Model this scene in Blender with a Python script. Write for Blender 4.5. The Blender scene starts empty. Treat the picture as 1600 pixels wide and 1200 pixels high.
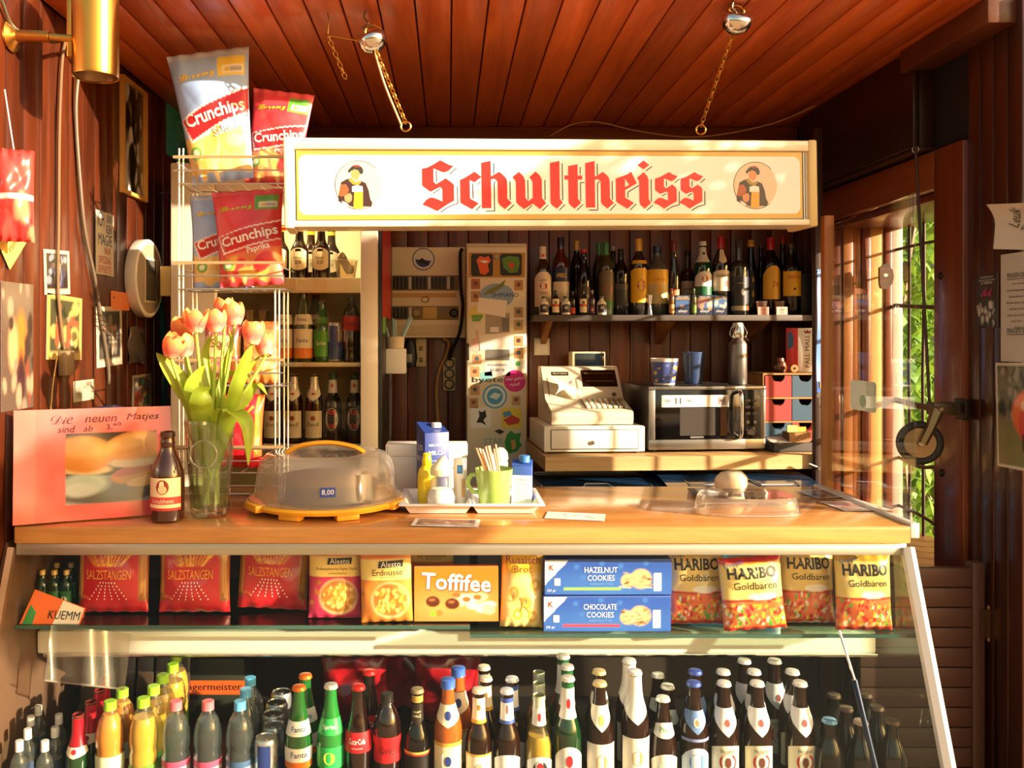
import bpy, bmesh, math, random
import numpy as np
from mathutils import Vector, Matrix

# ------------------------------------------------------------------ camera, sky, sun, exposure
SC = bpy.context.scene
COL = SC.collection
F, CX, CY, CH = 1333.0, 700.0, 525.0, 1.55      # focal length and vanishing point in pixels, eye height in metres
cam = bpy.data.cameras.new('camera')
cam.sensor_fit = 'HORIZONTAL'; cam.sensor_width = 36.0
cam.lens = 36.0 * F / 1600.0
cam.shift_x = (800 - CX) / 1600.0
cam.shift_y = (CY - 600) / 1600.0
cam.clip_start = 0.05; cam.clip_end = 200
camo = bpy.data.objects.new('camera', cam); COL.objects.link(camo)
camo.location = (0, 0, CH); camo.rotation_euler = (math.pi / 2, 0, 0)
SC.camera = camo

SUN_DIR = Vector((-0.87, 0.39, -0.24)).normalized()
world = bpy.data.worlds.new('sky'); SC.world = world; world.use_nodes = True
wn = world.node_tree.nodes; wl = world.node_tree.links
sky = wn.new('ShaderNodeTexSky'); sky.sky_type = 'NISHITA'; sky.sun_disc = False
sky.sun_elevation = math.radians(15); sky.sun_rotation = math.radians(114)
sky.air_density = 1.4; sky.dust_density = 4.0
wb0 = wn.new('ShaderNodeMix'); wb0.data_type = 'RGBA'; wb0.blend_type = 'MULTIPLY'; wb0.inputs[0].default_value = 1.0; wb0.inputs[7].default_value = (1.0, 0.84, 0.66, 1)   # the photograph's warm white balance
wl.new(sky.outputs[0], wb0.inputs[6]); wl.new(wb0.outputs[2], wn['Background'].inputs[0]); wn['Background'].inputs[1].default_value = 0.29
sl = bpy.data.lights.new('sun', 'SUN'); sl.energy = 12.0; sl.angle = math.radians(0.6); sl.color = (1.0, 0.83, 0.62)
so = bpy.data.objects.new('sun', sl); COL.objects.link(so)
so.rotation_euler = SUN_DIR.to_track_quat('-Z', 'Y').to_euler(); so.location = (4, -2, 4)
vs = SC.view_settings
vs.view_transform = 'Standard'; vs.look = 'None'; vs.exposure = 0.42; vs.gamma = 1.0; vs.use_curve_mapping = False
SC.cycles.max_bounces = 10; SC.cycles.transparent_max_bounces = 24
SC.cycles.sample_clamp_indirect = 8.0
SC.cycles.caustics_reflective = False; SC.cycles.caustics_refractive = False

def W(px, py, d):
    """world point seen at photograph pixel (px, py) at distance d into the room"""
    return Vector(((px - CX) * d / F, d, CH - (py - CY) * d / F))

# ------------------------------------------------------------------ colours and materials
def lin(c):
    if isinstance(c, str):
        c = tuple(int(c[i:i + 2], 16) / 255 for i in (0, 2, 4))
    return tuple(x / 12.92 if x <= 0.04045 else ((x + 0.055) / 1.055) ** 2.4 for x in c[:3])

MATS = {}
def mat(c, rough=0.5, metal=0.0, spec=0.5, coat=0.0, bump=0.0, bscale=200.0, trans=0.0, emit=0.0, ior=1.45, var=0.0, vscale=30.0, alpha=1.0):
    key = (c, rough, metal, spec, coat, bump, bscale, trans, emit, ior, var, vscale, alpha)
    if key in MATS: return MATS[key]
    m = bpy.data.materials.new('plain_' + str(c)); m.use_nodes = True
    N = m.node_tree.nodes; L = m.node_tree.links; b = N['Principled BSDF']
    cc = (*lin(c), 1)
    b.inputs['Base Color'].default_value = cc
    b.inputs['Roughness'].default_value = rough; b.inputs['Metallic'].default_value = metal
    b.inputs['Specular IOR Level'].default_value = spec; b.inputs['Coat Weight'].default_value = coat
    b.inputs['Coat Roughness'].default_value = 0.05
    b.inputs['Transmission Weight'].default_value = trans; b.inputs['IOR'].default_value = ior
    b.inputs['Alpha'].default_value = alpha
    if emit:
        b.inputs['Emission Color'].default_value = cc; b.inputs['Emission Strength'].default_value = emit
    if bump or var:
        tc = N.new('ShaderNodeTexCoord'); nz = N.new('ShaderNodeTexNoise')
        nz.inputs['Scale'].default_value = bscale if bump else vscale; nz.inputs['Detail'].default_value = 4
        L.new(tc.outputs['Object'], nz.inputs['Vector'])
        if bump:
            bp = N.new('ShaderNodeBump'); bp.inputs['Strength'].default_value = bump; bp.inputs['Distance'].default_value = 0.002
            L.new(nz.outputs['Fac'], bp.inputs['Height']); L.new(bp.outputs[0], b.inputs['Normal'])
        if var:
            r = N.new('ShaderNodeMapRange'); r.inputs[3].default_value = 1 - var; r.inputs[4].default_value = 1 + var * 0.6
            hs = N.new('ShaderNodeHueSaturation'); hs.inputs['Color'].default_value = cc
            L.new(nz.outputs['Fac'], r.inputs[0]); L.new(r.outputs[0], hs.inputs['Value']); L.new(hs.outputs[0], b.inputs['Base Color'])
    MATS[key] = m
    return m

def wood(c1, c2, rough=0.4, axis='Z', scale=1.0, knots=True, coat=0.0, bump=0.25, key=None):
    k = ('wood', c1, c2, rough, axis, scale, coat)
    if k in MATS: return MATS[k]
    m = bpy.data.materials.new('wood_grain'); m.use_nodes = True
    N = m.node_tree.nodes; L = m.node_tree.links; b = N['Principled BSDF']
    tc = N.new('ShaderNodeTexCoord'); mp = N.new('ShaderNodeMapping')
    s = {'X': (1.2, 14, 14), 'Y': (14, 1.2, 14), 'Z': (14, 14, 1.2)}[axis]
    mp.inputs['Scale'].default_value = tuple(x * scale for x in s)
    oi = N.new('ShaderNodeObjectInfo'); ad = N.new('ShaderNodeVectorMath'); ad.operation = 'ADD'
    ml = N.new('ShaderNodeVectorMath'); ml.operation = 'SCALE'; ml.inputs['Scale'].default_value = 3.7
    cb = N.new('ShaderNodeCombineXYZ')
    for i in range(3): L.new(oi.outputs['Random'], cb.inputs[i])
    L.new(cb.outputs[0], ml.inputs[0]); L.new(tc.outputs['Object'], ad.inputs[0]); L.new(ml.outputs[0], ad.inputs[1])
    L.new(ad.outputs[0], mp.inputs['Vector'])
    n1 = N.new('ShaderNodeTexNoise'); n1.inputs['Scale'].default_value = 1.0; n1.inputs['Detail'].default_value = 6; n1.inputs['Distortion'].default_value = 1.2
    n2 = N.new('ShaderNodeTexNoise'); n2.inputs['Scale'].default_value = 7.0; n2.inputs['Detail'].default_value = 3
    L.new(mp.outputs[0], n1.inputs['Vector']); L.new(mp.outputs[0], n2.inputs['Vector'])
    mx = N.new('ShaderNodeMath'); mx.operation = 'MULTIPLY_ADD'; mx.inputs[1].default_value = 0.35
    L.new(n2.outputs['Fac'], mx.inputs[0]); L.new(n1.outputs['Fac'], mx.inputs[2])
    cr = N.new('ShaderNodeValToRGB'); cr.color_ramp.elements[0].position = 0.38; cr.color_ramp.elements[1].position = 0.9
    cr.color_ramp.elements[0].color = (*lin(c1), 1); cr.color_ramp.elements[1].color = (*lin(c2), 1)
    L.new(mx.outputs[0], cr.inputs['Fac'])
    hs = N.new('ShaderNodeHueSaturation'); r = N.new('ShaderNodeMapRange'); r.inputs[3].default_value = 0.78; r.inputs[4].default_value = 1.2
    L.new(oi.outputs['Random'], r.inputs[0]); L.new(r.outputs[0], hs.inputs['Value']); L.new(cr.outputs[0], hs.inputs['Color'])
    L.new(hs.outputs[0], b.inputs['Base Color'])
    b.inputs['Roughness'].default_value = rough; b.inputs['Coat Weight'].default_value = coat; b.inputs['Coat Roughness'].default_value = 0.12
    bp = N.new('ShaderNodeBump'); bp.inputs['Strength'].default_value = bump; bp.inputs['Distance'].default_value = 0.002
    L.new(mx.outputs[0], bp.inputs['Height']); L.new(bp.outputs[0], b.inputs['Normal'])
    MATS[k] = m
    return m

def clear(tint='ffffff', refl=1.0, rough=0.02, haze=0.0, hazec='ffffff', key=None):
    """thin clear sheet or shell: transparent with a fresnel reflection and an optional milky share"""
    k = ('clear', tint, refl, rough, haze, hazec)
    if k in MATS: return MATS[k]
    m = bpy.data.materials.new('clear_sheet'); m.use_nodes = True
    N = m.node_tree.nodes; L = m.node_tree.links
    N.remove(N['Principled BSDF']); out = N['Material Output']
    t = N.new('ShaderNodeBsdfTransparent'); t.inputs[0].default_value = (*lin(tint), 1)
    g = N.new('ShaderNodeBsdfGlossy'); g.inputs['Roughness'].default_value = rough
    fr = N.new('ShaderNodeFresnel')
    ge = N.new('ShaderNodeNewGeometry'); io = N.new('ShaderNodeMapRange'); io.inputs[3].default_value = 1.45; io.inputs[4].default_value = 1 / 1.45
    L.new(ge.outputs['Backfacing'], io.inputs[0]); L.new(io.outputs[0], fr.inputs[0])   # the same reflection from both sides of a thin wall
    mm = N.new('ShaderNodeMath'); mm.operation = 'MULTIPLY'; mm.inputs[1].default_value = refl; mm.use_clamp = True
    L.new(fr.outputs[0], mm.inputs[0])
    x = N.new('ShaderNodeMixShader'); L.new(mm.outputs[0], x.inputs[0])
    if haze:
        d = N.new('ShaderNodeBsdfDiffuse'); d.inputs[0].default_value = (*lin(hazec), 1)
        tl = N.new('ShaderNodeBsdfTranslucent'); tl.inputs[0].default_value = (*lin(hazec), 1)
        dd = N.new('ShaderNodeMixShader'); dd.inputs[0].default_value = 0.5; L.new(d.outputs[0], dd.inputs[1]); L.new(tl.outputs[0], dd.inputs[2])
        h = N.new('ShaderNodeMixShader'); h.inputs[0].default_value = haze
        L.new(t.outputs[0], h.inputs[1]); L.new(dd.outputs[0], h.inputs[2]); L.new(h.outputs[0], x.inputs[1])
    else:
        L.new(t.outputs[0], x.inputs[1])
    L.new(g.outputs[0], x.inputs[2]); L.new(x.outputs[0], out.inputs['Surface'])
    MATS[k] = m
    return m

def paint(rough=0.4, spec=0.5, coat=0.0, sss=0.0):
    """colours come from the print stored on the mesh"""
    k = ('paint', rough, spec, coat)
    if k in MATS: return MATS[k]
    m = bpy.data.materials.new('printed'); m.use_nodes = True
    N = m.node_tree.nodes; b = N['Principled BSDF']
    a = N.new('ShaderNodeAttribute'); a.attribute_name = 'Col'
    m.node_tree.links.new(a.outputs['Color'], b.inputs['Base Color'])
    b.inputs['Roughness'].default_value = rough; b.inputs['Specular IOR Level'].default_value = spec; b.inputs['Coat Weight'].default_value = coat
    b.inputs['Coat Roughness'].default_value = 0.08
    MATS[k] = m
    return m

# ------------------------------------------------------------------ geometry
class G:
    def __init__(s, v=None, f=None, c=None): s.v = v or []; s.f = f or []; s.c = c
    def __add__(s, o):
        n = len(s.v); g = G(s.v + o.v, s.f + [tuple(i + n for i in q) for q in o.f])
        if s.c is not None and o.c is not None: g.c = list(s.c) + list(o.c)
        return g
    def tr(s, m):
        return G([tuple(m @ Vector(p)) for p in s.v], list(s.f), s.c)
    def mv(s, x=0, y=0, z=0): return G([(p[0] + x, p[1] + y, p[2] + z) for p in s.v], list(s.f), s.c)
    def rot(s, a, ax): return s.tr(Matrix.Rotation(a, 4, ax))
    def sc(s, x, y, z): return G([(p[0] * x, p[1] * y, p[2] * z) for p in s.v], list(s.f), s.c)

_bc = {}
def box(sx, sy, sz, c=(0, 0, 0), r=0.0, seg=2):
    """box centred on c"""
    k = (round(sx, 5), round(sy, 5), round(sz, 5), r, seg)
    if k not in _bc:
        bm = bmesh.new(); bmesh.ops.create_cube(bm, size=1)
        for v in bm.verts: v.co = (v.co.x * sx, v.co.y * sy, v.co.z * sz)
        if r: bmesh.ops.bevel(bm, geom=list(bm.edges), offset=min(r, min(sx, sy, sz) * 0.45), segments=seg, affect='EDGES', profile=0.5)
        bm.verts.index_update()
        _bc[k] = ([tuple(v.co) for v in bm.verts], [tuple(v.index for v in f.verts) for f in bm.faces]); bm.free()
    v, f = _bc[k]
    return G([(p[0] + c[0], p[1] + c[1], p[2] + c[2]) for p in v], list(f))
def bx(x0, x1, y0, y1, z0, z1, r=0.0):
    return box(x1 - x0, y1 - y0, z1 - z0, ((x0 + x1) / 2, (y0 + y1) / 2, (z0 + z1) / 2), r)

def lathe(prof, n=24, a0=0.0, a1=2 * math.pi):
    g = G(); full = abs(a1 - a0 - 2 * math.pi) < 1e-6
    m = n if full else n + 1; rows = []
    for r, z in prof:
        if r < 1e-6 and full: rows.append([len(g.v)]); g.v.append((0, 0, z))
        else:
            rows.append(list(range(len(g.v), len(g.v) + m)))
            for i in range(m):
                a = a0 + (a1 - a0) * i / n
                g.v.append((r * math.sin(a), -r * math.cos(a), z))
    for A, B in zip(rows, rows[1:]):
        for i in range(n if full else n):
            j = (i + 1) % m if full else i + 1
            if len(A) == 1 and len(B) == 1: continue
            if len(A) == 1: g.f.append((A[0], B[j], B[i]))
            elif len(B) == 1: g.f.append((A[i], A[j], B[0]))
            else: g.f.append((A[i], A[j], B[j], B[i]))
    return g

def smooth(pts, n=6):
    P = [Vector(p) for p in pts]; out = []
    P = [P[0] * 2 - P[1]] + P + [P[-1] * 2 - P[-2]]
    for i in range(1, len(P) - 2):
        a, b, c, d = P[i - 1:i + 3]
        for k in range(n):
            t = k / n
            out.append(0.5 * (2 * b + (c - a) * t + (2 * a - 5 * b + 4 * c - d) * t * t + (3 * b - a - 3 * c + d) * t ** 3))
    out.append(P[-2]); return out

def tube(pts, r, n=8, closed=False):
    P = [Vector(p) for p in pts]; g = G(); m = len(P)
    rr = r if isinstance(r, (list, tuple)) else [r] * m
    up = Vector((0, 0, 1)); last = None
    for i, p in enumerate(P):
        if closed: t = P[(i + 1) % m] - P[i - 1]
        else: t = P[min(i + 1, m - 1)] - P[max(i - 1, 0)]
        t.normalize()
        if last is None:
            ref = up if abs(t.z) < 0.9 else Vector((1, 0, 0)); x = t.cross(ref).normalized()
        else:
            x = (last - t * last.dot(t)).normalized()
        y = t.cross(x); last = x
        for k in range(n):
            a = 2 * math.pi * k / n
            g.v.append(tuple(p + (x * math.cos(a) + y * math.sin(a)) * rr[i]))
    for i in range(m if closed else m - 1):
        for k in range(n):
            a = i * n + k; b = i * n + (k + 1) % n; c = ((i + 1) % m) * n
            g.f.append((a, b, c + (k + 1) % n, c + k))
    if not closed:
        g.f.append(tuple(range(n))[::-1]); g.f.append(tuple(range((m - 1) * n, m * n)))
    return g

def torus(R, r, n=16, k=8, sx=1.0):
    return tube([(R * math.cos(2 * math.pi * i / n) * sx, 0, R * math.sin(2 * math.pi * i / n)) for i in range(n)], r, k, True)

def prism(poly, t, y=0.0):
    """polygon in the x-z plane, front at y, thickness t backwards"""
    n = len(poly)
    g = G([(p[0], y, p[1]) for p in poly] + [(p[0], y + t, p[1]) for p in poly])
    g.f = [tuple(range(n)), tuple(range(2 * n - 1, n - 1, -1))] + [(i, i + n, (i + 1) % n + n, (i + 1) % n) for i in range(n)]
    return g

def ellpts(cx, cz, rx, rz, n=24, a0=0, a1=2 * math.pi):
    return [(cx + rx * math.cos(a0 + (a1 - a0) * i / n), cz + rz * math.sin(a0 + (a1 - a0) * i / n)) for i in range(n)]
def rrpts(w, h, r, cx=0, cz=0, k=5):
    out = []
    for sx, sz, a in ((1, 1, 0), (-1, 1, 90), (-1, -1, 180), (1, -1, 270)):
        for i in range(k + 1):
            t = math.radians(a + 90 * i / k)
            out.append((cx + sx * (w / 2 - r) + r * math.cos(t), cz + sz * (h / 2 - r) + r * math.sin(t)))
    return out
def strokes(lines, w):
    """polylines in the plane as flat ribbons"""
    polys = []
    for ln in lines:
        for (x0, z0), (x1, z1) in zip(ln, ln[1:]):
            l = math.hypot(x1 - x0, z1 - z0) or 1e-9; nx, nz = -(z1 - z0) / l * w / 2, (x1 - x0) / l * w / 2
            polys.append([(x0 + nx, z0 + nz), (x0 - nx, z0 - nz), (x1 - nx, z1 - nz), (x1 + nx, z1 + nz)])
    return polys
def flatgeo(polys, mp):
    g = G()
    for p in polys:
        n = len(g.v); g.v += [tuple(mp(x, z)) for x, z in p]; g.f.append(tuple(range(n, n + len(p))))
    return g

def grid(f, nu, nv):
    g = G()
    for j in range(nv):
        for i in range(nu):
            g.v.append(tuple(f(i / (nu - 1), j / (nv - 1))))
    for j in range(nv - 1):
        for i in range(nu - 1):
            a = j * nu + i; g.f.append((a, a + 1, a + nu + 1, a + nu))
    return g

# ------------------------------------------------------------------ objects
def obj(name, g, m, parent=None, smooth_=True, label=None, cat=None, group=None, kind=None, loc=None, rot=None, ang=40):
    me = g if isinstance(g, bpy.types.Mesh) else None
    if me is None:
        me = bpy.data.meshes.new(name); me.from_pydata([tuple(p) for p in g.v], [], g.f)
        me.materials.append(m)
        if g.c is not None:
            at = me.attributes.new('Col', 'FLOAT_COLOR', 'POINT')
            at.data.foreach_set('color', np.asarray(g.c, dtype=np.float32).ravel())
        if smooth_:
            me.polygons.foreach_set('use_smooth', [True] * len(me.polygons))
            try: me.set_sharp_from_angle(angle=math.radians(ang))
            except Exception: pass
        me.update()
    o = bpy.data.objects.new(name, me); COL.objects.link(o)
    if parent is not None: o.parent = parent
    if loc is not None: o.location = loc
    if rot is not None: o.rotation_euler = rot
    return tag(o, label, cat, group, kind)
def tag(o, label=None, cat=None, group=None, kind=None):
    for k, v in (('label', label), ('category', cat), ('group', group), ('kind', kind)):
        if v: o[k] = v
    return o
def thing(name, label, cat, loc=(0, 0, 0), rot=(0, 0, 0), group=None):
    o = bpy.data.objects.new(name, None); COL.objects.link(o)
    o.empty_display_size = 0.02
    o.location = loc; o.rotation_euler = rot if isinstance(rot, (tuple, list)) else (0, 0, rot)
    return tag(o, label, cat, group)
def children(o): return [c for c in COL.objects if c.parent is o]
KIDS = {}
def clone(root, loc, label, rz=None, group=None, scale=None):
    kids = KIDS.get(root.name)
    if kids is None:
        kids = KIDS[root.name] = [(c, [d for d in COL.objects if d.parent is c]) for c in COL.objects if c.parent is root]
    r = root.copy(); COL.objects.link(r); r.location = loc; r['label'] = label
    if rz is not None: r.rotation_euler[2] = rz
    if scale: r.scale = (scale,) * 3
    if group: r['group'] = group
    for c, sub in kids:
        k = c.copy(); COL.objects.link(k); k.parent = r
        for d in sub:
            e = d.copy(); COL.objects.link(e); e.parent = k
    return r

# lettering: the built-in font turned into flat meshes
_tx = {}
def text(s, w=None, h=None, sp=1.0, shear=0.0, bold=0.0):
    k = (s, sp, shear, bold)
    if k not in _tx:
        cu = bpy.data.curves.new('lettering', 'FONT'); cu.body = s; cu.resolution_u = 2; cu.space_character = sp; cu.shear = shear; cu.offset = bold
        cu.align_x = 'LEFT'
        o = bpy.data.objects.new('lettering', cu); COL.objects.link(o)
        me = o.to_mesh()
        v = np.array([p.co[:2] for p in me.vertices]) if len(me.vertices) else np.zeros((1, 2)); f = [tuple(p.vertices) for p in me.polygons]
        o.to_mesh_clear(); bpy.data.objects.remove(o); bpy.data.curves.remove(cu)
        lo, hi = v.min(0), v.max(0)
        _tx[k] = (v - (lo + hi) / 2, f, hi - lo)
    v, f, d = _tx[k]
    if w and h: sx, sz = w / d[0], h / d[1]
    elif w: sx = sz = w / d[0]
    else: sx = sz = h / d[1]
    return v * np.array([sx, sz]), f
def flat(y, x=0.0, z=0.0, a=0.0):
    ca, sa = math.cos(a), math.sin(a)
    return lambda u, v: (x + u * ca - v * sa, y, z + u * sa + v * ca)
def cyl(r, z=0.0, a0=0.0):
    return lambda u, v: (r * math.sin(u / r + a0), -r * math.cos(u / r + a0), z + v)
def up(z, x=0.0, y=0.0, a=0.0):
    ca, sa = math.cos(a), math.sin(a)
    return lambda u, v: (x + u * ca - v * sa, y + u * sa + v * ca, z)
def wallmap(x, d, z, s=1, a=0.0):
    """lies against a side wall: s=1 the wall on the viewer's left side (faces +x), s=-1 the other"""
    ca, sa = math.cos(a), math.sin(a)
    return lambda u, v: (x, d + s * (u * ca - v * sa), z + u * sa + v * ca)
def letters(s, mp, m, parent, w=None, h=None, x=0.0, z=0.0, name='lettering', a=0.0, **k):
    v, f = text(s, w, h, **k); ca, sa = math.cos(a), math.sin(a)
    return obj(name, G([tuple(mp(x + p[0] * ca - p[1] * sa, z + p[0] * sa + p[1] * ca)) for p in v], f), m, parent, False)
def lettersg(items, mp):
    """several lines of lettering as one printed piece: (text, w, h, x, z)"""
    g = G()
    for it in items:
        s, w, h, x, z = it[:5]; kw = it[5] if len(it) > 5 else {}
        a = kw.pop('a', 0.0) if kw else 0.0
        v, f = text(s, w, h, **kw); ca, sa = math.cos(a), math.sin(a)
        g = g + G([tuple(mp(x + p[0] * ca - p[1] * sa, z + p[0] * sa + p[1] * ca)) for p in v], f)
    return g

# prints painted by formula onto fine grids
class Cv:
    def __init__(s, nu, nv, base='ffffff', aspect=1.0):
        s.nu, s.nv = nu, nv; s.asp = aspect
        u, v = np.meshgrid(np.linspace(0, 1, nu), np.linspace(0, 1, nv)); s.u, s.v = u, v
        s.c = np.empty((nv, nu, 3)); s.c[:] = lin(base); s.rs = np.random.RandomState(7)
    def mix(s, a, c): s.c = s.c * (1 - a[..., None]) + np.array(lin(c)) * a[..., None]; return s
    def rect(s, u0, v0, u1, v1, c, soft=0.0):
        e = soft or 0.5 / s.nu
        a = np.clip((s.u - u0) / e + .5, 0, 1) * np.clip((u1 - s.u) / e + .5, 0, 1) * np.clip((s.v - v0) / e + .5, 0, 1) * np.clip((v1 - s.v) / e + .5, 0, 1)
        return s.mix(a, c)
    def ell(s, cu, cv, ru, rv, c, soft=0.15, rot=0.0):
        du, dv = s.u - cu, s.v - cv
        if rot: ca, sa = math.cos(rot), math.sin(rot); du, dv = du * ca + dv * sa, -du * sa + dv * ca
        q = np.sqrt((du / ru) ** 2 + (dv / rv) ** 2)
        return s.mix(np.clip((1 - q) / soft + .5, 0, 1), c)
    def poly(s, pts, c):
        ins = np.zeros(s.u.shape, bool); n = len(pts)
        for i in range(n):
            (x0, y0), (x1, y1) = pts[i], pts[(i + 1) % n]
            if y0 == y1: continue
            hit = ((s.v < y0) != (s.v < y1)) & (s.u < (x1 - x0) * (s.v - y0) / (y1 - y0) + x0); ins ^= hit
        return s.mix(ins.astype(float), c)
    def blobs(s, n, reg, cols, r0, r1, seed=1, soft=0.3, flatr=0.8):
        rs = random.Random(seed)
        for _ in range(n):
            r = rs.uniform(r0, r1)
            s.ell(rs.uniform(reg[0], reg[2]), rs.uniform(reg[1], reg[3]), r, r * flatr * s.asp, rs.choice(cols), soft, rs.uniform(0, 3))
        return s
    def speck(s, amt=0.1, sm=1):
        n = s.rs.rand(s.nv, s.nu)
        for _ in range(sm): n = (n + np.roll(n, 1, 0) + np.roll(n, 1, 1) + np.roll(n, -1, 0)) / 4
        s.c = np.clip(s.c * (1 + amt * 2 * (n[..., None] - .5)), 0, 1); return s
    def cols(s): return np.concatenate([s.c.reshape(-1, 3), np.ones((s.nu * s.nv, 1))], 1)

def sheet(name, w, h, cv, parent=None, m=None, mp=None, t=0.0012, bend=None, **k):
    """a printed sheet, centred, with its own thickness; mp(u, v, y) maps metres to space"""
    mp = mp or (lambda x, z, y: (x, y, z))
    fn = bend or (lambda x, z: 0.0)
    fr = grid(lambda u, v: mp((u - .5) * w, (v - .5) * h, fn((u - .5) * w, (v - .5) * h)), cv.nu, cv.nv); fr.c = [tuple(q) for q in cv.cols()]
    n = 9
    bk = grid(lambda u, v: mp((u - .5) * w, (v - .5) * h, t + fn((u - .5) * w, (v - .5) * h)), n, n); bk.c = [(.7, .7, .68, 1)] * len(bk.v)
    bk.f = [q[::-1] for q in bk.f]
    return obj(name, fr + bk, m or paint(), parent, True, **k)

def pillow(w, h, T, pinch=0.06, seed=0, wr=0.004, taper=0.0):
    """front surface of a filled bag: maps u,v in 0..1 to a local point, s=-1 front, +1 back"""
    rs = random.Random(seed); ph = [rs.uniform(0, 6) for _ in range(6)]
    def f(u, v, s=-1, e=0.0):
        a, b = 2 * u - 1, 2 * v - 1
        t = max(0.0, 1 - abs(a) ** 2.6) ** 0.6 * max(0.0, 1 - abs(b) ** 4) ** 0.7
        wv = wr * t * (math.sin(3.1 * a + 4.3 * b + ph[0]) + .6 * math.sin(6.5 * b - 4 * a + ph[1]) + .3 * abs(math.sin(5 * a + 5 * b + ph[2])) + .3 * abs(math.sin(7 * b - 3 * a + ph[4])))
        edge = wr * (1 - t) * math.sin(14 * a + ph[3]) * abs(b) ** 3 * 1.2
        x = a * w / 2 * (1 - pinch * (1 - b * b)) * (1 + taper * b)
        return (x, s * (T / 2 * t + e) + (s * wv if s < 0 else wv) + edge, v * h)
    return f
def baggeo(f, cv, back='c0c0c0'):
    nu, nv = cv.nu, cv.nv
    a = grid(lambda u, v: f(u, v, -1), nu, nv); a.c = [tuple(q) for q in cv.cols()]
    m = 14; b = grid(lambda u, v: f(1 - u, v, 1), m, m); b.c = [(*lin(back), 1)] * len(b.v)
    return a + b
def bagmap(f, w, h, e=0.0012):
    return lambda x, z: f(x / w + .5, z / h, -1, e)

WH = mat('f2ede2', 0.45); BK = mat('15110f', 0.4); INK = mat('1a1512', 0.6); RED = mat('d02020', 0.4); GOLDP = mat('d9a640', 0.35)
CHROME = mat('d8d8d6', 0.15, 1.0); STEEL = mat('a9a7a2', 0.32, 1.0); ALU = mat('c9c6bd', 0.38, 0.9); BRASS = mat('c79245', 0.28, 1.0)
WIRE = mat('cfc9ba', 0.3, 0.9)
WALLW = wood('2c1004', '5a250c', 0.35, 'Z', coat=0.25)
CEILW = wood('a0400f', 'd26624', 0.38, 'Y', coat=0.2)
# ------------------------------------------------------------------ the place: walls, ceiling, ground
XL, XR, DB, ZC = -1.09, 1.52, 3.75, 2.45
DARK = mat('140905', 0.8)
def plank_wall(name, back, specs, m, axis):
    """specs: (centre x, centre y, z0, z1, width, face) ; face 'x+','x-','y-'"""
    o = obj(name, back, DARK, None, False, kind='structure')
    cache = {}
    for (x, y, z0, z1, w, face) in specs:
        k = (round(z1 - z0, 3), round(w, 3), face)
        if k not in cache:
            h = z1 - z0; ww = w - 0.003
            g = box(0.014, ww, h, (0, 0, h / 2), 0.0035) if face[0] == 'x' else box(ww, 0.014, h, (0, 0, h / 2), 0.0035)
            p = obj('plank', g, m, o); cache[k] = p.data
            p.location = (x, y, z0)
        else:
            obj('plank', cache[k], m, o, loc=(x, y, z0))
    return o
# left wall, ends in a doorway beside the fridge
pl = [(XL - 0.007, 1.75 + 0.0885 * i + 0.044, 0, ZC, 0.0885, 'x+') for i in range(17)]
pl += [(XL - 0.007, 3.285 + 0.0885 * i + 0.044, 2.12, ZC, 0.0885, 'x+') for i in range(5)]
plank_wall('wall_left', bx(XL - 0.06, XL - 0.012, 1.75, 3.255, 0, ZC) + bx(XL - 0.06, XL - 0.012, 3.255, 3.75, 2.12, ZC), pl, WALLW, 'x')
obj('trim_1', bx(XL - 0.06, XL + 0.006, 3.255, 3.285, 0, ZC, 0.004), WALLW, kind='structure')
side = obj('wall_side_room', bx(-1.75, -1.7, 2.9, 4.6, 0, ZC), mat('5c5140', 0.7), None, False, kind='structure')
obj('panel', bx(-1.7, -1.68, 3.4, 4.0, 1.05, 2.05, 0.004), mat('8d8066', 0.6), side)
# back wall
pb = [(-1.15 + 0.0885 * i + 0.044, DB - 0.007, 0, ZC, 0.0885, 'y-') for i in range(31)]
wb = plank_wall('wall_back', bx(-1.75, 1.6, DB, DB + 0.06, 0, ZC), pb, wood('421a08', '7c3c12', 0.4, 'Z', coat=0.15), 'y')
obj('trim_2', bx(-1.1, 1.5, DB - 0.09, DB - 0.015, ZC - 0.075, ZC - 0.002, 0.004), wood('5a2c12', '84461e', 0.4, 'X'), kind='structure')
# right wall: planks near, casing, barred window, planks beyond
pr = [(XR - 0.007, 2.236 + 0.0595 * i + 0.03, 0, ZC, 0.0595, 'x-') for i in range(4)]
pr += [(XR - 0.007, 3.40 + 0.066 * i + 0.033, 0, ZC, 0.066, 'x-') for i in range(5)]
pr += [(XR - 0.007, 2.62 + 0.0655 * i + 0.033, 0, 0.80, 0.0655, 'x-') for i in range(12)]
WR = wood('28120a', '4c2311', 0.32, 'Z', coat=0.35)
wr_ = plank_wall('wall_right', bx(XR, XR + 0.05, 2.236, 2.62, 0, ZC) + bx(XR, XR + 0.27, 3.39, 3.81, 0, ZC) + bx(XR, XR + 0.27, 2.62, 3.39, 0, 0.79) + bx(XR, XR + 0.27, 2.62, 3.39, 2.0, ZC), pr, WR, 'x')
obj('trim_3', bx(1.43, XR, 2.26, 2.7, ZC - 0.07, ZC - 0.002, 0.004), wood('4a2410', '6b3618', 0.4, 'Y'), kind='structure')
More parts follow.
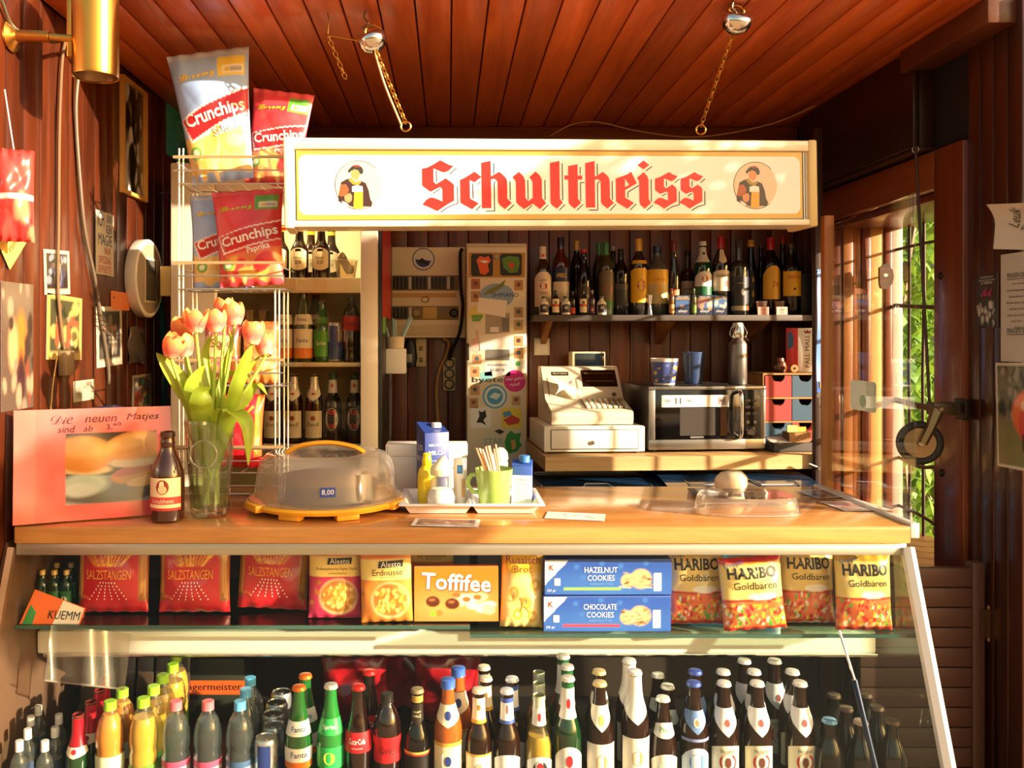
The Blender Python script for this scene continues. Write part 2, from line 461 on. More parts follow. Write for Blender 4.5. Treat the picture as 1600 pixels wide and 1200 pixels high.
# window in the right wall
WF = wood('5a2410', '7e3a18', 0.35, 'Z', coat=0.3); WFL = wood('8a4a1c', 'b8702e', 0.4, 'Z', coat=0.2)
win = obj('window_1', bx(XR - 0.03, XR + 0.02, 2.47, 2.62, 0.72, 2.12, 0.006), WF, kind='structure')
obj('casing', bx(XR - 0.03, XR + 0.02, 3.39, 3.47, 0.72, 2.12, 0.006), WF, win)
obj('casing', bx(XR - 0.03, XR + 0.02, 2.62, 3.39, 2.0, 2.12, 0.006), wood('6a3014', '8e4a20', 0.35, 'Y', coat=0.3), win)
obj('window_sill', bx(XR - 0.05, XR + 0.29, 2.56, 3.45, 0.775, 0.80, 0.006), wood('6a4020', '8c5a30', 0.4, 'Y'), win)
for i, (x0, x1, m) in enumerate(((1.525, 1.56, WF), (1.56, 1.60, WFL), (1.60, 1.635, WFL), (1.635, 1.67, WF), (1.67, 1.725, wood('c08a4a', 'e0ac68', 0.45, 'Z')), (1.725, 1.755, WF), (1.755, 1.80, wood('c0a590', 'dcc8b8', 0.5, 'Z')))):
    obj('reveal_board', bx(x0, x1 - 0.002, 3.372 - 0.006 * (i % 2), 3.395, 0.80, 2.0, 0.003), m, win)
obj('reveal_board', bx(1.525, 1.57, 2.605, 2.622, 0.80, 2.0, 0.003), WF, win)
obj('head_board', bx(1.525, 1.80, 2.62, 3.38, 1.975, 2.0, 0.003), WF, win)
IRON = mat('3a2c22', 0.6, 0.4)
rs = random.Random(4)
for i in range(9):
    d = 2.50 + 0.1 * i
    obj('bar', tube([(1.785 + rs.uniform(-.004, .004), d + rs.uniform(-.004, .004), z) for z in (0.8, 1.1, 1.4, 1.7, 1.99)], 0.006, 8), IRON, win)
for z, r in ((1.90, .006), (1.66, .008), (1.29, .012), (1.07, .007), (0.87, .006)):
    obj('bar', tube(smooth([(1.775 + rs.uniform(-.01, .01), d, z + rs.uniform(-.012, .012)) for d in (2.45, 2.65, 2.85, 3.05, 3.2, 3.39)], 3), r, 8), IRON, win)
# roller shutter box above the window
sb = thing('shutter_box', 'dark wooden roller shutter box above the barred window', 'shutter box', (1.47, 2.66, 2.14))
obj('front_board', bx(-0.02, 0.0, 0, 0.85, 0, 0.305, 0.003), wood('1c0c06', '30160b', 0.4, 'Y', coat=0.2), sb)
obj('end_board', bx(0.0, 0.05, 0, 0.018, 0, 0.305, 0.003), wood('1c0c06', '30160b', 0.4, 'Z'), sb)
obj('bottom_board', bx(-0.005, 0.05, 0.0, 0.85, -0.012, 0.0, 0.002), wood('2c150b', '45220f', 0.4, 'Y'), sb)
# ceiling boards run towards the back wall
ce = obj('ceiling', bx(-1.75, 1.6, 2.275, 3.81, ZC + 0.012, ZC + 0.06), DARK, None, False, kind='structure')
cm = None
for i in range(27):
    x = -1.09 + 0.1 * i + 0.05
    if cm is None:
        p = obj('plank', box(0.096, 1.505, 0.014, (0, 0, 0), 0.004), CEILW, ce); cm = p.data; p.location = (x, 3.0275, ZC + 0.007)
    else: obj('plank', cm, CEILW, ce, loc=(x, 3.0275, ZC + 0.007))
obj('floor', bx(-1.75, 1.55, 1.9, 3.8, -0.05, 0.0), wood('3a2214', '5c3a22', 0.5, 'X'), None, False, kind='structure')
gm = mat('b08a62', 0.9, var=0.35, vscale=3.0)
obj('ground', bx(-14, 16, -14, 1.9, -0.06, -0.005) + bx(1.8, 16, 1.9, 14, -0.06, -0.005), gm, None, False, kind='structure')
# hedge seen through the barred window
rs = random.Random(11)
g = G()
for i in range(5200):
    X = rs.uniform(2.05, 3.4); d = 3.75 + (X - 2.05) * 1.0 + rs.uniform(0, 1.4); z = rs.uniform(0.3, 3.0)
    s = rs.uniform(0.03, 0.065)
    q = Matrix.Translation((X, d, z)) @ Matrix.Rotation(rs.uniform(0, 6.28), 4, 'Z') @ Matrix.Rotation(rs.uniform(0.3, 1.5), 4, 'X')
    n = len(g.v)
    g.v += [tuple(q @ Vector(p)) for p in ((0, -s, 0), (s * .6, -s * .2, s * .1), (s * .35, s * .5, s * .05), (0, s * 1.1, -s * .1), (-s * .35, s * .5, s * .05), (-s * .6, -s * .2, s * .1))]
    g.f.append(tuple(range(n, n + 6)))
hd = thing('hedge', 'sunlit green leafy hedge outside behind the window bars', 'hedge', (0, 0, 0))
lm = bpy.data.materials.new('leaf'); lm.use_nodes = True
N = lm.node_tree.nodes; b = N['Principled BSDF']; b.inputs['Base Color'].default_value = (*lin('6a9636'), 1); b.inputs['Roughness'].default_value = 0.5
tl = N.new('ShaderNodeBsdfTranslucent'); tl.inputs[0].default_value = (*lin('8aa838'), 1); mx = N.new('ShaderNodeMixShader'); mx.inputs[0].default_value = 0.3
lm.node_tree.links.new(b.outputs[0], mx.inputs[1]); lm.node_tree.links.new(tl.outputs[0], mx.inputs[2]); lm.node_tree.links.new(mx.outputs[0], N['Material Output'].inputs['Surface'])
obj('foliage', g, lm, hd, False, kind='stuff')
obj('stem', sum((tube(smooth([(2.2 + .25 * i + rs.uniform(-.1, .1), 4.0 + .3 * i + rs.uniform(-.1, .1), z) for z in (0, .8, 1.6, 2.6)], 3), .018, 6) for i in range(6)), G()), mat('8a7460', 0.8), hd, kind='stuff')
fw = obj('garden_wall', bx(2.0, 6.5, 6.9, 7.0, 0, 3.6), mat('26301c', 0.9, var=0.5, vscale=8), None, False, kind='structure')

# ------------------------------------------------------------------ counter and glass display case
ZT = 1.087
TOPW = wood('98602c', 'c08446', 0.22, 'X', 1.3, coat=0.5, bump=0.04)
ct = thing('counter_top', 'orange-brown wood-grain counter top over the glass display case', 'counter top', (0, 2.35, ZT))
obj('slab', box(2.19, 0.55, 0.044, (0.035, 0.005, -0.022), 0.006), TOPW, ct)
obj('front_edge_strip', bx(-1.055, 1.125, -0.2745, -0.268, -0.042, -0.002, 0.002), wood('a87038', 'cc9454', 0.25, 'X', 1.3, coat=0.5, bump=0.04), ct)
obj('end_strip', bx(1.128, 1.15, -0.27, 0.285, -0.03, 0.006, 0.002), mat('d8d4ca', 0.35, 0.3), ct)

SIDE = mat('e6e2d8', 0.45); CASEIN = mat('2a1d16', 0.5)
dc = thing('display_case', 'glass-fronted display case full of bottles and snacks under the counter', 'display case', (0, 0, 0))
prof = [(2.10, 1.041), (2.62, 1.041), (2.62, 0.0), (1.88, 0.0), (1.88, 0.45)]      # d, z
for x0, x1 in ((-1.0885, -1.083), (1.126, 1.135)):
    n = len(prof); gg = G([(x0, a, b) for a, b in prof] + [(x1, a, b) for a, b in prof])
    gg.f = [tuple(range(n)), tuple(range(2 * n - 1, n - 1, -1))] + [(i, i + n, (i + 1) % n + n, (i + 1) % n) for i in range(n)]
    obj('side_panel', gg, clear('dfe8e2', 0.8) if x0 > 0 else mat('5a4232', 0.4), dc, False)
obj('front_trim', tube([(1.128, 2.095, 1.03), (1.128, 1.985, 0.74), (1.128, 1.872, 0.44)], 0.016, 6), mat('f4f0e8', 0.4), dc)
obj('front_trim', tube([(-1.075, 2.095, 1.03), (-1.075, 1.985, 0.74), (-1.075, 1.872, 0.44)], 0.014, 6), mat('6a503c', 0.4, 0.3), dc)
obj('back_panel', bx(-1.08, 1.125, 2.60, 2.62, 0.42, 1.04), mat('3a281c', 0.6), dc)
obj('floor_panel', bx(-1.08, 1.125, 1.88, 2.60, 0.43, 0.452), mat('2c241e', 0.4), dc)
obj('base', bx(-1.06, 1.115, 1.89, 1.91, 0.0, 0.43), mat('b8ac98', 0.5), dc)
obj('top_rail', bx(-1.06, 1.125, 2.092, 2.12, 1.012, 1.0415, 0.003), ALU, dc)
obj('light_rail', bx(-1.08, 1.125, 2.24, 2.285, 0.715, 0.775, 0.006), mat('e9e2d2', 0.35), dc)
obj('rail_edge', bx(-1.06, 1.125, 2.232, 2.241, 0.709, 0.718, 0.002), CHROME, dc)
gl = G([(-1.06, 2.088, 1.03), (1.125, 2.088, 1.03), (1.125, 1.882, 0.45), (-1.06, 1.882, 0.45)] + [(-1.06, 2.083, 1.031), (1.125, 2.083, 1.031), (1.115, 1.877, 0.451), (-1.06, 1.877, 0.451)])
gl.f = [(0, 1, 2, 3), (7, 6, 5, 4), (0, 4, 5, 1), (1, 5, 6, 2), (2, 6, 7, 3), (3, 7, 4, 0)]
obj('front_glass', gl, clear('fbfdfb', 0.22), dc, False)
strut = obj('gas_strut', tube([W(1335, 1062, 1.985), W(1368, 1200, 1.935)], .0065, 10), mat('1c2a44', .3, .3), dc)
obj('piston_rod', tube([W(1311, 985, 2.01), W(1335, 1062, 1.985)], .0028, 8), CHROME, strut)
SHG = clear('dcebe2', 0.9)
ZS1, ZS2 = 0.828, 0.806
def glass_shelf(x0, x1, z):
    s = obj('shelf_glass', bx(x0, x1, 2.13, 2.55, z - 0.007, z), SHG, dc, False)
    obj('shelf_edge', bx(x0, x1, 2.127, 2.1305, z - 0.009, z), mat('3c5a50', 0.2), s, False)
glass_shelf(-1.08, 0.055, ZS1); glass_shelf(0.055, 1.125, ZS2)
# low swing gate between the counter and the wall
gt = thing('swing_gate', 'low dark brown slatted swing gate between the counter and the side wall', 'gate', (1.15, 2.38, 0))
GB = mat('5a3a2c', 0.45, bump=0.1)
for i in range(16):
    obj('slat', bx(0.0, 0.325, 0, 0.022, 0.012 + 0.0558 * i, 0.012 + 0.0558 * i + 0.0535, 0.0035), GB, gt)
obj('stile', bx(0.31, 0.345, -0.006, 0.028, 0.0, 0.918, 0.003), GB, gt)
hg = obj('hinge', tube([(0.358, 0.0, 0.70), (0.358, 0.0, 0.80)], 0.009, 10), mat('7a5c46', 0.35, 0.9), gt)
obj('hinge_leaf', bx(0.33, 0.36, -0.009, -0.005, 0.71, 0.79), mat('7a5c46', 0.35, 0.9), hg)
# post and standing glass screen on the right end of the counter
gs = thing('glass_screen', 'clear glass screen in a wooden post standing along the counter end', 'glass screen', (0, 0, 0))
obj('post', bx(1.20, 1.232, 2.72, 2.75, 0.0, 1.935, 0.003), wood('a8602a', 'cc8440', 0.4, 'Z'), gs)
p0, p1 = (1.142, 2.09), (1.212, 2.72)
gg = G([(p0[0], p0[1], ZT + .007), (p1[0], p1[1], ZT + .007), (p1[0], p1[1], 1.90), (p0[0], p0[1], 1.90)] + [(p0[0] + .005, p0[1], ZT + .007), (p1[0] + .005, p1[1], ZT + .007), (p1[0] + .005, p1[1], 1.90), (p0[0] + .005, p0[1], 1.90)])
gg.f = [(0, 1, 2, 3), (7, 6, 5, 4), (0, 4, 5, 1), (1, 5, 6, 2), (2, 6, 7, 3), (3, 7, 4, 0)]
obj('pane', gg, clear('fafdfb', 1.0), gs, False)
a = W(1341, 618, 2.42); tt = (a.y - p0[1]) / (p1[1] - p0[1]); xg = p0[0] + (p1[0] - p0[0]) * tt - 0.002
stk = obj('glass_sticker', prism(rrpts(0.15, 0.085, 0.012), 0.001).rot(-math.pi / 2, 'Z').mv(xg, 2.42, 1.38), mat('e0f4e6', 0.4), None, label='pale green rounded sticker stuck on the glass screen', cat='sticker')
obj('sticker_emblem', prism(ellpts(0, 0, .018, .018), 0.0006).rot(-math.pi / 2, 'Z').mv(xg - 0.0008, 2.42, 1.365), mat('9fc4ae', 0.5), stk)
# ------------------------------------------------------------------ hanging beer sign
SL, SH = 1.52, 0.2457
L0, R0 = W(447, 355, 2.34), W(1275, 352, 2.48)
sg = thing('hanging_sign', 'long cream light-box beer sign with red blackletter name hanging over the counter', 'sign', ((L0.x + R0.x) / 2, (L0.y + R0.y) / 2, (L0.z + R0.z) / 2), (0, -math.atan2(R0.z - L0.z, SL) * 1.0, math.atan2(R0.y - L0.y, R0.x - L0.x)))
def sx(px): return (px - 861) / 828 * SL
def sz(py): return (353.5 - py) / 136.0 * SH
CREAM = mat('efe2c0', 0.35, coat=0.2)
def bar(x0, x1, y0, y1, z0, z1, r=.004): return bx(x0, x1, y0, y1, z0, z1, r)
obj('housing', bx(-SL / 2 + .01, SL / 2 - .01, 0.012, 0.13, 0.004, SH - .004, .004), CREAM, sg)
fr = obj('frame', bar(-SL / 2, SL / 2, -0.004, 0.02, SH - .031, SH) + bar(-SL / 2, SL / 2, -0.004, 0.02, 0, .018), mat('f1e6cc', 0.3, coat=0.3), sg)
obj('end_cap', bar(SL / 2 - .022, SL / 2 + .004, -0.008, 0.134, -.004, SH + .002, .006), mat('e6c98a', 0.35), sg)
obj('end_cap', bar(-SL / 2 - .004, -SL / 2 + .022, -0.008, 0.134, -.004, SH + .002, .006), mat('efe2c0', 0.35), sg)
pn = obj('panel', bx(-SL / 2 + .02, SL / 2 - .02, 0.006, 0.012, .016, SH - .028), mat('f6f0e6', 0.12, coat=0.6), sg, False)
zp0, zp1 = sz(344), sz(233)
xa, xb = sx(461), sx(1257)
def ring(x0, x1, z0, z1, t): return [[(x0, z0), (x1, z0), (x1, z0 + t), (x0, z0 + t)], [(x0, z1 - t), (x1, z1 - t), (x1, z1), (x0, z1)], [(x0, z0 + t), (x0 + t, z0 + t), (x0 + t, z1 - t), (x0, z1 - t)], [(x1 - t, z0 + t), (x1, z0 + t), (x1, z1 - t), (x1 - t, z1 - t)]]
PB = mat('2a2622', 0.3)
obj('border_line', flatgeo(ring(xa - .006, xb + .006, zp0 - .006, zp1 + .006, .002) + ring(xa, xb, zp0, zp1, .0035), flat(0.0055)), PB, pn, False)
obj('gold_band', flatgeo([[(xa + .0035, zp0 + .0035), (xb - .0035, zp0 + .0035), (xb - .0035, zp1 - .0035), (xa + .0035, zp1 - .0035)]], flat(0.0056)), mat('c9a04a', 0.25, 0.2, coat=0.5), pn, False)
obj('white_field', flatgeo([rrpts(xb - xa - .02, zp1 - zp0 - .035, .02, (xa + xb) / 2, (zp0 + zp1) / 2)], flat(0.0051)), mat('f8f3ea', 0.12, coat=0.6), pn, False)
S1 = [[(80,190),(130,180),(190,150),(265,103),(310,125),(350,148),(400,163),(345,215),(310,228),(270,218),(195,185),(195,325),(220,350),(318,290),(370,325),(402,355),(402,520),(330,560),(230,627),(150,588),(80,560),(115,515),(150,490),(180,487),(230,503),(285,530),(285,400),(262,378),(165,428),(80,365)]]
c1 = [[(466,305),(510,285),(560,255),(615,220),(685,275),(615,330),(563,305),(563,490),(575,505),(652,548),(585,608),(500,562),(466,540)]]
h1 = [[(686,128),(782,106),(782,598),(686,598)], [(782,270),(868,220),(915,260),(940,290),(948,320),(948,500),(992,545),(922,608),(870,565),(852,535),(850,320),(820,292),(782,302)]]
u1 = [[(1005,275),(1072,220),(1115,262),(1135,310),(1135,492),(1165,525),(1213,490),(1213,330),(1200,300),(1180,278),(1243,217),(1285,255),(1308,300),(1308,495),(1350,548),(1285,608),(1213,552),(1120,608),(1065,565),(1040,535),(1040,330),(1030,305)]]
l1 = [[(1396,128),(1494,106),(1494,500),(1524,545),(1463,604),(1415,570),(1396,545)]]
t2 = [[(52,160),(150,140),(150,258),(197,258),(197,300),(150,300),(150,500),(180,545),(115,605),(70,570),(52,540),(52,300),(12,300),(12,258),(52,258)]]
h2 = [[(232,128),(330,106),(330,593),(232,593)], [(330,270),(418,220),(465,262),(480,290),(487,320),(487,500),(527,545),(460,604),(405,560),(392,535),(392,320),(365,295),(330,302)]]
e2 = [[(552,290),(600,272),(648,255),(648,490),(740,545),(672,606),(590,558),(552,530)], [(648,255),(680,240),(715,217),(773,340),(648,410),(648,380),(692,355),(648,285)]]
i2 = [[(785,147),(850,98),(908,147),(848,190)], [(778,278),(848,222),(885,262),(898,300),(898,505),(922,548),(855,606),(815,570),(800,540),(800,320)]]
s2 = [[(968,290),(1030,268),(1080,240),(1118,220),(1160,245),(1212,265),(1170,305),(1140,315),(1062,285),(1062,370),(1085,392),(1150,352),(1185,378),(1198,405),(1198,530),(1130,565),(1062,606),(1010,570),(948,542),(985,505),(1015,490),(1050,498),(1105,522),(1105,440),(1090,425),(1020,450),(968,410)]]
s3 = [[(x + 275, y) for x, y in s2[0]]]
A = lambda p: (sx(640 + p[0] / 6.667), sz(235 + p[1] / 6.667))
B = lambda p: (sx(870 + p[0] / 6.667), sz(235 + p[1] / 6.667))
for tr_, gl_ in ((A, (S1, c1, h1, u1, l1)), (B, (t2, h2, e2, i2, s2, s3))):
    for q in gl_:
        gg = G()
        for p in q: gg = gg + prism([tr_(k) for k in p], 0.0006, 0.0040)
        obj('letter', gg, mat('e2231d', 0.25, coat=0.4), pn, False)
LA = [[(225,210),(225,330)],[(432,180),(360,245)],[(262,395),(187,447)],[(437,370),(437,550),(380,568),(330,592),(262,640)],[(595,340),(595,500)],[(673,325),(645,352)],[(672,572),(622,625)],[(813,130),(813,245)],[(832,320),(815,335),(815,628),(725,628)],[(978,318),(978,515)],[(1016,563),(950,625)],[(1163,305),(1163,510)],[(1205,570),(1143,625)],[(1340,305),(1340,515)],[(1372,563),(1310,625)],[(1523,130),(1523,520)],[(1548,560),(1485,620)]]
LB = [[(178,168),(178,245)],[(220,332),(178,332),(178,525)],[(203,560),(137,622)],[(357,132),(357,250)],[(378,320),(357,340),(357,620),(262,620)],[(513,315),(513,510)],[(550,558),(485,625)],[(795,362),(678,432),(678,490)],[(765,556),(700,618)],[(938,160),(872,208)],[(927,295),(927,535)],[(942,568),(877,625)],[(1090,312),(1090,370)],[(1232,290),(1180,333)],[(1090,445),(1042,472)],[(1225,422),(1225,565),(1150,585),(1083,625)]]
LB += [[(x + 275, y) for x, y in q] for q in LB[-4:]]
obj('letter_shadow_lines', flatgeo(strokes([[A(p) for p in q] for q in LA] + [[B(p) for p in q] for q in LB], 0.0026), flat(0.0046)), PB, pn, False, kind='stuff')
def medallion(cx, cy):
    k = 1 / 9.23 * SL / 828
    T_ = lambda p: (sx(cx) + (p[0] - 525) * k, sz(cy) - (p[1] - 540) * k)
    def lay(name, polys, c, e):
        return obj(name, flatgeo([[T_(p) for p in q] for q in polys], flat(0.0050 - e)), mat(c, 0.2, coat=0.4), pn, False)
    lay('medallion', [ellpts(525, 540, 325, 335, 40)], 'f3cdb0', 0)
    lay('medallion_outline', strokes([ellpts(525, 540, 330, 340, 60, 0.9, 5.6)], 9) , '2c2a36', .0003)
    lay('cloak', [[(280,500),(350,460),(420,445),(540,475),(620,510),(660,610),(680,730),(710,790),(690,840),(590,840),(440,845),(300,800),(235,760),(240,690),(265,570)]], '3a2222', .0003)
    lay('sleeve', [[(280,530),(350,530),(385,600),(370,660),(290,700),(250,690),(260,600)]], 'b5522c', .0004)
    lay('collar', [[(430,440),(520,480),(545,465),(560,500),(520,540),(440,530),(380,470)]], 'b08a3a', .0005)
    lay('face', [ellpts(482, 390, 58, 78, 20)], 'e0905a', .0006)
    lay('beret', [[(378,340),(410,300),(450,265),(520,258),(570,290),(592,340),(580,385),(545,385),(520,335),(470,320),(420,345),(400,370),(382,362)]], '31302c', .0007)
    lay('beret_top', [[(430,275),(500,258),(560,290),(500,290)]], 'a03530', .0008)
    lay('shirt', [[(430,440),(490,480),(540,450),(540,475),(490,495),(440,460)]], 'f4ece4', .0007)
    lay('beer_mug', [[(460,630),(580,630),(576,865),(445,865)]], 'eaa92a', .0008)
    lay('beer_foam', [[(430,560),(500,540),(575,560),(580,635),(430,635)]], 'f1ebe2', .0009)
    lay('hand', [[(320,690),(400,650),(430,690),(420,760),(380,790),(330,760)]], 'd98a5c', .0010)
    lay('cuff', [[(285,760),(340,780),(385,820),(350,840),(300,810)]], 'f0e6dc', .0010)
medallion(556, 289); medallion(1178, 289)

def chain_links(a, b, ll=0.02, r=0.0022, wd=0.006):
    a, b = Vector(a), Vector(b); n = max(2, int((b - a).length / (ll * 0.72))); g = G()
    q = (b - a).normalized().to_track_quat('Z', 'Y').to_matrix().to_4x4()
    for i in range(n):
        c = a.lerp(b, (i + .5) / n)
        g = g + torus(ll / 2, r, 10, 5).sc(wd * 2 / ll, 1, 1).rot(math.pi / 2 * (i % 2), 'Z').tr(Matrix.Translation(c) @ q)
    return g
def sign_chain(cup, ceil, foot, lab, cable):
    t = thing('hanging_chain', lab, 'chain', ceil)
    o = Vector(ceil); c = Vector(cup) - o; f = Vector(foot) - o
    obj('hook', tube(smooth([(0, 0, 0), (-.004, 0, -.02), (.008, 0, -.035), (-.01, 0, -.05), c + Vector((0, 0, .045))], 4), .003, 6), mat('6a5040', .4, .8), t)
    obj('cup_ring', torus(.02, .003, 14, 6, 1.1).mv(c.x, c.y, c.z + .028), BRASS, t)
    ax = (f - c).normalized()
    obj('ceiling_cup', lathe([(0, -.03), (.012, -.029), (.034, -.016), (.04, 0), (.041, .012), (.037, .022), (.03, .027), (0, .028)], 24).tr(Matrix.Translation(c) @ (-ax).to_track_quat('Z', 'Y').to_matrix().to_4x4()), CHROME, t)
    obj('links', chain_links(c + ax * .03, f + Vector((0, 0, .02))), mat('cf9a48', .25, 1.0), t)
    obj('ring', torus(.014, .0028, 16, 6).mv(f.x, f.y, f.z + .01), mat('cf9a48', .25, 1.0), t)
    if cable: obj('cable', tube(smooth([c + ax * .03 + Vector((-.006, 0, 0)), c.lerp(f, .5) + Vector((-.012, -.006, 0)), f + Vector((-.012, 0, .012))], 6), .0035, 6), mat('e0a860', .4), t)
    return t
sign_chain(W(583, 66, 2.36), (W(571, 15, 2.36).x, 2.36, ZC), W(634, 203, 2.43), 'gilded chain with chrome ceiling cup holding the sign beside the chip bags', True)
sign_chain(W(1150, 36, 2.31), (W(1146, -12, 2.29).x, 2.29, ZC), W(1095, 208, 2.50), 'gilded chain with chrome ceiling cup holding the sign above its beer-drinker end', False)
lc = thing('loose_chain', 'short loose end of gold chain dangling from the ceiling beside a chrome cup', 'chain', (W(512, 30, 2.38).x, 2.38, ZC))
o_ = lc.location
obj('links', chain_links(W(512, 55, 2.38) - o_, W(540, 122, 2.40) - o_), mat('cf9a48', .25, 1.0), lc)
obj('wire', tube([W(512, 55, 2.38) - o_, W(562, 64, 2.37) - o_], .002, 6), mat('cf9a48', .25, 1.0), lc)
obj('screw_hook', tube(smooth([(0, 0, 0), (.003, 0, -.015), W(512, 55, 2.38) - o_], 4), .0025, 6), mat('8a6a40', .4, .8), lc)

# ------------------------------------------------------------------ bottles
PROF = {
 'beer': [(0,.012),(.85,0),(1,.02),(1,.56),(.97,.60),(.85,.66),(.66,.72),(.52,.78),(.45,.84),(.42,.92),(.42,.94),(.47,.945),(.47,.965),(.42,.968)],
 'long': [(0,.012),(.85,0),(1,.02),(1,.50),(.97,.54),(.82,.60),(.6,.66),(.49,.71),(.45,.78),(.42,.92),(.42,.94),(.47,.945),(.47,.965),(.42,.968)],
 'soda': [(0,.012),(.85,0),(.95,.02),(1,.10),(.96,.25),(1,.40),(1,.50),(.9,.60),(.68,.70),(.52,.79),(.43,.88),(.42,.94),(.48,.945),(.48,.965),(.42,.968)],
 'stub': [(0,.012),(.85,0),(1,.025),(1,.48),(.96,.56),(.80,.66),(.58,.74),(.46,.80),(.43,.85),(.46,.87),(.43,.89),(.42,.94),(.47,.945),(.47,.965),(.42,.968)],
 'pet': [(0,.02),(.8,0),(.97,.02),(1,.08),(.92,.14),(.97,.2),(.97,.46),(.9,.50),(1,.55),(1,.64),(.93,.72),(.75,.80),(.5,.86),(.38,.89),(.38,.93),(.44,.935),(.36,.94),(.36,.965)],
 'liq': [(0,.012),(.9,0),(1,.02),(1,.60),(.97,.65),(.82,.71),(.55,.76),(.42,.80),(.36,.87),(.36,.93),(.40,.935),(.40,.965),(.34,.968)],
 'squ': [(0,.012),(.9,0),(1,.02),(1,.62),(.96,.66),(.70,.70),(.42,.72),(.38,.76),(.36,.93),(.40,.935),(.40,.965),(.34,.968)],
 'slim': [(0,.012),(.9,0),(1,.02),(1,.45),(.9,.55),(.65,.66),(.5,.74),(.45,.93),(.5,.935),(.5,.965),(.42,.968)],
 'mini': [(0,.012),(.9,0),(1,.03),(1,.62),(.9,.70),(.55,.78),(.42,.82),(.42,.93),(.46,.935),(.46,.965),(.40,.968)],
 'can': [(0,.02),(.78,.0),(.9,.02),(1,.06),(1,.90),(.93,.95),(.88,.965)],
}
def rad(kind, t):
    P = PROF[kind]
    for (r0, z0), (r1, z1) in zip(P[2:], P[3:]):
        if z0 <= t <= z1 + 1e-9: return r0 + (r1 - r0) * (t - z0) / max(z1 - z0, 1e-9)
    return P[-1][0]
def wrap(kind, h, r, lo, hi, a0, a1, na=16, nz=5, off=.0006):
    """a label that follows the bottle; lo/hi are heights (0..1) or functions of the angle"""
    L_ = lo if callable(lo) else (lambda a: lo); H_ = hi if callable(hi) else (lambda a: hi)
    def f(u, v):
        a = a0 + (a1 - a0) * u; t = L_(a) + (H_(a) - L_(a)) * v; q = rad(kind, t) * r + off
        return (q * math.sin(a), -q * math.cos(a), t * h)
    return grid(f, na, nz)
def crown(r, h, n=24):
    g = lathe([(0, h), (r * .8, h), (r * .95, h * .9), (r, h * .55), (r * 1.06, 0), (r * 1.0, -h * .06), (0, -h * .06)], n)
    out = []
    for i, p in enumerate(g.v):
        if p[2] < h * .5 and (p[0] or p[1]):
            k = 1 + .06 * (1 if i % 2 else -1); out.append((p[0] * k, p[1] * k, p[2]))
        else: out.append(p)
    g.v = out; return g
def screwcap(r, h, n=24):
    g = lathe([(0, h), (r * .9, h), (r, h * .93), (r, .05 * h), (r * 1.03, 0), (0, 0)], n)
    g.v = [(p[0] * (1.04 if i % 2 else 1), p[1] * (1.04 if i % 2 else 1), p[2]) for i, p in enumerate(g.v)]
    return g
BROWN = mat('1f0c04', 0.07, spec=0.5, coat=0.15); DKGREEN = mat('0c3014', 0.06, spec=0.7, coat=0.6); GREEN = mat('1d5a22', 0.06, spec=0.7, coat=0.6); BLKG = mat('0d0908', 0.07, spec=0.5, coat=0.15)
COLA = mat('1a0805', 0.08, spec=0.6, coat=0.6); AMBER = mat('a5501a', 0.07, spec=0.7, coat=0.6); CLG = clear('eef4f0', 1.4, 0.03, 0.05, 'dfe6e2'); 
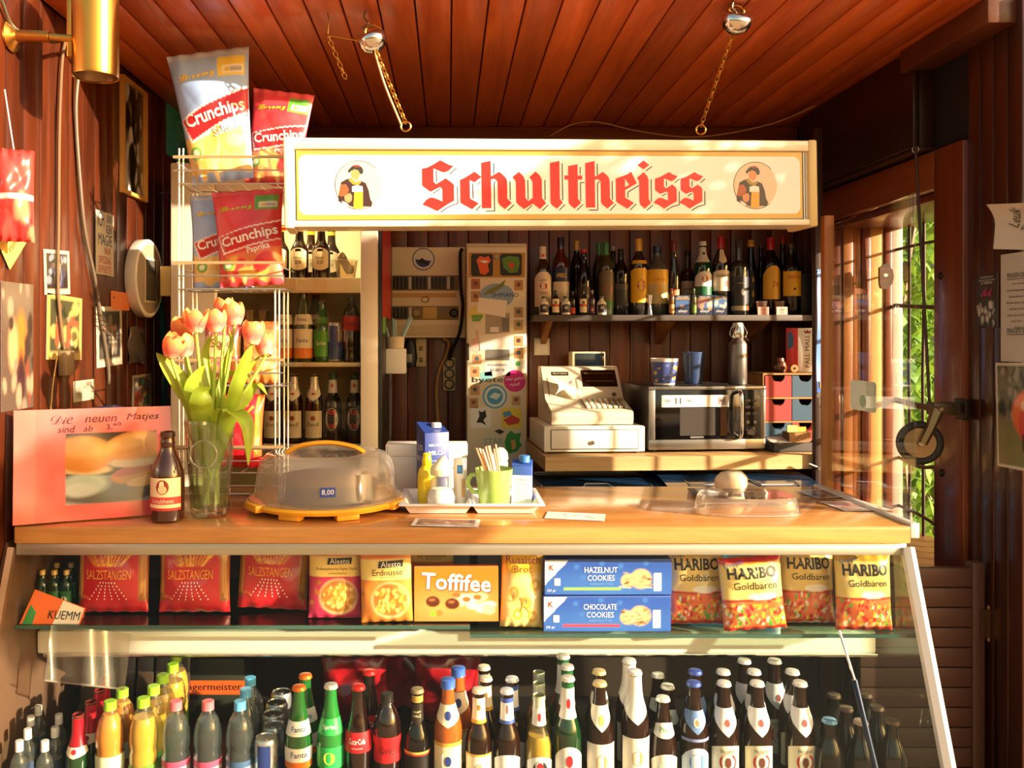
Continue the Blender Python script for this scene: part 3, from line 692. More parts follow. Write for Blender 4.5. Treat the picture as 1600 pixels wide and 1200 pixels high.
def bottle(name, lab, cat, loc, kind, h, r, body, cap=('crown', 'd8d2c4'), liquid=None, fill=.70, collar=None, label=None, group=None, rz=0.0, foil=None):
    """collar: (lo, hi, colour[, halfangle, v_drop]); label: dict(lo, hi, c, half, round, bands=[(lo,hi,c)], texts=[(s,w,h,x,z,c)], discs=[(x,z,rx,rz,c)]); heights as shares of h"""
    t = thing(name, lab, cat, loc, (0, 0, rz), group)
    obj('glass_body' if kind != 'can' else 'can_body', lathe([(a * r, b * h) for a, b in PROF[kind]], 24), body, t)
    if liquid:
        P = [(a * (r - .002), b * h) for a, b in PROF[kind] if b <= fill]; P = [(p[0], max(p[1], .004)) for p in P]
        q = rad(kind, fill) * (r - .002)
        obj('drink', lathe(P + [(q, fill * h), (0, fill * h)], 20), liquid, t)
    if cap:
        k, cc = cap[0], cap[1]; rt = PROF[kind][-1][0] * r
        mm = mat(cc, 0.3, 0.35 if k == 'crown' else 0.0, coat=0.3)
        if k == 'crown': obj('cap', crown(max(rt * 1.15, .0135), .0085).mv(z=h * .968 - .005), mm, t)
        elif k == 'screw': obj('cap', screwcap(rt * 1.18, h * (cap[2] if len(cap) > 2 else .07)).mv(z=h * .968 - h * (cap[2] if len(cap) > 2 else .07) + .004), mm, t)
        elif k == 'can':
            ld = obj('lid', lathe([(0, .955 * h), (.80 * r, .955 * h), (.83 * r, .97 * h), (.88 * r, .975 * h), (.89 * r, .965 * h)], 24), mat('c8c6c0', .25, .9), t)
            obj('pull_tab', prism(rrpts(.012, .022, .005), .0012).rot(math.pi / 2, 'X').mv(0, 0, .958 * h), mat('b8b4ac', .25, .9), ld)
    if foil:
        lo, hi, cc = foil
        obj('neck_foil', wrap(kind, h, r, lo, hi, -math.pi, math.pi, 25, 6, .0008), mat(cc, .3, .35, bump=.15, bscale=150), t)
    if collar:
        lo, hi, cc = collar[:3]; ha = collar[3] if len(collar) > 3 else math.pi; dr = collar[4] if len(collar) > 4 else 0
        c_ = obj('neck_label', wrap(kind, h, r, (lambda a: lo + dr * abs(a) / ha) if dr else lo, hi, -ha, ha, 25, 5, .0011), mat(cc, .45), t)
        if len(collar) > 5:
            for (s, w, hh, z, c2) in collar[5]:
                if s: letters(s, lambda u, v: (lambda q: (q * math.sin(u / q), -q * math.cos(u / q), z * h + v))(rad(kind, min(z + v / h, .96)) * r + .0018), mat(c2, .5), c_, w, hh)
                else:
                    obj('emblem', flatgeo([ellpts(0, 0, w, hh, 14)], lambda u, v: (lambda q: (q * math.sin(u / q), -q * math.cos(u / q), z * h + v))(rad(kind, min(z + v / h, .96)) * r + .0017)), mat(c2, .5), c_, False)
    for lb in ([label] if isinstance(label, dict) else (label or [])):
        lo, hi, ha = lb['lo'], lb['hi'], lb.get('half', 1.15); rd = lb.get('round', 0); zc = (lo + hi) / 2 * h
        hi_ = (lambda a: hi - rd * (a / ha) ** 2) if rd else hi; lo_ = (lambda a: lo + lb['rlo'] * (a / ha) ** 2) if lb.get('rlo') else lo
        l_ = obj('label', wrap(kind, h, r, lo_, hi_, -ha, ha, 19, 5, .0007), mat(lb['c'], .45), t)
        m0 = lambda off: (lambda u, v: (lambda q: (q * math.sin(u / q), -q * math.cos(u / q), zc + v))(rad(kind, min(max((zc + v) / h, .03), .96)) * r + off))
        for (b0, b1, cc) in lb.get('bands', ()): obj('label_band', wrap(kind, h, r, b0, b1, -ha, ha, 19, 3, .0010), mat(cc, .4), l_)
        for (x, z, rx, rz_, cc) in lb.get('discs', ()): obj('emblem', flatgeo([ellpts(x, z, rx, rz_, 18)], m0(.0013)), mat(cc, .4), l_, False)
        for (x, z, rx, rz_, cc) in lb.get('discs2', ()): obj('emblem', flatgeo([ellpts(x, z, rx, rz_, 18)], m0(.0016)), mat(cc, .4), l_, False)
        for (s, w, hh, x, z, cc) in lb.get('texts', ()): letters(s, m0(.0020), mat(cc, .5), l_, w, hh, x, z)
    return t
# ------------------------------------------------------------------ bottles and cans standing in the display case
ZF = 0.4527
def hb(y, d): return (CH - (y - CY) * d / F - ZF) / 0.983
def pos(x, d, z=ZF): return ((x - CX) * d / F, d, z)
D1, D2, D3, D4, D5 = 2.03, 2.10, 2.17, 2.24, 2.31
RB = 0.0325
def row(first, spots):
    for (x, d, lab) in spots: clone(first, pos(x, d), lab)
# small clear bottles with silver caps
s0 = bottle('spirit_miniature', 'small clear bottle with silver screw cap, foremost at the case corner', 'bottle', pos(30, 2.00), 'mini', hb(1158, 2.0), .019, CLG, ('screw', 'c9c7c2', .16), mat('6a6058', .2, coat=.4), .5, label=dict(lo=.12, hi=.5, c='33415e', half=1.2), group='silver-capped miniatures in the case')
for x, d, l in ((70, 2.00, 'small clear silver-capped bottle standing beside the red-foiled wine bottle'), (43, 2.06, 'small clear silver-capped bottle directly behind the foremost miniature'), (86, 2.07, 'small clear silver-capped bottle in the second row next to red foil'), (48, 2.13, 'small silver-capped bottle third in the file along the case side'), (60, 2.19, 'rearmost small silver-capped bottle in the file along the case side'), (92, 2.14, 'small silver-capped bottle third in the file nearer the red foil')):
    clone(s0, pos(x, d), l)
# sparkling wine with red foil
w0 = bottle('sparkling_wine_bottle', 'dark green sparkling wine bottle with red neck foil, foremost of its file', 'bottle', pos(122, 2.03), 'slim', hb(1113, 2.03), .027, DKGREEN, None, collar=(.50, .62, 'e8d8b8', 1.5, .05, [('', .006, .006, .575, 'a02030')]), foil=(.62, .966, 'b01828'), group='red-foiled wine bottles')
clone(w0, pos(142, 2.10), 'second red-foiled wine bottle in the file, partly hidden'); clone(w0, pos(155, 2.17), 'third red-foiled wine bottle in the file'); clone(w0, pos(163, 2.24), 'rearmost red-foiled wine bottle, only its foil showing')
# juice and lemonade
JO = mat('d8801a', .15, coat=.5); JY = mat('c8921e', .12, coat=.5)
PETC = clear('f2f6f2', 1.2, .03, .04, 'e8ece8')
j0 = bottle('juice_bottle', 'plastic bottle of cloudy orange drink with green cap', 'bottle', pos(172, D1), 'pet', hb(1095, D1), .034, PETC, ('screw', '86b82a', .085), JO, .86, label=dict(lo=.30, hi=.47, c='c9c9a8', half=2.0))
clone(j0, pos(191, D2), 'orange drink bottle with green cap, second behind the cloudy one')
a0 = bottle('lemonade_bottle', 'plastic bottle of clear amber lemonade with green cap, foremost of its file', 'bottle', pos(224, D1), 'pet', hb(1090, D1), .034, PETC, ('screw', '8cbc2c', .085), JY, .80, label=dict(lo=.20, hi=.36, c='5c8a30', half=2.0), group='amber lemonade file')
for x, d, l in ((240, D2, 'second amber lemonade bottle in the green-capped file'), (254, D3, 'third amber lemonade bottle in the green-capped file'), (270, D4, 'fourth amber lemonade bottle in the green-capped file'), (275, D5, 'rearmost amber lemonade bottle, high in the green-capped file')): clone(a0, pos(x, d), l)
WAT = clear('dfe6ea', .6, .02, .06, 'c8d4dc')
def water(x, c, lab): return bottle('water_bottle', lab, 'bottle', pos(x, D1), 'pet', hb(1095, D1), .033, PETC, ('screw', c, .085), WAT, .80, label=dict(lo=.22, hi=.42, c='b8a8b0' if c == 'e26a72' else 'a8b4bc', half=2.0, bands=[(.36, .42, 'c84868' if c == 'e26a72' else '405a80')]))
p0_ = water(275, 'e26a72', 'clear water bottle with pink cap next to the amber lemonade'); clone(p0_, pos(325, D1), 'clear water bottle with pink cap next to the blue-capped one')
p1_ = water(375, '5aa8d8', 'clear water bottle with blue cap, foremost of its file'); clone(p1_, pos(384, D2), 'second clear water bottle in the blue-capped file'); clone(p1_, pos(391, D3), 'rearmost clear water bottle in the blue-capped file')
# energy drink cans
cn0 = bottle('energy_drink_can', 'blue and silver energy drink can, foremost of its file', 'can', pos(416, D1), 'can', .148, .0285, mat('c4c6c8', .25, .8), ('can', 'c8c6c0'), label=[dict(lo=.5, hi=.90, c='2a3f86', half=.55), dict(lo=.08, hi=.5, c='2a3f86', half=3.1)], group='energy drink cans in the case')
for x, d, l in ((428, 2.095, 'second energy drink can in the file'), (427, 2.16, 'third energy drink can in the file'), (432, 2.225, 'fourth energy drink can in the file'), (440, 2.29, 'rearmost energy drink can in the file')): clone(cn0, pos(x, d), l)
# soft drinks
f0 = bottle('lemonade_bottle', 'green glass bottle with orange cap and white label, foremost', 'bottle', pos(467, D1), 'soda', hb(1071, D1), RB, GREEN, ('crown', 'e06a20'), label=[dict(lo=.58, hi=.70, c='f0ece0', half=1.5, texts=[('Fanta', .034, None, .004, 0, '20408a')]), dict(lo=.30, hi=.48, c='f0e8d8', half=1.4, bands=[(.30, .36, 'e07020')], texts=[('Fanta', .04, None, .006, .01, '20408a')])])
clone(f0, pos(477, D2), 'green glass bottle with orange cap behind the front one')
bottle('lemonade_bottle', 'green glass bottle with silver cap and bright green label', 'bottle', pos(517, D1), 'soda', hb(1068, D1), RB, mat('1f6e2c', .06, coat=.6), ('crown', 'b8b8b4'), label=[dict(lo=.58, hi=.71, c='28a04a', half=1.5, texts=[('Sprite', .032, None, 0, 0, 'f4f4ec')]), dict(lo=.30, hi=.48, c='2aa850', half=1.4, discs=[(0, 0, .014, .014, 'e8e040')])])
k0 = bottle('cola_bottle', 'dark cola glass bottle with red cap and red label', 'bottle', pos(560, D1), 'soda', hb(1070, D1), RB, COLA, ('crown', 'd82020'), label=dict(lo=.44, hi=.61, c='d01c24', half=1.4, texts=[('Coca‑Cola', .04, .013, 0, .004, 'f8f0ea'), ('ORIGINAL TASTE', .028, None, 0, -.012, 'f8f0ea')]))
clone(k0, pos(577, D2 + .02), 'dark cola glass bottle with red cap behind the front cola')
bottle('cola_bottle', 'dark plastic cola bottle with black cap and red band', 'bottle', pos(605, D1), 'pet', hb(1083, D1), .0335, COLA, ('screw', '1c1816', .085), label=dict(lo=.38, hi=.62, c='c01a20', half=1.8, texts=[('Cola', .036, None, 0, 0, '1a1010')]))
bottle('malt_bottle', 'dark malt bottle with gold neck and black shield collar', 'bottle', pos(652, D1), 'long', hb(1075, D1), .031, BLKG, ('crown', '9a8a68'), collar=(.68, .86, '241a12', 1.3, .04, [('KRAFT', .02, None, .79, 'e8d8a8'), ('MALZ', .02, None, .755, 'e8d8a8')]), foil=(.87, .93, 'c8a050'), label=dict(lo=.18, hi=.46, c='1a120e', half=1.3, bands=[(.44, .46, 'd0a850'), (.425, .438, 'c03020')]))
# amber wheat beer with blue caps
q0 = bottle('wheat_beer_bottle', 'amber bottle with blue cap and white shield collar, front row', 'bottle', pos(700, D1), 'beer', hb(1060, D1), .034, AMBER, ('screw', '3a62b8', .07), collar=(.62, .79, 'f0dcb8', 1.4, .07, [('', .008, .01, .71, '2a3a78')]), label=dict(lo=.22, hi=.50, c='f0d8a8', half=1.2, bands=[(.47, .50, 'e0a040')], discs=[(0, 0, .018, .022, 'f8f0e0')], discs2=[(0, -.002, .008, .012, '2a3a78')]))
clone(q0, pos(716, D2), 'amber bottle with blue cap behind the front amber one')
# pils with long paper neck labels
y0 = bottle('pils_bottle', 'brown bottle with white cap and cream-yellow neck label, front row', 'bottle', pos(748, D1), 'long', hb(1075, D1), .032, BROWN, ('crown', 'f2ead0'), collar=(.70, .91, 'f2e6c8', math.pi, 0, [('', .005, .007, .83, '9a7a3a')]), label=dict(lo=.18, hi=.44, c='f0e4cc', half=1.2, bands=[(.42, .44, 'd8a840')], discs=[(0, 0, .010, .013, 'b8a890')]))
obj('label_band', wrap('long', hb(1075, D1), .032, .69, .72, -math.pi, math.pi, 25, 2, .0015), mat('d8a030', .4), y0)
clone(y0, pos(759, D2), 'brown bottle with cream neck label in the second row, yellow trim'); clone(y0, pos(756, D3), 'brown yellow-trimmed bottle in the third row, only its cap and neck showing')
b0 = bottle('pils_bottle', 'brown bottle with white cap and white-blue neck label, front row', 'bottle', pos(792, D1), 'long', hb(1076, D1), .032, BROWN, ('crown', 'dfe0ee'), collar=(.70, .91, 'f0ece8', math.pi, 0, [('', .002, .012, .82, '8a5a40')]), label=dict(lo=.18, hi=.44, c='f0ece6', half=1.2, round=.06))
obj('label_band', wrap('long', hb(1076, D1), .032, .69, .72, -math.pi, math.pi, 25, 2, .0015), mat('3a52a0', .4), b0)
obj('label_band', wrap('long', hb(1076, D1), .032, .875, .915, -math.pi, math.pi, 25, 2, .0015), mat('3a52a0', .4), b0)
clone(b0, pos(800, D2), 'brown bottle with white-blue neck label behind the front one')
# foil-necked pilsners
e0 = bottle('lemon_beer_bottle', 'clear bottle of pale yellow beer with crumpled white-green neck foil', 'bottle', pos(842, D1), 'long', hb(1083, D1), .032, clear('f0ecd0', 1.2, .03, .05, 'e8e4c8'), None, mat('c8a438', .1, coat=.5), .60, collar=(.70, .86, 'efe6dc', math.pi, 0, [('', .004, .010, .78, 'c03038')]), foil=(.85, .968, 'cfd8c4'), label=dict(lo=.16, hi=.44, c='e8e4dc', half=1.1, round=.06, discs=[(0, .005, .018, .02, '2c2824')], discs2=[(0, .01, .008, .012, 'd02a30')]))
clone(e0, pos(842, D2), 'clear yellow beer bottle with white-green foil in the second row'); clone(e0, pos(842, D3), 'clear yellow beer bottle in the third row, only its foil showing')
z0 = bottle('pilsner_bottle', 'dark green bottle with white neck foil and red crest, front row', 'bottle', pos(887, D1), 'long', hb(1056, D1), .0335, DKGREEN, ('crown', 'ded8cc'), collar=(.66, .90, 'efe8e0', math.pi, 0, [('', .005, .012, .78, 'c02830')]), foil=(.90, .95, '2a6a38'), label=dict(lo=.16, hi=.46, c='e8e0d8', half=1.15, round=.10, discs=[(0, .01, .008, .014, 'c82830')], bands=[(.16, .22, '7a2a30')]))
clone(z0, pos(886, D2), 'dark green bottle with white neck foil in the second row'); clone(z0, pos(880, D3), 'dark green white-foiled bottle in the third row, mostly hidden')
# brown bottles with pointed paper collars
def collared(x, lab, yc, capc, collar, label, d=D1, **k): return bottle('beer_bottle', lab, 'bottle', pos(x, d), 'beer', hb(yc, d), .0335, BROWN, ('crown', capc), collar=collar, label=label, **k)
LBL = dict(lo=.20, hi=.50, c='efe6d4', half=1.2, discs=[(0, 0, .014, .017, 'c9a070')])
v0 = collared(937, 'brown beer bottle with gold cap and pointed cream collar, front row', 1064, 'e8c890', (.60, .80, 'f0e8d4', 1.7, .16, [('', .006, .012, .69, 'd8b060')]), LBL)
clone(v0, pos(936, D2), 'brown bottle with gold cap and cream collar in the second row')
u0 = collared(992, 'brown beer bottle wholly wrapped in white foil at the neck, front row', 1046, 'f2f0ea', (.60, .74, 'f4f0ea', 1.7, .12), LBL); 
hq = hb(1046, D1); obj('neck_foil', wrap('beer', hq, .0335, .70, .975, -math.pi, math.pi, 25, 8, .0016), mat('f2eee8', .4, .2, bump=.3, bscale=120), u0)
clone(u0, pos(983, D2), 'brown bottle wrapped in white foil in the second row')
g0 = bottle('lager_bottle', 'brown bottle with white cap and oval white-green neck label, front row', 'bottle', pos(1036, D1), 'soda', hb(1088, D1), .0325, BROWN, ('crown', 'f0eee4'), label=[dict(lo=.62, hi=.76, c='f2f0e6', half=1.25, round=.02, rlo=.03, texts=[('Pils', .020, None, -.004, .002, '4a8a3a')]), dict(lo=.20, hi=.48, c='e8e8dc', half=1.2, round=.08, discs=[(0, 0, .02, .016, 'cfd8c4')])])
clone(g0, pos(1043, D2), 'brown bottle with oval neck label in the second row'); clone(g0, pos(1028, D3), 'brown bottle with oval neck label in the third row')
m0_ = collared(1084, 'brown beer bottle with blue cap and blue-white diamond collar, front row', 1064, '4a62c0', (.58, .76, '6a86b8', 1.6, .15, [('', .008, .010, .67, 'e8dcc8'), ('', .005, .007, .67, 'c07a50')]), dict(lo=.20, hi=.47, c='c8d4e4', half=1.2, round=.1, discs=[(0, .004, .02, .02, '6a8ab8')]))
obj('neck_band', wrap('beer', hb(1064, D1), .0335, .52, .545, -1.2, 1.2, 15, 2, .0012), mat('8a94c8', .4), m0_)
clone(m0_, pos(1086, D2), 'brown bottle with blue cap and blue collar in the second row')
def wlab(s): return dict(lo=.18, hi=.49, c='e8e0c4', half=1.25, round=.04, discs=[(0, .004, .021, .021, 'c8302c')], discs2=[(0, .004, .016, .016, 'efe6d4'), (0, .004, .007, .012, '6a3a2c')], texts=[(s, .036, .008, 0, .030, '20242c')])
n0 = collared(1131, 'brown wheat beer bottle with white cap and pointed white collar, beside the blue-capped one', 1064, 'f0e8e4', (.56, .78, 'f2ece8', 1.7, .18, [('', .006, .008, .67, '9a4a44')]), wlab('PAULANER'))
clone(n0, pos(1130, D2), 'brown bottle with white pointed collar behind the one beside blue cap')
clone(n0, pos(1183, D1), 'brown wheat beer bottle with pointed white collar, middle of the three in front row'); clone(n0, pos(1178, D2), 'brown bottle with white pointed collar, second row middle')
clone(n0, pos(1250, D1), 'brown wheat beer bottle with pointed white collar, nearest the dark stubby bottles'); clone(n0, pos(1238, D2), 'brown bottle with white pointed collar in second row nearest the stubbies')
clone(n0, pos(1163, D3), 'brown bottle with white collar in third row, upright between two others'); clone(n0, pos(1210, D3), 'brown bottle with white collar in third row nearest the stubbies')
# dark stubbies in the corner
t0 = bottle('stubby_bottle', 'dark stubby bottle with pale blue cap in the front corner', 'bottle', pos(1296, 2.0), 'stub', hb(1123, 2.0), .0325, BLKG, ('crown', '6aa0c8'))
t1 = bottle('stubby_bottle', 'dark stubby bottle with brown-white cap in the front corner', 'bottle', pos(1345, 2.0), 'stub', hb(1125, 2.0), .0325, BLKG, ('crown', 'a8907c'))
t2_ = bottle('stubby_bottle', 'dark stubby bottle with dull brown cap behind the blue-capped one', 'bottle', pos(1322, 2.07), 'stub', hb(1104, 2.07), .0325, BLKG, ('crown', '5a4636'))
clone(t2_, pos(1303, 2.145), 'dark stubby bottle with brown cap, third row nearest the wheat beer'); clone(t2_, pos(1370, 2.075), 'dark stubby bottle with brown cap, second row nearest the case side')
clone(t2_, pos(1352, 2.15), 'dark stubby bottle with brown cap, third row nearest the case side'); clone(t2_, pos(1394, 2.0), 'dark stubby bottle with brown cap against the glass case side')
# things at the back of the case
cr = thing('bottle_crate', 'dark slatted crate leaning at the left end inside the case', 'crate', (-0.91, 2.36, ZF + .012), (-.25, 0, .10))
for i in range(6): obj('slat', bx(-.11 + .05 * i, -.066 + .05 * i, 0, .015, 0, .30, .003), mat('3a2a1e', .35, coat=.3), cr)
obj('crossbar', bx(-.12, .2, .015, .03, .03, .06) + bx(-.12, .2, .015, .03, .22, .25), mat('2c1f16', .4), cr)
jb = thing('orange_lettered_box', 'dark carton with orange band of old lettering at the back of the case', 'box', ((333 - CX) * 2.45 / F, 2.45, ZF))
obj('carton', bx(-.09, .09, 0, .10, 0, .17, .003), mat('2a2a1c', .5), jb)
bd = obj('orange_band', bx(-.09, .09, -.0015, 0, .068, .108), mat('d85a20', .45), jb)
letters('Jägermeister'.translate({}), flat(-.0022, 0, .088), mat('2a1408', .5), bd, .165, .026)
# spare bags of pretzel sticks low at the back
for i, (x, lab) in enumerate(((555, 'crumpled dark red snack bag low behind the cola bottles'), (640, 'crumpled dark red snack bag low behind the malt bottle'), (700, 'crumpled dark red snack bag low behind the amber bottles'))):
    w, h = .19, .21; f = pillow(w, h, .06, seed=30 + i, wr=.008)
    cv = Cv(24, 28, '8a1018').blobs(18, (0, 0, 1, 1), ['b01820', '6a0c12', 'c02a30'], .05, .14, 40 + i)
    t = thing('pretzel_bag', lab, 'snack bag', pos(x, 2.41 + .09 * (i % 2), ZF + .007), (0.1, 0, .05 * (i - 1)), 'spare red snack bags in the case')
    obj('wrapper', baggeo(f, cv, '8a1018'), paint(.25, .6, .5), t)
# clear plastic flap that catches the light
pf = thing('plastic_flap', 'clear curled plastic flap hanging below the glass shelf at the case corner', 'plastic sheet', (0, 0, 0))
obj('film', grid(lambda u, v: W(70 + 125 * u + 10 * v, 1062 - 86 * v + 14 * u, 2.065 + .02 * math.sin(9 * u + v) + .03 * v), 40, 12), clear('f0ece4', 2.2, .12, .10, 'f4e8d4'), pf)
obj('bent_edge', tube(smooth([W(70 + 125 * u, 1063 + 14 * u, 2.063 + .02 * math.sin(9 * u)) for u in [i / 14 for i in range(15)]], 2), .0025, 6), clear('f4ece0', 2.5, .1, .25, 'f4e8d4'), pf)

# ------------------------------------------------------------------ snacks on the glass shelf of the case
def shelf_pos(x, d, z): return ((x - CX) * d / F, d, z + .0026)
STK = ['c8862a', 'a8641a', 'd89a3a', 'e0a848']
def pretzel_canvas(seed, nu=64, nv=56):
    cv = Cv(nu, nv, 'c01a26'); rs = random.Random(seed)
    for u0, u1 in ((0, .085), (.885, 1)):
        cv.rect(u0, .15, u1, 1, '8a5218')
        for i in range(7):
            u = u0 + (u1 - u0) * (i + .5) / 7; cv.rect(u - .006, .18 + rs.uniform(0, .1), u + .005, .97, rs.choice(STK))
    for i in range(13):
        a = (i - 6) * .055 + rs.uniform(-.01, .01); x0, x1 = .47 + a * .5, .47 + a * 1.15
        cv.poly([(x0 - .010, .62), (x0 + .010, .62), (x1 + .013, .86 + rs.uniform(-.04, .03)), (x1 - .013, .86)], rs.choice(['e8a83c', 'd8902c', 'f0b850']))
    return cv
def pretzel_bag(x, z, d, lab, seed, w=.184, h=.192, rz=0.0, ry=0.0, day=False):
    t = thing('pretzel_bag', lab, 'snack bag', shelf_pos(x, d, z), (-.06, ry, rz), 'red pretzel stick bags on the glass shelf')
    f = pillow(w, h, .05, pinch=.02, seed=seed, wr=.0028)
    b_ = obj('wrapper', baggeo(f, pretzel_canvas(seed), 'b01a24'), paint(.22, .6, .6), t)
    mp = bagmap(f, w, h)
    OR = mat('eda030', .4)
    letters('SALZSTANGEN', mp, OR, b_, .118, .024, -.006, .100)
    if day: letters('𝓓𝓪𝔂', mp, WH, b_, .05, None, .0, .17)
    obj('salt_dots', flatgeo([ellpts(-.006 + (i - 2.5) * (.008 + .0022 * j), .080 - j * .0085, .0016, .0024, 8) for j in range(6) for i in range(6)], mp), mat('f4e8e0', .5), b_, False)
    letters('250 g', mp, OR, b_, .022, None, -.068, .042)
    return t
pretzel_bag(177, ZS1 + .002, 2.22, 'red bag of pretzel sticks beside the little brown bottles', 3)
pretzel_bag(304, ZS1 + .002, 2.22, 'middle of the three red bags of pretzel sticks', 5)
pretzel_bag(425, ZS1 + .004, 2.24, 'red bag of pretzel sticks tilted against the peanut packet', 8, ry=.05, day=True)
def nut_pack(x, z, d, lab, w, h, top, mid, low, title, sub, seed, ry=0.0, lean=-.05):
    t = thing('nut_packet', lab, 'snack bag', shelf_pos(x, d, z), (lean, ry, 0), 'peanut packets on the glass shelf')
    f = pillow(w, h, .034, pinch=.02, seed=seed, wr=.0015)
    cv = Cv(56, 66, low).rect(0, .58, 1, .86, mid).rect(0, .86, 1, 1, top)
    cv.ell(.58, .30, .37, .25, 'e8c08a').ell(.58, .31, .34, .22, 'b07028')
    cv.blobs(70, (.28, .16, .88, .46), ['e8b860', 'd89838', 'f0c878', 'c88428'], .028, .045, seed, .35, .7)
    cv.blobs(4, (.02, .1, .2, .5), ['b86a28', 'd88a40'], .03, .05, seed + 1)
    o = obj('wrapper', baggeo(f, cv, top), paint(.3, .5, .4), t); mp = bagmap(f, w, h)
    pl_ = obj('name_plate', grid(lambda u, v: bagmap(f, w, h, .0016)(-.018 + .062 * u + .002 * v, h * (.74 + .01 * u) + h * .088 * v), 12, 4), mat('3a3430', .5), o, False)
    letters('Alesto', bagmap(f, w, h, .0034), mat('f0e8dc', .5), pl_, .050, None, .014, h * .789)
    letters(title, mp, mat('6a4a22', .6), o, w * (.78 if len(title) > 12 else .6), None, .006, h * .68)
    letters(sub, mp, mat('8a6a3a', .6), o, w * .35, None, .01, h * .62)
    return t
nut_pack(523, ZS1, 2.18, 'pink and yellow peanut packet showing a bowl of nuts', .134, .185, 'd8404a', 'f0cc70', 'c83058', 'Erdnusskerne Fajita Style', 'geröstet & gewürzt', 12)
nut_pack(605, ZS1, 2.15, 'orange and yellow peanut packet showing a bowl of nuts', .130, .185, 'e8823a', 'f2d078', 'e08434', 'Erdnüsse', 'geröstet & gesalzen', 14, ry=-.03)
nut_pack(672, ZS1, 2.30, 'orange peanut packet standing behind the chocolate box', .130, .195, 'e8823a', 'f2d078', 'e08434', 'Erdnüsse', 'geröstet & gesalzen', 15)
gb = thing('grey_packet', 'grey-blue box with dark strip standing behind the chocolate box', 'box', shelf_pos(746, 2.34, ZS1))
obj('carton', bx(-.068, .068, 0, .06, 0, .19, .003), mat('8a94a8', .5), gb); obj('strip', bx(-.022, .0, -.0012, 0, .0, .185), mat('2a2a30', .5), gb); obj('tab', bx(-.024, .008, -.002, -.0008, .168, .19), mat('e8b050', .5), gb)
# chocolate box
tb = thing('chocolate_box', 'flat orange chocolate box with white bubbly name and caramel pictures', 'box', shelf_pos(713, 2.165, ZS1), (-.05, 0, 0))
w, h = .212, .136
cv = Cv(80, 52, 'e87a20', aspect=w / h).rect(0, 0, 1, .5, 'f0a060', .5)
cv.blobs(10, (.45, .18, .9, .45), ['f8e0c0', 'f4d0a0', 'fae8d0'], .05, .09, 3, .4)
for u, v in ((.22, .34), (.45, .30)): cv.ell(u, v, .10, .13, 'e8a050').ell(u, v + .02, .085, .10, '5a2410').ell(u - .01, v + .05, .04, .03, 'a06038', .6)
for u, v in ((.50, .48), (.62, .40), (.75, .44)): cv.ell(u, v, .05, .05, 'b06a30', .2, .5)
cv.ell(.22, .14, .04, .05, '88b030').ell(.30, .15, .04, .055, 'f08030')
cr_ = sheet('printed_front', w, h, cv, tb, paint(.3, .5, .4), lambda x, z, y: (x, y - .016, z + h / 2))
obj('carton', bx(-w / 2, w / 2, -.0145, .018, 0, h, .002), mat('d86a1c', .4), tb)
letters('Toffifee', flat(-.0166, 0, .097, -.05), mat('8a4010', .5), cr_, .178, .044, .0015, -.0015, bold=.03)
letters('Toffifee', flat(-.0172, 0, .097, -.05), mat('fdf6ee', .4), cr_, .176, .042, bold=.02)
# letter-biscuit bag
rb = thing('biscuit_bag', 'yellow bag of letter-shaped biscuits beside the cookie boxes', 'snack bag', shelf_pos(814, 2.17, ZS1 - .02), (-.04, .03, 0))
w, h = .108, .2
f = pillow(w, h, .04, pinch=.03, seed=21, wr=.002)
cv = Cv(40, 70, 'f0b824').rect(0, 0, .95, .68, 'f6dc90', .1)
for u, v in ((.3, .45), (.6, .32), (.8, .55), (.4, .18), (.75, .15)): cv.ell(u, v, .12, .08, 'e0a840', .3).ell(u, v, .05, .035, 'f6dc90', .3)
o = obj('wrapper', baggeo(f, cv, 'e8b020'), paint(.25, .5, .5), rb); mp = bagmap(f, w, h)
obj('lettering', lettersg([('Russisch', .088, None, 0, .172), ('Brot', .046, None, 0, .150)], mp), mat('9a4a1a', .5), o, False)
letters('R', mp, mat('e0b050', .5), o, .03, None, .01, .06, name='biscuit_print'); letters('U', mp, mat('e0b050', .5), o, .024, None, -.028, .08, name='biscuit_print')
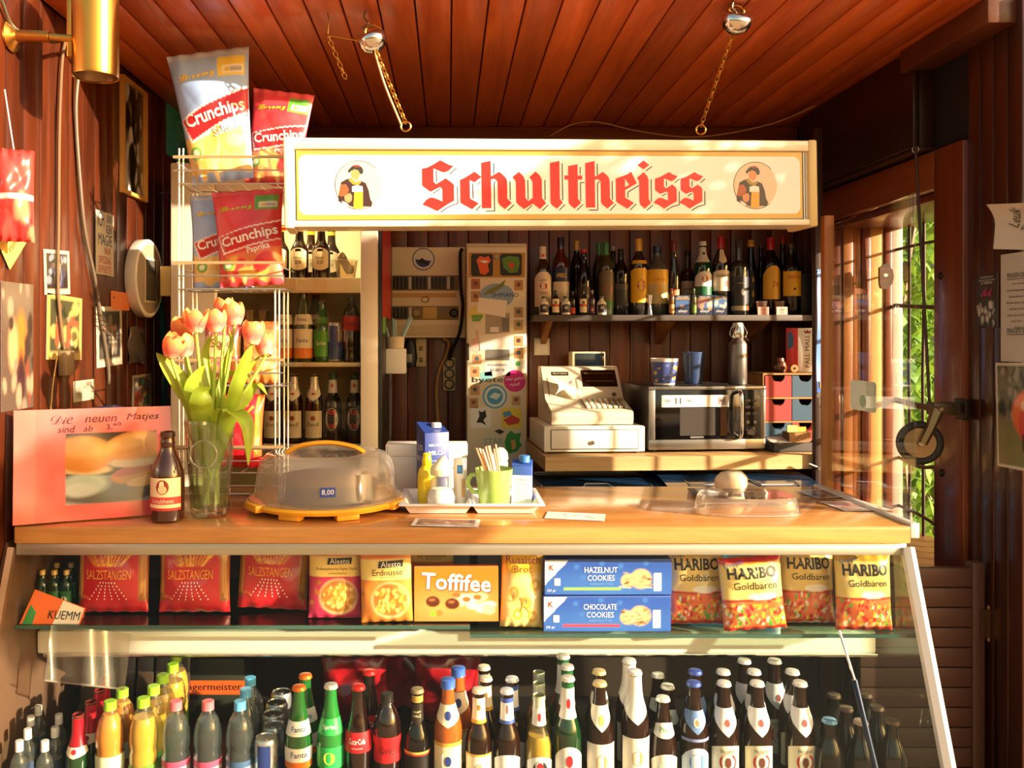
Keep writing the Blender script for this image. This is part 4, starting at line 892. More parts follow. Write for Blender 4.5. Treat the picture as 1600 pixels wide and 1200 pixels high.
# cookie boxes
def cookies(z, title, strip, lab, dx=0.0, rz=0.0):
    t = thing('cookie_box', lab, 'box', (shelf_pos(947, 2.16, z)[0] + dx, 2.175, z), (0, 0, rz))
    w, h = .322, .091
    obj('carton', bx(-w / 2, w / 2, -.03, .06, 0.0005, h, .003), mat('1f3f9a', .35, coat=.3), t)
    cv = Cv(120, 36, '2a56b4', aspect=w / h).rect(0, 0, 1, .35, '4a86d0', .9)
    cv.poly([(0, .28), (.19, 1), (0, 1)], 'ece6e2')
    for u, v in ((.25, .8), (.45, .9), (.6, .82), (.8, .9), (.3, .5), (.66, .55)): cv.ell(u, v, .022, .075, '3f74c8', .4)
    for u, v, r in ((.76, .45, .085), (.66, .40, .06)): cv.ell(u, v, r, r * 3.4, 'd8b088', .2)
    cv.blobs(22, (.62, .2, .84, .65), ['c08a5a', 'e8caa8', '7a4a2c', 'd8a878'], .008, .02, len(title), .3)
    cv.rect(.15, .12, .60, .2, strip)
    cv.rect(.86, .1, .92, .62, 'f4f2f0')
    fr_ = sheet('printed_front', w - .004, h - .004, cv, t, paint(.3, .5, .4), lambda x, z_, y: (x, y - .0318, z_ + h / 2))
    obj('lettering', lettersg([(title, .083, .014, -.018, .064), ('COOKIES', .068, .014, -.018, .044)], flat(-.0328)), mat('f6f6f4', .45), fr_, False)
    obj('small_print', lettersg([('AMERICAN STYLE', .058, None, -.018, .029)], flat(-.0328)), mat('7aa8e0', .45), fr_, False)
    letters('K', flat(-.0328), mat('c82a2a', .5), fr_, None, .014, -.142, .070)
    letters('225 g℮', flat(-.0328), mat('f2f2f0', .5), fr_, .022, None, -.143, .012)
    obj('white_seal', flatgeo([rrpts(.015, .018, .002, -.128, .034)], flat(-.0326)), mat('eef0f4', .5), fr_, False)
    return t
cookies(ZS2, 'CHOCOLATE', 'd84048', 'blue chocolate cookie box, lower of the two stacked boxes', .0)
cookies(ZS2 + .0925, 'HAZELNUT', '9ad848', 'blue hazelnut cookie box stacked on the other cookie box', .002, .01)
bp = thing('blue_packet', 'light blue packet lying at the back of the shelf behind the cookie boxes', 'packet', shelf_pos(1120, 2.40, ZS2 - .0), (0, 0, 0))
obj('wrapper', baggeo(pillow(.40, .205, .05, seed=77, wr=.002), Cv(20, 20, '3f9ad0').rect(0, .5, .4, 1, '2a60b0'), '3f8ac0'), paint(.25, .5, .5), bp)
# gummy bear bags
def gummy(x, y0_, d, lab, seed, w, h, ry, rz=0.0, redtop=False):
    t = thing('gummy_bag', lab, 'snack bag', shelf_pos(x, d, ZS2 + y0_), (-.07, ry, rz), 'gold gummy bags on the glass shelf')
    f = pillow(w, h, .045, pinch=.03, seed=seed, wr=.0025)
    cv = Cv(56, 64, 'd8a83a', aspect=w / h).rect(0, .42, 1, .9, 'f0cf7a').rect(0, .40, 1, .44, 'c83028').rect(0, 0, 1, .40, 'e86a3a')
    cv.blobs(120, (.0, .05, 1, .40), ['d82828', 'f0a030', 'f4d050', '58a838', 'e86838', 'f8e8c8', 'c01a20'], .022, .045, seed, .4)
    cv.rect(0, .0, 1, .05, 'c82a24')
    if redtop: cv.rect(0, .92, 1, 1, 'd02a2c')
    cv.ell(.62, .47, .22, .05, 'fbf4e4', .2)
    o = obj('wrapper', baggeo(f, cv, 'c89a30'), paint(.2, .6, .6), t); mp = bagmap(f, w, h)
    letters('HARIBO', mp, mat('2a241e', .45), o, w * .80, h * .155, .0, h * .79, bold=.03)
    letters('Goldbären', mp, mat('2e2014', .5), o, w * .70, None, .004, h * .62)
    if redtop or seed % 2: letters('Doppel', mp, mat('3a64b0', .5), o, w * .3, None, -w * .28, h * .91, a=.2)
gummy(1088, 0, 2.20, 'gold gummy sweet bag next to the cookie boxes', 51, .148, .195, .0)
gummy(1262, 0, 2.21, 'gold gummy sweet bag third from the cookie boxes', 54, .140, .195, .0)
gummy(1350, 0, 2.155, 'gold gummy sweet bag against the white end of the case', 53, .143, .192, .0)
gummy(1180, .004, 2.145, 'gold and red gummy sweet bag tilted in front of its neighbours', 56, .158, .182, -.07, redtop=True)
# little bitters bottles and their tray at the end of the shelf
kb = bottle('bitters_miniature', 'little dark bottle with gold cap, nearest the pretzel bag', 'bottle', shelf_pos(104, 2.24, ZS1), 'mini', .105, .0155, mat('14301c', .08, coat=.5), ('screw', 'd0a850', .12), label=dict(lo=.12, hi=.5, c='2a6a3a', half=1.2, discs=[(0, 0, .008, .008, 'e8e0d0')]), group='gold-capped bitters miniatures')
for i, (x, l) in enumerate(((85, 'little gold-capped bottle second from the pretzel bag in front'), (66.5, 'little gold-capped bottle at the case side, farthest from the pretzel bag'))): clone(kb, shelf_pos(x, 2.24, ZS1), l)
for i, (x, l) in enumerate(((89, 'gold-capped miniature in the back row by the case side'), (111, 'gold-capped miniature in the back row by the pretzel bag'))): clone(kb, shelf_pos(x, 2.31, ZS1), l)
kt = thing('bitters_tray', 'orange, white and green carton tray with slanted black capitals', 'tray', shelf_pos(82, 2.138, ZS1))
P_ = lambda x, y: ((x - 55) * 2.17 / F, CH - (y - CY) * 2.17 / F - ZS1)
obj('front_board', prism([P_(4, 970), P_(28, 917), P_(106, 946), P_(97, 970)], .002), mat('e8703a', .45), kt)
obj('white_field', prism([P_(55, 970), P_(72, 934), P_(104, 946), P_(95, 970)], .0006, -.0008), mat('f0e8dc', .45), kt)
obj('green_field', prism([P_(8, 970), P_(22, 940), P_(30, 952), P_(24, 970)], .0006, -.0008), mat('3a8a4a', .45), kt)
obj('tray_base', bx(-.062, .06, .002, .045, 0, .012), mat('c86030', .5), kt)
letters('KUEMM', flat(-.0016, .030, .020, -.06), INK, kt, .082, .022, shear=.25)
# ------------------------------------------------------------------ drinks fridge
FD = 3.0
def fx(px, d=FD): return (px - CX) * d / F
def fz(py, d=FD): return CH - (py - CY) * d / F
fg = thing('drinks_fridge', 'tall cream drinks fridge with glass door full of bottles behind the counter', 'fridge', (0, 0, 0))
CRM = mat('e9dcc0', .35, coat=.3); FIN = mat('e0cfa8', .5)
X0, X1, ZB, ZTOP = fx(266), fx(590), 0.0, 2.16
obj('side_panel', bx(X0, X0 + .025, FD + .04, 3.6, ZB, ZTOP, .003), CRM, fg)
sp_ = obj('side_panel', bx(X1 - .012, X1 + .012, FD + .04, 3.6, ZB, ZTOP, .003), mat('1d1613', .35), fg)
obj('red_sticker', bx(X1 + .012, X1 + .0135, FD + .06, 3.5, 1.62, 2.0), mat('b8241e', .4), sp_)
obj('green_sticker', bx(X1 + .012, X1 + .0138, FD + .08, 3.2, 1.56, 1.62), mat('7ab030', .4), sp_)
obj('back_panel', bx(X0, X1, 3.56, 3.6, ZB, ZTOP), FIN, fg)
obj('top_panel', bx(X0, X1, FD + .04, 3.6, ZTOP - .03, ZTOP), CRM, fg)
obj('bottom_panel', bx(X0, X1, FD + .04, 3.6, ZB, .12), CRM, fg)
dr = obj('door_frame', bx(fx(563), X1, FD, FD + .035, ZB + .1, ZTOP, .006) + bx(X0, fx(336), FD, FD + .035, ZB + .1, ZTOP, .006) + bx(fx(336), fx(563), FD, FD + .035, fz(352), ZTOP, .004) + bx(fx(336), fx(563), FD, FD + .035, .1, .3, .004), CRM, fg)
obj('door_glass', bx(fx(336), fx(563), FD + .012, FD + .016, .3, fz(352)), clear('fbf6ec', .5), dr, False)
obj('red_line', bx(fx(340), fx(563), FD - .001, FD, fz(360), fz(355)), mat('c03a20', .4), dr)
obj('control_box', bx(fx(247), fx(263), FD + .02, FD + .09, fz(462), fz(415), .003), mat('d8b870', .5), fg)
SZ = [fz(436, 3.06), fz(567, 3.06), fz(694, 3.06)]
for i, z in enumerate(SZ):
    s_ = obj('shelf', bx(X0 + .026, X1 - .014, 3.06, 3.555, z - .012, z, .002), mat('d9cba8', .4) if i < 2 else mat('2c241e', .4), fg)
    if i == 0:
        obj('price_strip', bx(X0 + .026, X1 - .014, 3.052, 3.06, z - .05, z + .004, .002), mat('ecdcb4', .4), s_)
        for px in (471, 520): obj('price_tag', bx(fx(px) - .03, fx(px) + .03, 3.050, 3.052, z - .042, z - .004), mat('f3ead2', .5), s_)
    else: obj('shelf_lip', bx(X0 + .026, X1 - .014, 3.054, 3.06, z - .014, z + .002, .001), mat('cdbf9c', .35, .4), s_)
def fp(px, d, k): return ((px - CX) * d / F, d, SZ[k] + .0006)
def fh(py, d, k): return (CH - (py - CY) * d / F - SZ[k]) / .983
q = bottle('alcohol_free_beer', 'brown bottle with yellow cap and cream oval label, top fridge shelf near the chip bags', 'bottle', fp(468, 3.10, 0), 'long', fh(352, 3.10, 0), .033, BROWN, ('crown', 'e0c040'), label=dict(lo=.16, hi=.56, c='efe0b8', half=1.0, round=.06, rlo=.06, texts=[('0.0', .022, None, 0, -.012, '3a3020'), ('Bitburger', .034, None, 0, .004, '4a3a20')]), foil=(.86, .93, 'e0b830'))
clone(q, fp(502, 3.10, 0), 'brown bottle with cream oval label, top fridge shelf beside the clear tub'); clone(q, fp(438, 3.11, 0), 'brown bottle with oval label at the edge of the top fridge shelf'); clone(q, fp(486, 3.20, 0), 'brown bottle in the second row of the top fridge shelf'); clone(q, fp(518, 3.22, 0), 'brown bottle in the second row behind the clear tub')
tub = thing('clear_tub', 'clear plastic tub with foil packets on the top fridge shelf', 'tub', fp(541, 3.12, 0))
obj('tub_wall', lathe([(0, .001), (.032, .001), (.042, .07), (.045, .072), (.041, .07), (.031, .003), (0, .003)], 24), clear('f4ecd8', 1.5, .05, .15, 'f0e6cc'), tub)
obj('foil_packet', grid(lambda u, v: ((u - .5) * .06, (v - .5) * .05, .06 + .025 * math.sin(5 * u + 2 * v) + .015 * math.cos(9 * v)), 10, 10), mat('c8b49a', .25, .6), tub)
q = bottle('lemonade_bottle', 'clear lemonade bottle with white-blue label, middle fridge shelf nearest the rack', 'bottle', fp(444, 3.10, 1), 'soda', fh(455, 3.10, 1), .034, mat('3a4420', .07, coat=.6), ('crown', 'd86a20'), label=[dict(lo=.52, hi=.66, c='e8e4d8', half=1.5, texts=[('Fanta', .034, None, 0, 0, '20408a')]), dict(lo=.06, hi=.46, c='e8e0d0', half=1.5, bands=[(.06, .20, 'd87a2a')], texts=[('Fanta', .045, None, 0, .012, '20408a')])])
clone(q, fp(474, 3.09, 1), 'clear lemonade bottle second on the middle fridge shelf'); clone(q, fp(493, 3.18, 1), 'lemonade bottle half hidden behind the green one on the middle fridge shelf')
bottle('lemonade_bottle', 'green lemonade bottle beside the energy drink can on the middle fridge shelf', 'bottle', fp(503, 3.09, 1), 'soda', fh(470, 3.09, 1), .029, mat('1f5a22', .07, coat=.6), ('crown', '5a5a50'), label=[dict(lo=.1, hi=.5, c='4a9a30', half=1.4, texts=[('Sprite', .036, .02, 0, 0, 'f0f0e0')]), dict(lo=.62, hi=.72, c='3a8a3a', half=1.4)])
cf = clone(cn0, fp(523, 3.09, 1), 'blue and silver energy drink can in the fridge')
bottle('cola_bottle', 'dark cola bottle with red band at the edge of the middle fridge shelf', 'bottle', fp(549, 3.10, 1), 'pet', fh(465, 3.10, 1), .033, COLA, ('screw', '241a16', .09), label=dict(lo=.48, hi=.70, c='b82420', half=1.7, texts=[('Cola', .034, None, 0, 0, '2a1010')]))
q = bottle('beer_bottle', 'brown beer bottle with white foil neck, lowest fridge shelf beside the rack leg', 'bottle', fp(427, 3.10, 2), 'beer', fh(584, 3.10, 2), .033, BROWN, None, collar=(.60, .76, 'd4d0c8', 1.4, .10, [('', .008, .004, .70, 'a83a34')]), foil=(.74, .968, 'c4c2bc'), label=dict(lo=.08, hi=.46, c='c0bca8', half=1.1, discs=[(0, .022, .009, .009, '8a4a30')], texts=[('Kindl', .044, .014, 0, .0, '2c241c')]))
clone(q, fp(459, 3.10, 2), 'brown beer bottle with white foil neck, middle of three on lowest fridge shelf'); clone(q, fp(491, 3.10, 2), 'brown beer bottle with white foil neck next to the oval red label'); clone(q, fp(397, 3.10, 2), 'white-necked beer bottle mostly hidden behind the red snack bag')
q = bottle('pilsner_bottle', 'dark bottle with oval red and white label, lowest fridge shelf middle', 'bottle', fp(520, 3.10, 2), 'long', fh(582, 3.10, 2), .033, BLKG, None, collar=(.70, .88, 'cfccc4', math.pi, 0, [('', .004, .008, .80, 'c03030')]), foil=(.88, .968, '24462a'), label=dict(lo=.16, hi=.52, c='141210', half=1.0, round=.12, rlo=.12, discs=[(0, 0, .024, .040, 'd8d2c8')], discs2=[(0, .024, .014, .008, 'b82e2a'), (0, -.024, .014, .008, 'b82e2a')], texts=[('BECKS', .040, .013, 0, 0, '1a1614')]))
clone(q, fp(554, 3.10, 2), 'dark bottle with oval red and white label at the fridge door post')
for i in range(4):
    g0_ = thing('drinking_glass', ('tall empty glass in the fridge behind the rack, nearest the cream post', 'tall empty glass in the fridge, second from the cream post', 'tall empty glass in the fridge, third from the cream post', 'tall empty glass in the fridge, fourth from the cream post')[i], 'glass', fp(350 + 20 * i, 3.12 + .02 * (i % 2), 1), 0, 'glasses in the fridge')
    obj('tumbler', lathe([(0, .002), (.019, .002), (.024, .19), (.0225, .19), (.0175, .008), (0, .008)], 20), clear('efe6d4', 1.4, .03, .08, 'e8dcc4'), g0_)
    obj('rim', torus(.0232, .0012, 20, 6).rot(math.pi / 2, 'X').mv(z=.19), mat('8a5a3a', .3), g0_)

# ------------------------------------------------------------------ fuse box and wiring on the back wall
BD = DB - 0.016
def bz(py, d=BD): return CH - (py - CY) * d / F
def bxx(px, d=BD): return (px - CX) * d / F
fl_ = bpy.data.lights.new('fridge_lamp', 'AREA'); fl_.energy = 5.0; fl_.size = .5; fl_.size_y = .05; fl_.shape = 'RECTANGLE'; fl_.color = (1, .86, .62)
flo = bpy.data.objects.new('fridge_lamp', fl_); COL.objects.link(flo); flo.location = ((X0 + X1) / 2, 3.12, ZTOP - .05); flo.rotation_euler = (.35, 0, 0)
fb = thing('fuse_box', 'cream fuse box with two rows of breakers on the back wall', 'fuse box', (bxx(665), BD, bz(528)))
FW, FH = 124 * BD / F, 140 * BD / F
k_ = BD / F
FC = mat('f4e2b4', .5)
obj('cover', bx(-FW / 2, FW / 2, -.06, 0, 0, FH, .006), FC, fb)
for i, (y0, y1) in enumerate(((432, 455), (479, 500))):
    z0, z1 = (528 - y1) * k_, (528 - y0) * k_
    s_ = obj('breaker_row', bx(-FW / 2 + .016, FW / 2 - .03, -.064, -.058, z0, z1, .002), mat('8a7448', .5), fb)
    n = 17 if i == 0 else 6
    for j in range(n):
        x = -FW / 2 + .026 + j * .0165
        obj('breaker', bx(x - .0065, x + .0065, -.070, -.063, z0 + .006, z1 - .006, .001), mat('2a221a' if j % 5 else 'd0c8b0', .4), s_)
    if i == 1:
        obj('timer_dial', lathe([(0, .012), (.014, .012), (.02, .0), (0, 0)], 20).rot(math.pi / 2, 'X').mv(.012 - .05, -.064, (z0 + z1) / 2), mat('a89468', .4), s_)
        obj('socket', lathe([(0, .008), (.012, .008), (.02, .0), (0, 0)], 20).rot(math.pi / 2, 'X').mv(FW / 2 - .05, -.064, (z0 + z1) / 2), mat('2c241c', .4), s_)
        obj('blank_plate', bx(-.01, .05, -.067, -.063, z0 + .004, z1 - .004, .001), mat('d8b45c', .5), s_)
obj('label_strip', bx(-FW / 2 + .02, FW / 2 - .04, -.0612, -.0595, (528 - 466) * k_, (528 - 459) * k_), mat('d8a85a', .5), fb)
obj('latch', torus(.012, .0015, 14, 6, 1.4).mv(0, -.064, (528 - 469) * k_), mat('4a3a28', .4), fb)
obj('lower_panel', bx(-FW / 2 + .02, FW / 2 - .02, -.064, -.058, .012, .055, .003), mat('e0cc9c', .5), fb)
st_ = obj('round_sticker', prism(ellpts(-.008, (528 - 407) * k_, .048, .048, 32), .0008, -.0612), mat('34466a', .5), fb)
obj('sticker_rim', flatgeo([ellpts(-.008, (528 - 407) * k_, .044, .044, 32)], flat(-.0614)), mat('e8e0cc', .5), st_, False)
obj('sticker_field', flatgeo([ellpts(-.008, (528 - 407) * k_, .034, .034, 16, math.pi, 2 * math.pi)], flat(-.0617)), mat('2c4070', .5), st_, False)
obj('sticker_fish', flatgeo([[(-.03, .33), (-.015, .345), (.0, .335), (.012, .325), (.018, .31), (.0, .318), (-.02, .322)]], flat(-.0620)), INK, st_, False)
obj('fuse_hinge', bx(-FW / 2 - .004, -FW / 2 + .012, -.066, -.05, FH - .04, FH - .02), mat('4a3c2a', .4, .6), fb)
cb1 = thing('black_cable', 'black cable running down beside the fuse box to the sockets', 'cable', (0, 0, 0))
obj('sheath', tube(smooth([W(722, 388, 3.66), W(719, 400, 3.66), W(720, 450, 3.65), W(723, 480, 3.65), W(718, 520, 3.66), W(705, 548, 3.69), W(701, 562, 3.70)], 6), .007, 8), BK, cb1)
cb2 = thing('ochre_cable', 'ochre cable hanging from the fuse box down the back wall', 'cable', (0, 0, 0))
obj('sheath', tube(smooth([W(692, 529, 3.70), W(701, 535, 3.71), W(697, 555, 3.715), W(686, 580, 3.715), W(682, 610, 3.715), W(684, 660, 3.715), W(684, 740, 3.715)], 6), .008, 8), mat('b08040', .5), cb2)
skt = thing('socket_strip', 'vertical cream strip of three sockets on the back wall', 'sockets', (bxx(702), BD, bz(610)))
obj('plate', bx(-.028, .028, -.02, 0, 0, .145, .004), mat('d0b878', .5), skt)
for i in range(3): obj('socket_insert', lathe([(0, -.004), (.014, -.004), (.017, .006), (.0225, .006), (.0225, 0)], 20).rot(math.pi / 2, 'X').mv(0, -.02, .028 + .046 * i), mat('1a1512', .35), skt)
wp = thing('wall_plate', 'narrow cream switch plate under the fuse box', 'switch', (bxx(658), BD, bz(573)))
obj('plate', bx(-.022, .022, -.012, 0, 0, .125, .004), mat('d8c48e', .5), wp); obj('rocker', bx(-.008, .008, -.016, -.012, .02, .04, .002), mat('8a7448', .5), wp); obj('rocker', bx(-.008, .008, -.016, -.012, .07, .09, .002), mat('8a7448', .5), wp)
bg_ = thing('black_pouch', 'black pouch hanging under the fuse box behind the straw cup', 'pouch', (bxx(641), BD, bz(574)))
obj('bag_body', lathe([(0, 0), (.03, .004), (.04, .04), (.034, .09), (.02, .12), (0, .122)], 20).sc(.8, .35, 1).mv(y=-.02), BK, bg_); obj('clasp', bx(-.022, .01, -.04, -.034, .02, .06, .004), mat('8a8478', .4, .5), bg_)
# cup of straws on a small wall box beside the fridge
sb_ = thing('white_wall_box', 'small white box fixed beside the fridge', 'box', (fx(615, 3.25), 3.25, fz(584, 3.25)))
obj('box_body', bx(-.045, .045, 0, .09, 0, .095, .003), mat('efe8dc', .5), sb_)
sc_ = thing('pen_cup', 'beige cup of pens and straws on the small white box', 'cup', (fx(617, 3.28), 3.29, fz(584, 3.25) + .0958))
obj('cup', lathe([(0, 0), (.034, 0), (.037, .045), (.035, .045), (.032, .003), (0, .003)], 24), mat('d8c8a8', .5), sc_)
rs = random.Random(2)
for i in range(8):
    a = rs.uniform(0, 6.28); l = .11
    obj('pen', tube([(.018 * math.cos(a), .018 * math.sin(a), .006), (.018 * math.cos(a) + .05 * math.cos(a), .03 * math.sin(a), l + .01 * rs.random())], .004, 8), mat(rs.choice(['a8c8cc', 'e0d8c8', '8ab0b8', 'd8b8a8']), .4), sc_)
ly = thing('black_lanyard', 'black printed lanyard hanging down the fridge side', 'lanyard', (fx(597, 3.2), 3.2, fz(690, 3.2)))
obj('ribbon', grid(lambda u, v: ((u - .5) * .018 + .008 * math.sin(6 * v), .004 * math.sin(20 * v), v * .38), 4, 24), mat('1b1716', .6), ly)
for i in range(4): letters('FESTIVAL', lambda u, v: (-v + .008 * math.sin(6 * (.06 + .09 * i) / .38), -.007, u + .06 + .09 * i), mat('b8b0a4', .5), ly, .045)

# ------------------------------------------------------------------ tall locker covered with stickers
KD = 3.52
def kz(py): return CH - (py - CY) * KD / F
lk = thing('sticker_cabinet', 'tall narrow beige metal cabinet covered with stickers', 'cabinet', ((776 - CX) * KD / F, KD, 0.9))
kw = 95 * KD / F
ks = KD / F
obj('body', bx(-kw / 2, kw / 2, 0.006, .2, 0, kz(380) - .9, .004), mat('dccaa0', .4), lk)
kd = obj('door', bx(-kw / 2 + .003, kw / 2 - .003, -.012, .005, 0.004, kz(386) - .9, .004), mat('e4d6b4', .38), lk)
def kp(px, py): return ((px - 776) * ks, kz(py) - .9)
def sticker(name, pts, c, y=-.0126): return obj(name, prism([kp(*p) for p in pts], .0005, y), mat(c, .45), kd, False)
def rct(x0, y0, x1, y1): return [(x0, y0), (x1, y0), (x1, y1), (x0, y1)]
def circ(x, y, r, n=28): return [(x + r * math.cos(2 * math.pi * i / n), y + r * math.sin(2 * math.pi * i / n)) for i in range(n)]
def rr(x0, y0, x1, y1, r): return [(p[0] + (x0 + x1) / 2, p[1] + (y0 + y1) / 2) for p in rrpts(x1 - x0, y1 - y0, r)]
sticker('gold_plate', rct(732, 395, 820, 434), 'b88a34')
sticker('dark_sticker', rr(736, 397, 770, 432, 4), '2c2620', -.0132); sticker('dark_sticker', rr(781, 397, 815, 431, 4), '2c2620', -.0132)
sticker('lips_print', [(744, 407), (750, 400), (757, 403), (763, 400), (767, 408), (762, 414), (764, 424), (758, 430), (750, 428), (747, 416)], 'e8622a', -.0137); sticker('teeth_print', [(748, 408), (757, 407), (764, 409), (757, 412)], 'f0e4d0', -.0141)
sticker('green_print', [(784, 404), (795, 400), (810, 402), (812, 412), (808, 426), (796, 427), (786, 418)], '5a8a2a', -.0137); sticker('red_print', [(792, 410), (804, 412), (800, 424)], 'c84a2a', -.0141)
obj('door_lock', lathe([(0, .008), (.010, .008), (.012, 0), (0, 0)], 16).rot(math.pi / 2, 'X').mv(kp(776, 402)[0], -.012, kp(776, 402)[1]), mat('b8a070', .3, .7), kd)
rs = random.Random(9)
for x, y in ((743, 443), (743, 463), (810, 445), (810, 487), (810, 507), (810, 532), (810, 551), (745, 560), (742, 580), (742, 608), (740, 628), (806, 624)):
    w = 7; sticker('stamp', rct(x - w, y - w + rs.uniform(-1, 1), x + w, y + w + 2), rs.choice(['b88858', 'c09060', 'a86a48', 'c8a068'])); sticker('stamp_print', circ(x, y, 3.5, 10), rs.choice(['5a3a28', '7a4a30', '4a5a58']), -.0132)
sticker('fishing_sticker', [(776 + 27 * math.cos(i / 4), 462 + 19 * math.sin(i / 4)) for i in range(25)], '88a0b8'); sticker('pike_print', [(754, 462), (764, 452), (778, 446), (790, 437), (786, 448), (770, 458)], '7a7a3a', -.0132)
letters('SHIMANO', flat(-.0134, *kp(789, 461)), mat('18306a', .5), kd, 42 * ks, None)
sticker('white_note', [(748, 465), (792, 470), (789, 496), (745, 488)], 'e8dccc', -.0142)
sticker('yellow_round', circ(744, 490, 12), 'd8c060', -.0136); sticker('green_patch', [(736, 492), (755, 492), (750, 502), (738, 502)], '6a9a40', -.0140)
sticker('photo_sticker', rct(758, 489, 796, 522), 'a89880'); sticker('photo_detail', rct(766, 511, 779, 519), 'e4dcd0', -.0132); sticker('photo_detail', rct(784, 497, 795, 518), '7a7464', -.0132)
sticker('hand_sticker', [(735, 546), (737, 530), (743, 528), (743, 516), (747, 515), (748, 532), (750, 545), (746, 553)], 'd8a898')
sticker('white_note', [(748, 524), (797, 519), (800, 539), (750, 548)], 'e8dcc8', -.0142)
sticker('photo_sticker', rct(758, 546, 796, 563), '706a60'); sticker('white_label', rct(757, 567, 797, 587), 'dcd4c4')
obj('lettering', lettersg([('ANGLERSERVICE', 32 * ks, None, *kp(777, 570)), ('BS 007-0', 22 * ks, None, *kp(777, 578))], flat(-.0134)), mat('2a3a6a', .5), kd, False)
sticker('white_label', rr(799, 563, 820, 576, 2), 'e0dcc8'); sticker('green_leaf', circ(809, 568, 4, 10), '4a9a40', -.0132)
sticker('teal_print', [(750, 582), (768, 580), (770, 590), (752, 598)], '7ab0b0'); letters('byote', flat(-.0138, *kp(762, 594)), mat('2a2420', .5), kd, 48 * ks, 11 * ks)
sticker('pink_round', circ(804, 595, 17), 'd81a80'); obj('lettering', lettersg([('Hier geht’s', 29 * ks, None, *kp(804, 592), dict(a=.08, shear=.2)), ('rund!', 16 * ks, None, *kp(804, 600), dict(a=.08, shear=.2))], flat(-.0136)), mat('f8eef2', .5), kd, False)
sticker('blue_round', circ(773, 619, 19), '4a9aba'); sticker('round_rim', circ(773, 619, 16.5), 'd8e4e0', -.0132); sticker('round_core', circ(773, 619, 12.5), '4a9aba', -.0136); sticker('round_fish', [(764, 620), (772, 613), (783, 616), (776, 624)], 'cfe0dc', -.0140)
sticker('white_square', rr(735, 636, 767, 668, 4), 'e8e4d8'); sticker('black_figures', [(744, 660), (749, 650), (748, 641), (753, 644), (758, 640), (760, 650), (755, 656), (760, 664), (752, 660)], '1a1614', -.0133)
sticker('yellow_square', rr(783, 637, 815, 669, 3), 'e8d040'); sticker('hotdog_print', [(786, 655), (800, 648), (812, 654), (810, 661), (794, 664)], 'c83a2a', -.0133); sticker('flag_print', [(785, 644), (796, 641), (800, 648), (787, 652)], '5a9ab8', -.0136)
letters('STAR', flat(-.0132, *kp(771, 689)), mat('7ab0a8', .5), kd, 30 * ks)
sticker('orca_print', [(772, 673), (780, 670), (788, 674), (781, 678)], '1c1a18', -.0134)
sticker('dragon_print', [(788, 690), (792, 678), (798, 672), (804, 677), (814, 676), (811, 688), (815, 694), (808, 704), (796, 708), (790, 700)], '3a9a3a', -.0134); sticker('dragon_belly', [(798, 688), (804, 686), (806, 698), (800, 703)], 'd8a850', -.0138)
obj('door_handle', bx(-kw / 2 + .0, -kw / 2 + .012, -.03, -.012, .55, .62, .003), mat('3a322a', .4, .5), lk)

# ------------------------------------------------------------------ liquor shelf
LD = 3.42
def lz(py, d=LD): return CH - (py - CY) * d / F
LS = thing('liquor_shelf', 'thin speckled grey wall shelf carrying the liquor bottles', 'shelf', ((1055 - CX) * LD / F, LD, lz(492)), (0, 0, 0))
lw = 441 * LD / F
obj('board', bx(-lw / 2, lw / 2, 0, .312, -.024, 0, .003), mat('5a5048', .6, var=.5, vscale=220), LS)
for px in (862, 1058, 1208):
    x = (px - 1055) * LD / F; gg = G([(x - .012, .30, -.12), (x - .012, .30, -.024), (x - .012, .06, -.024), (x + .012, .30, -.12), (x + .012, .30, -.024), (x + .012, .06, -.024)]); gg.f = [(0, 1, 2), (5, 4, 3), (0, 3, 4, 1), (1, 4, 5, 2), (2, 5, 3, 0)]
    obj('bracket', gg, wood('7a4a22', 'a06a34', .5, 'Y'), LS, False)
LZ = lz(492) + .0007
def lq(x, ytop, d, w, lab, kind, body, cap, **k):
    h = (CH - (ytop - CY) * d / F - LZ) / .975
    return bottle('liquor_bottle', lab, 'bottle', ((x - CX) * d / F, d, LZ), kind, h, w * d / F / 2, body, cap, **k)
CLB = mat('3a3430', .06, coat=.6); DA, DBk = 3.52, 3.62
VG = mat('2a2622', .05, coat=.7)
lq(848, 386, DA, 26, 'clear liquor bottle with arched cream label at the cabinet end of the shelf', 'liq', VG, ('screw', 'e8dcc8', .10), label=dict(lo=.12, hi=.62, c='e4d4b8', half=1.35, round=.10, discs=[(0, .012, .016, .014, 'c8302a')], texts=[('ROBERT', .034, None, 0, .036, '6a4a30'), ('WODKA', .036, .012, 0, -.016, 'b83028')]), collar=(.80, .90, 'e0d0b8', math.pi, 0, [('', .006, .006, .85, 'c83a2a')]))
lq(876, 372, DA + .02, 27, 'orange aperitif bottle with dark blue slanted label and black cap', 'liq', mat('4a1a0c', .06, coat=.6), ('screw', '1c2434', .12), label=dict(lo=.16, hi=.58, c='d8c8ac', half=1.3, bands=[(.42, .60, '1c2a50')], texts=[('APEROL', .048, .018, 0, .042, 'f0c828')]))
lq(901, 377, DBk, 22, 'dark liqueur bottle with gold cap behind the aperitif', 'liq', BLKG, ('screw', 'c89a40', .13))
lq(912, 391, DA, 22, 'black round liqueur bottle with red-topped cap', 'stub', BLKG, ('screw', 'c02030', .05), label=dict(lo=.15, hi=.42, c='3a2a20', half=1.0, discs=[(0, 0, .018, .012, 'a08060')]))
lq(936, 380, DBk, 20, 'green-capped herb liqueur bottle behind its twin', 'liq', mat('2a3018', .06, coat=.6), ('screw', '2c6a2a', .20))
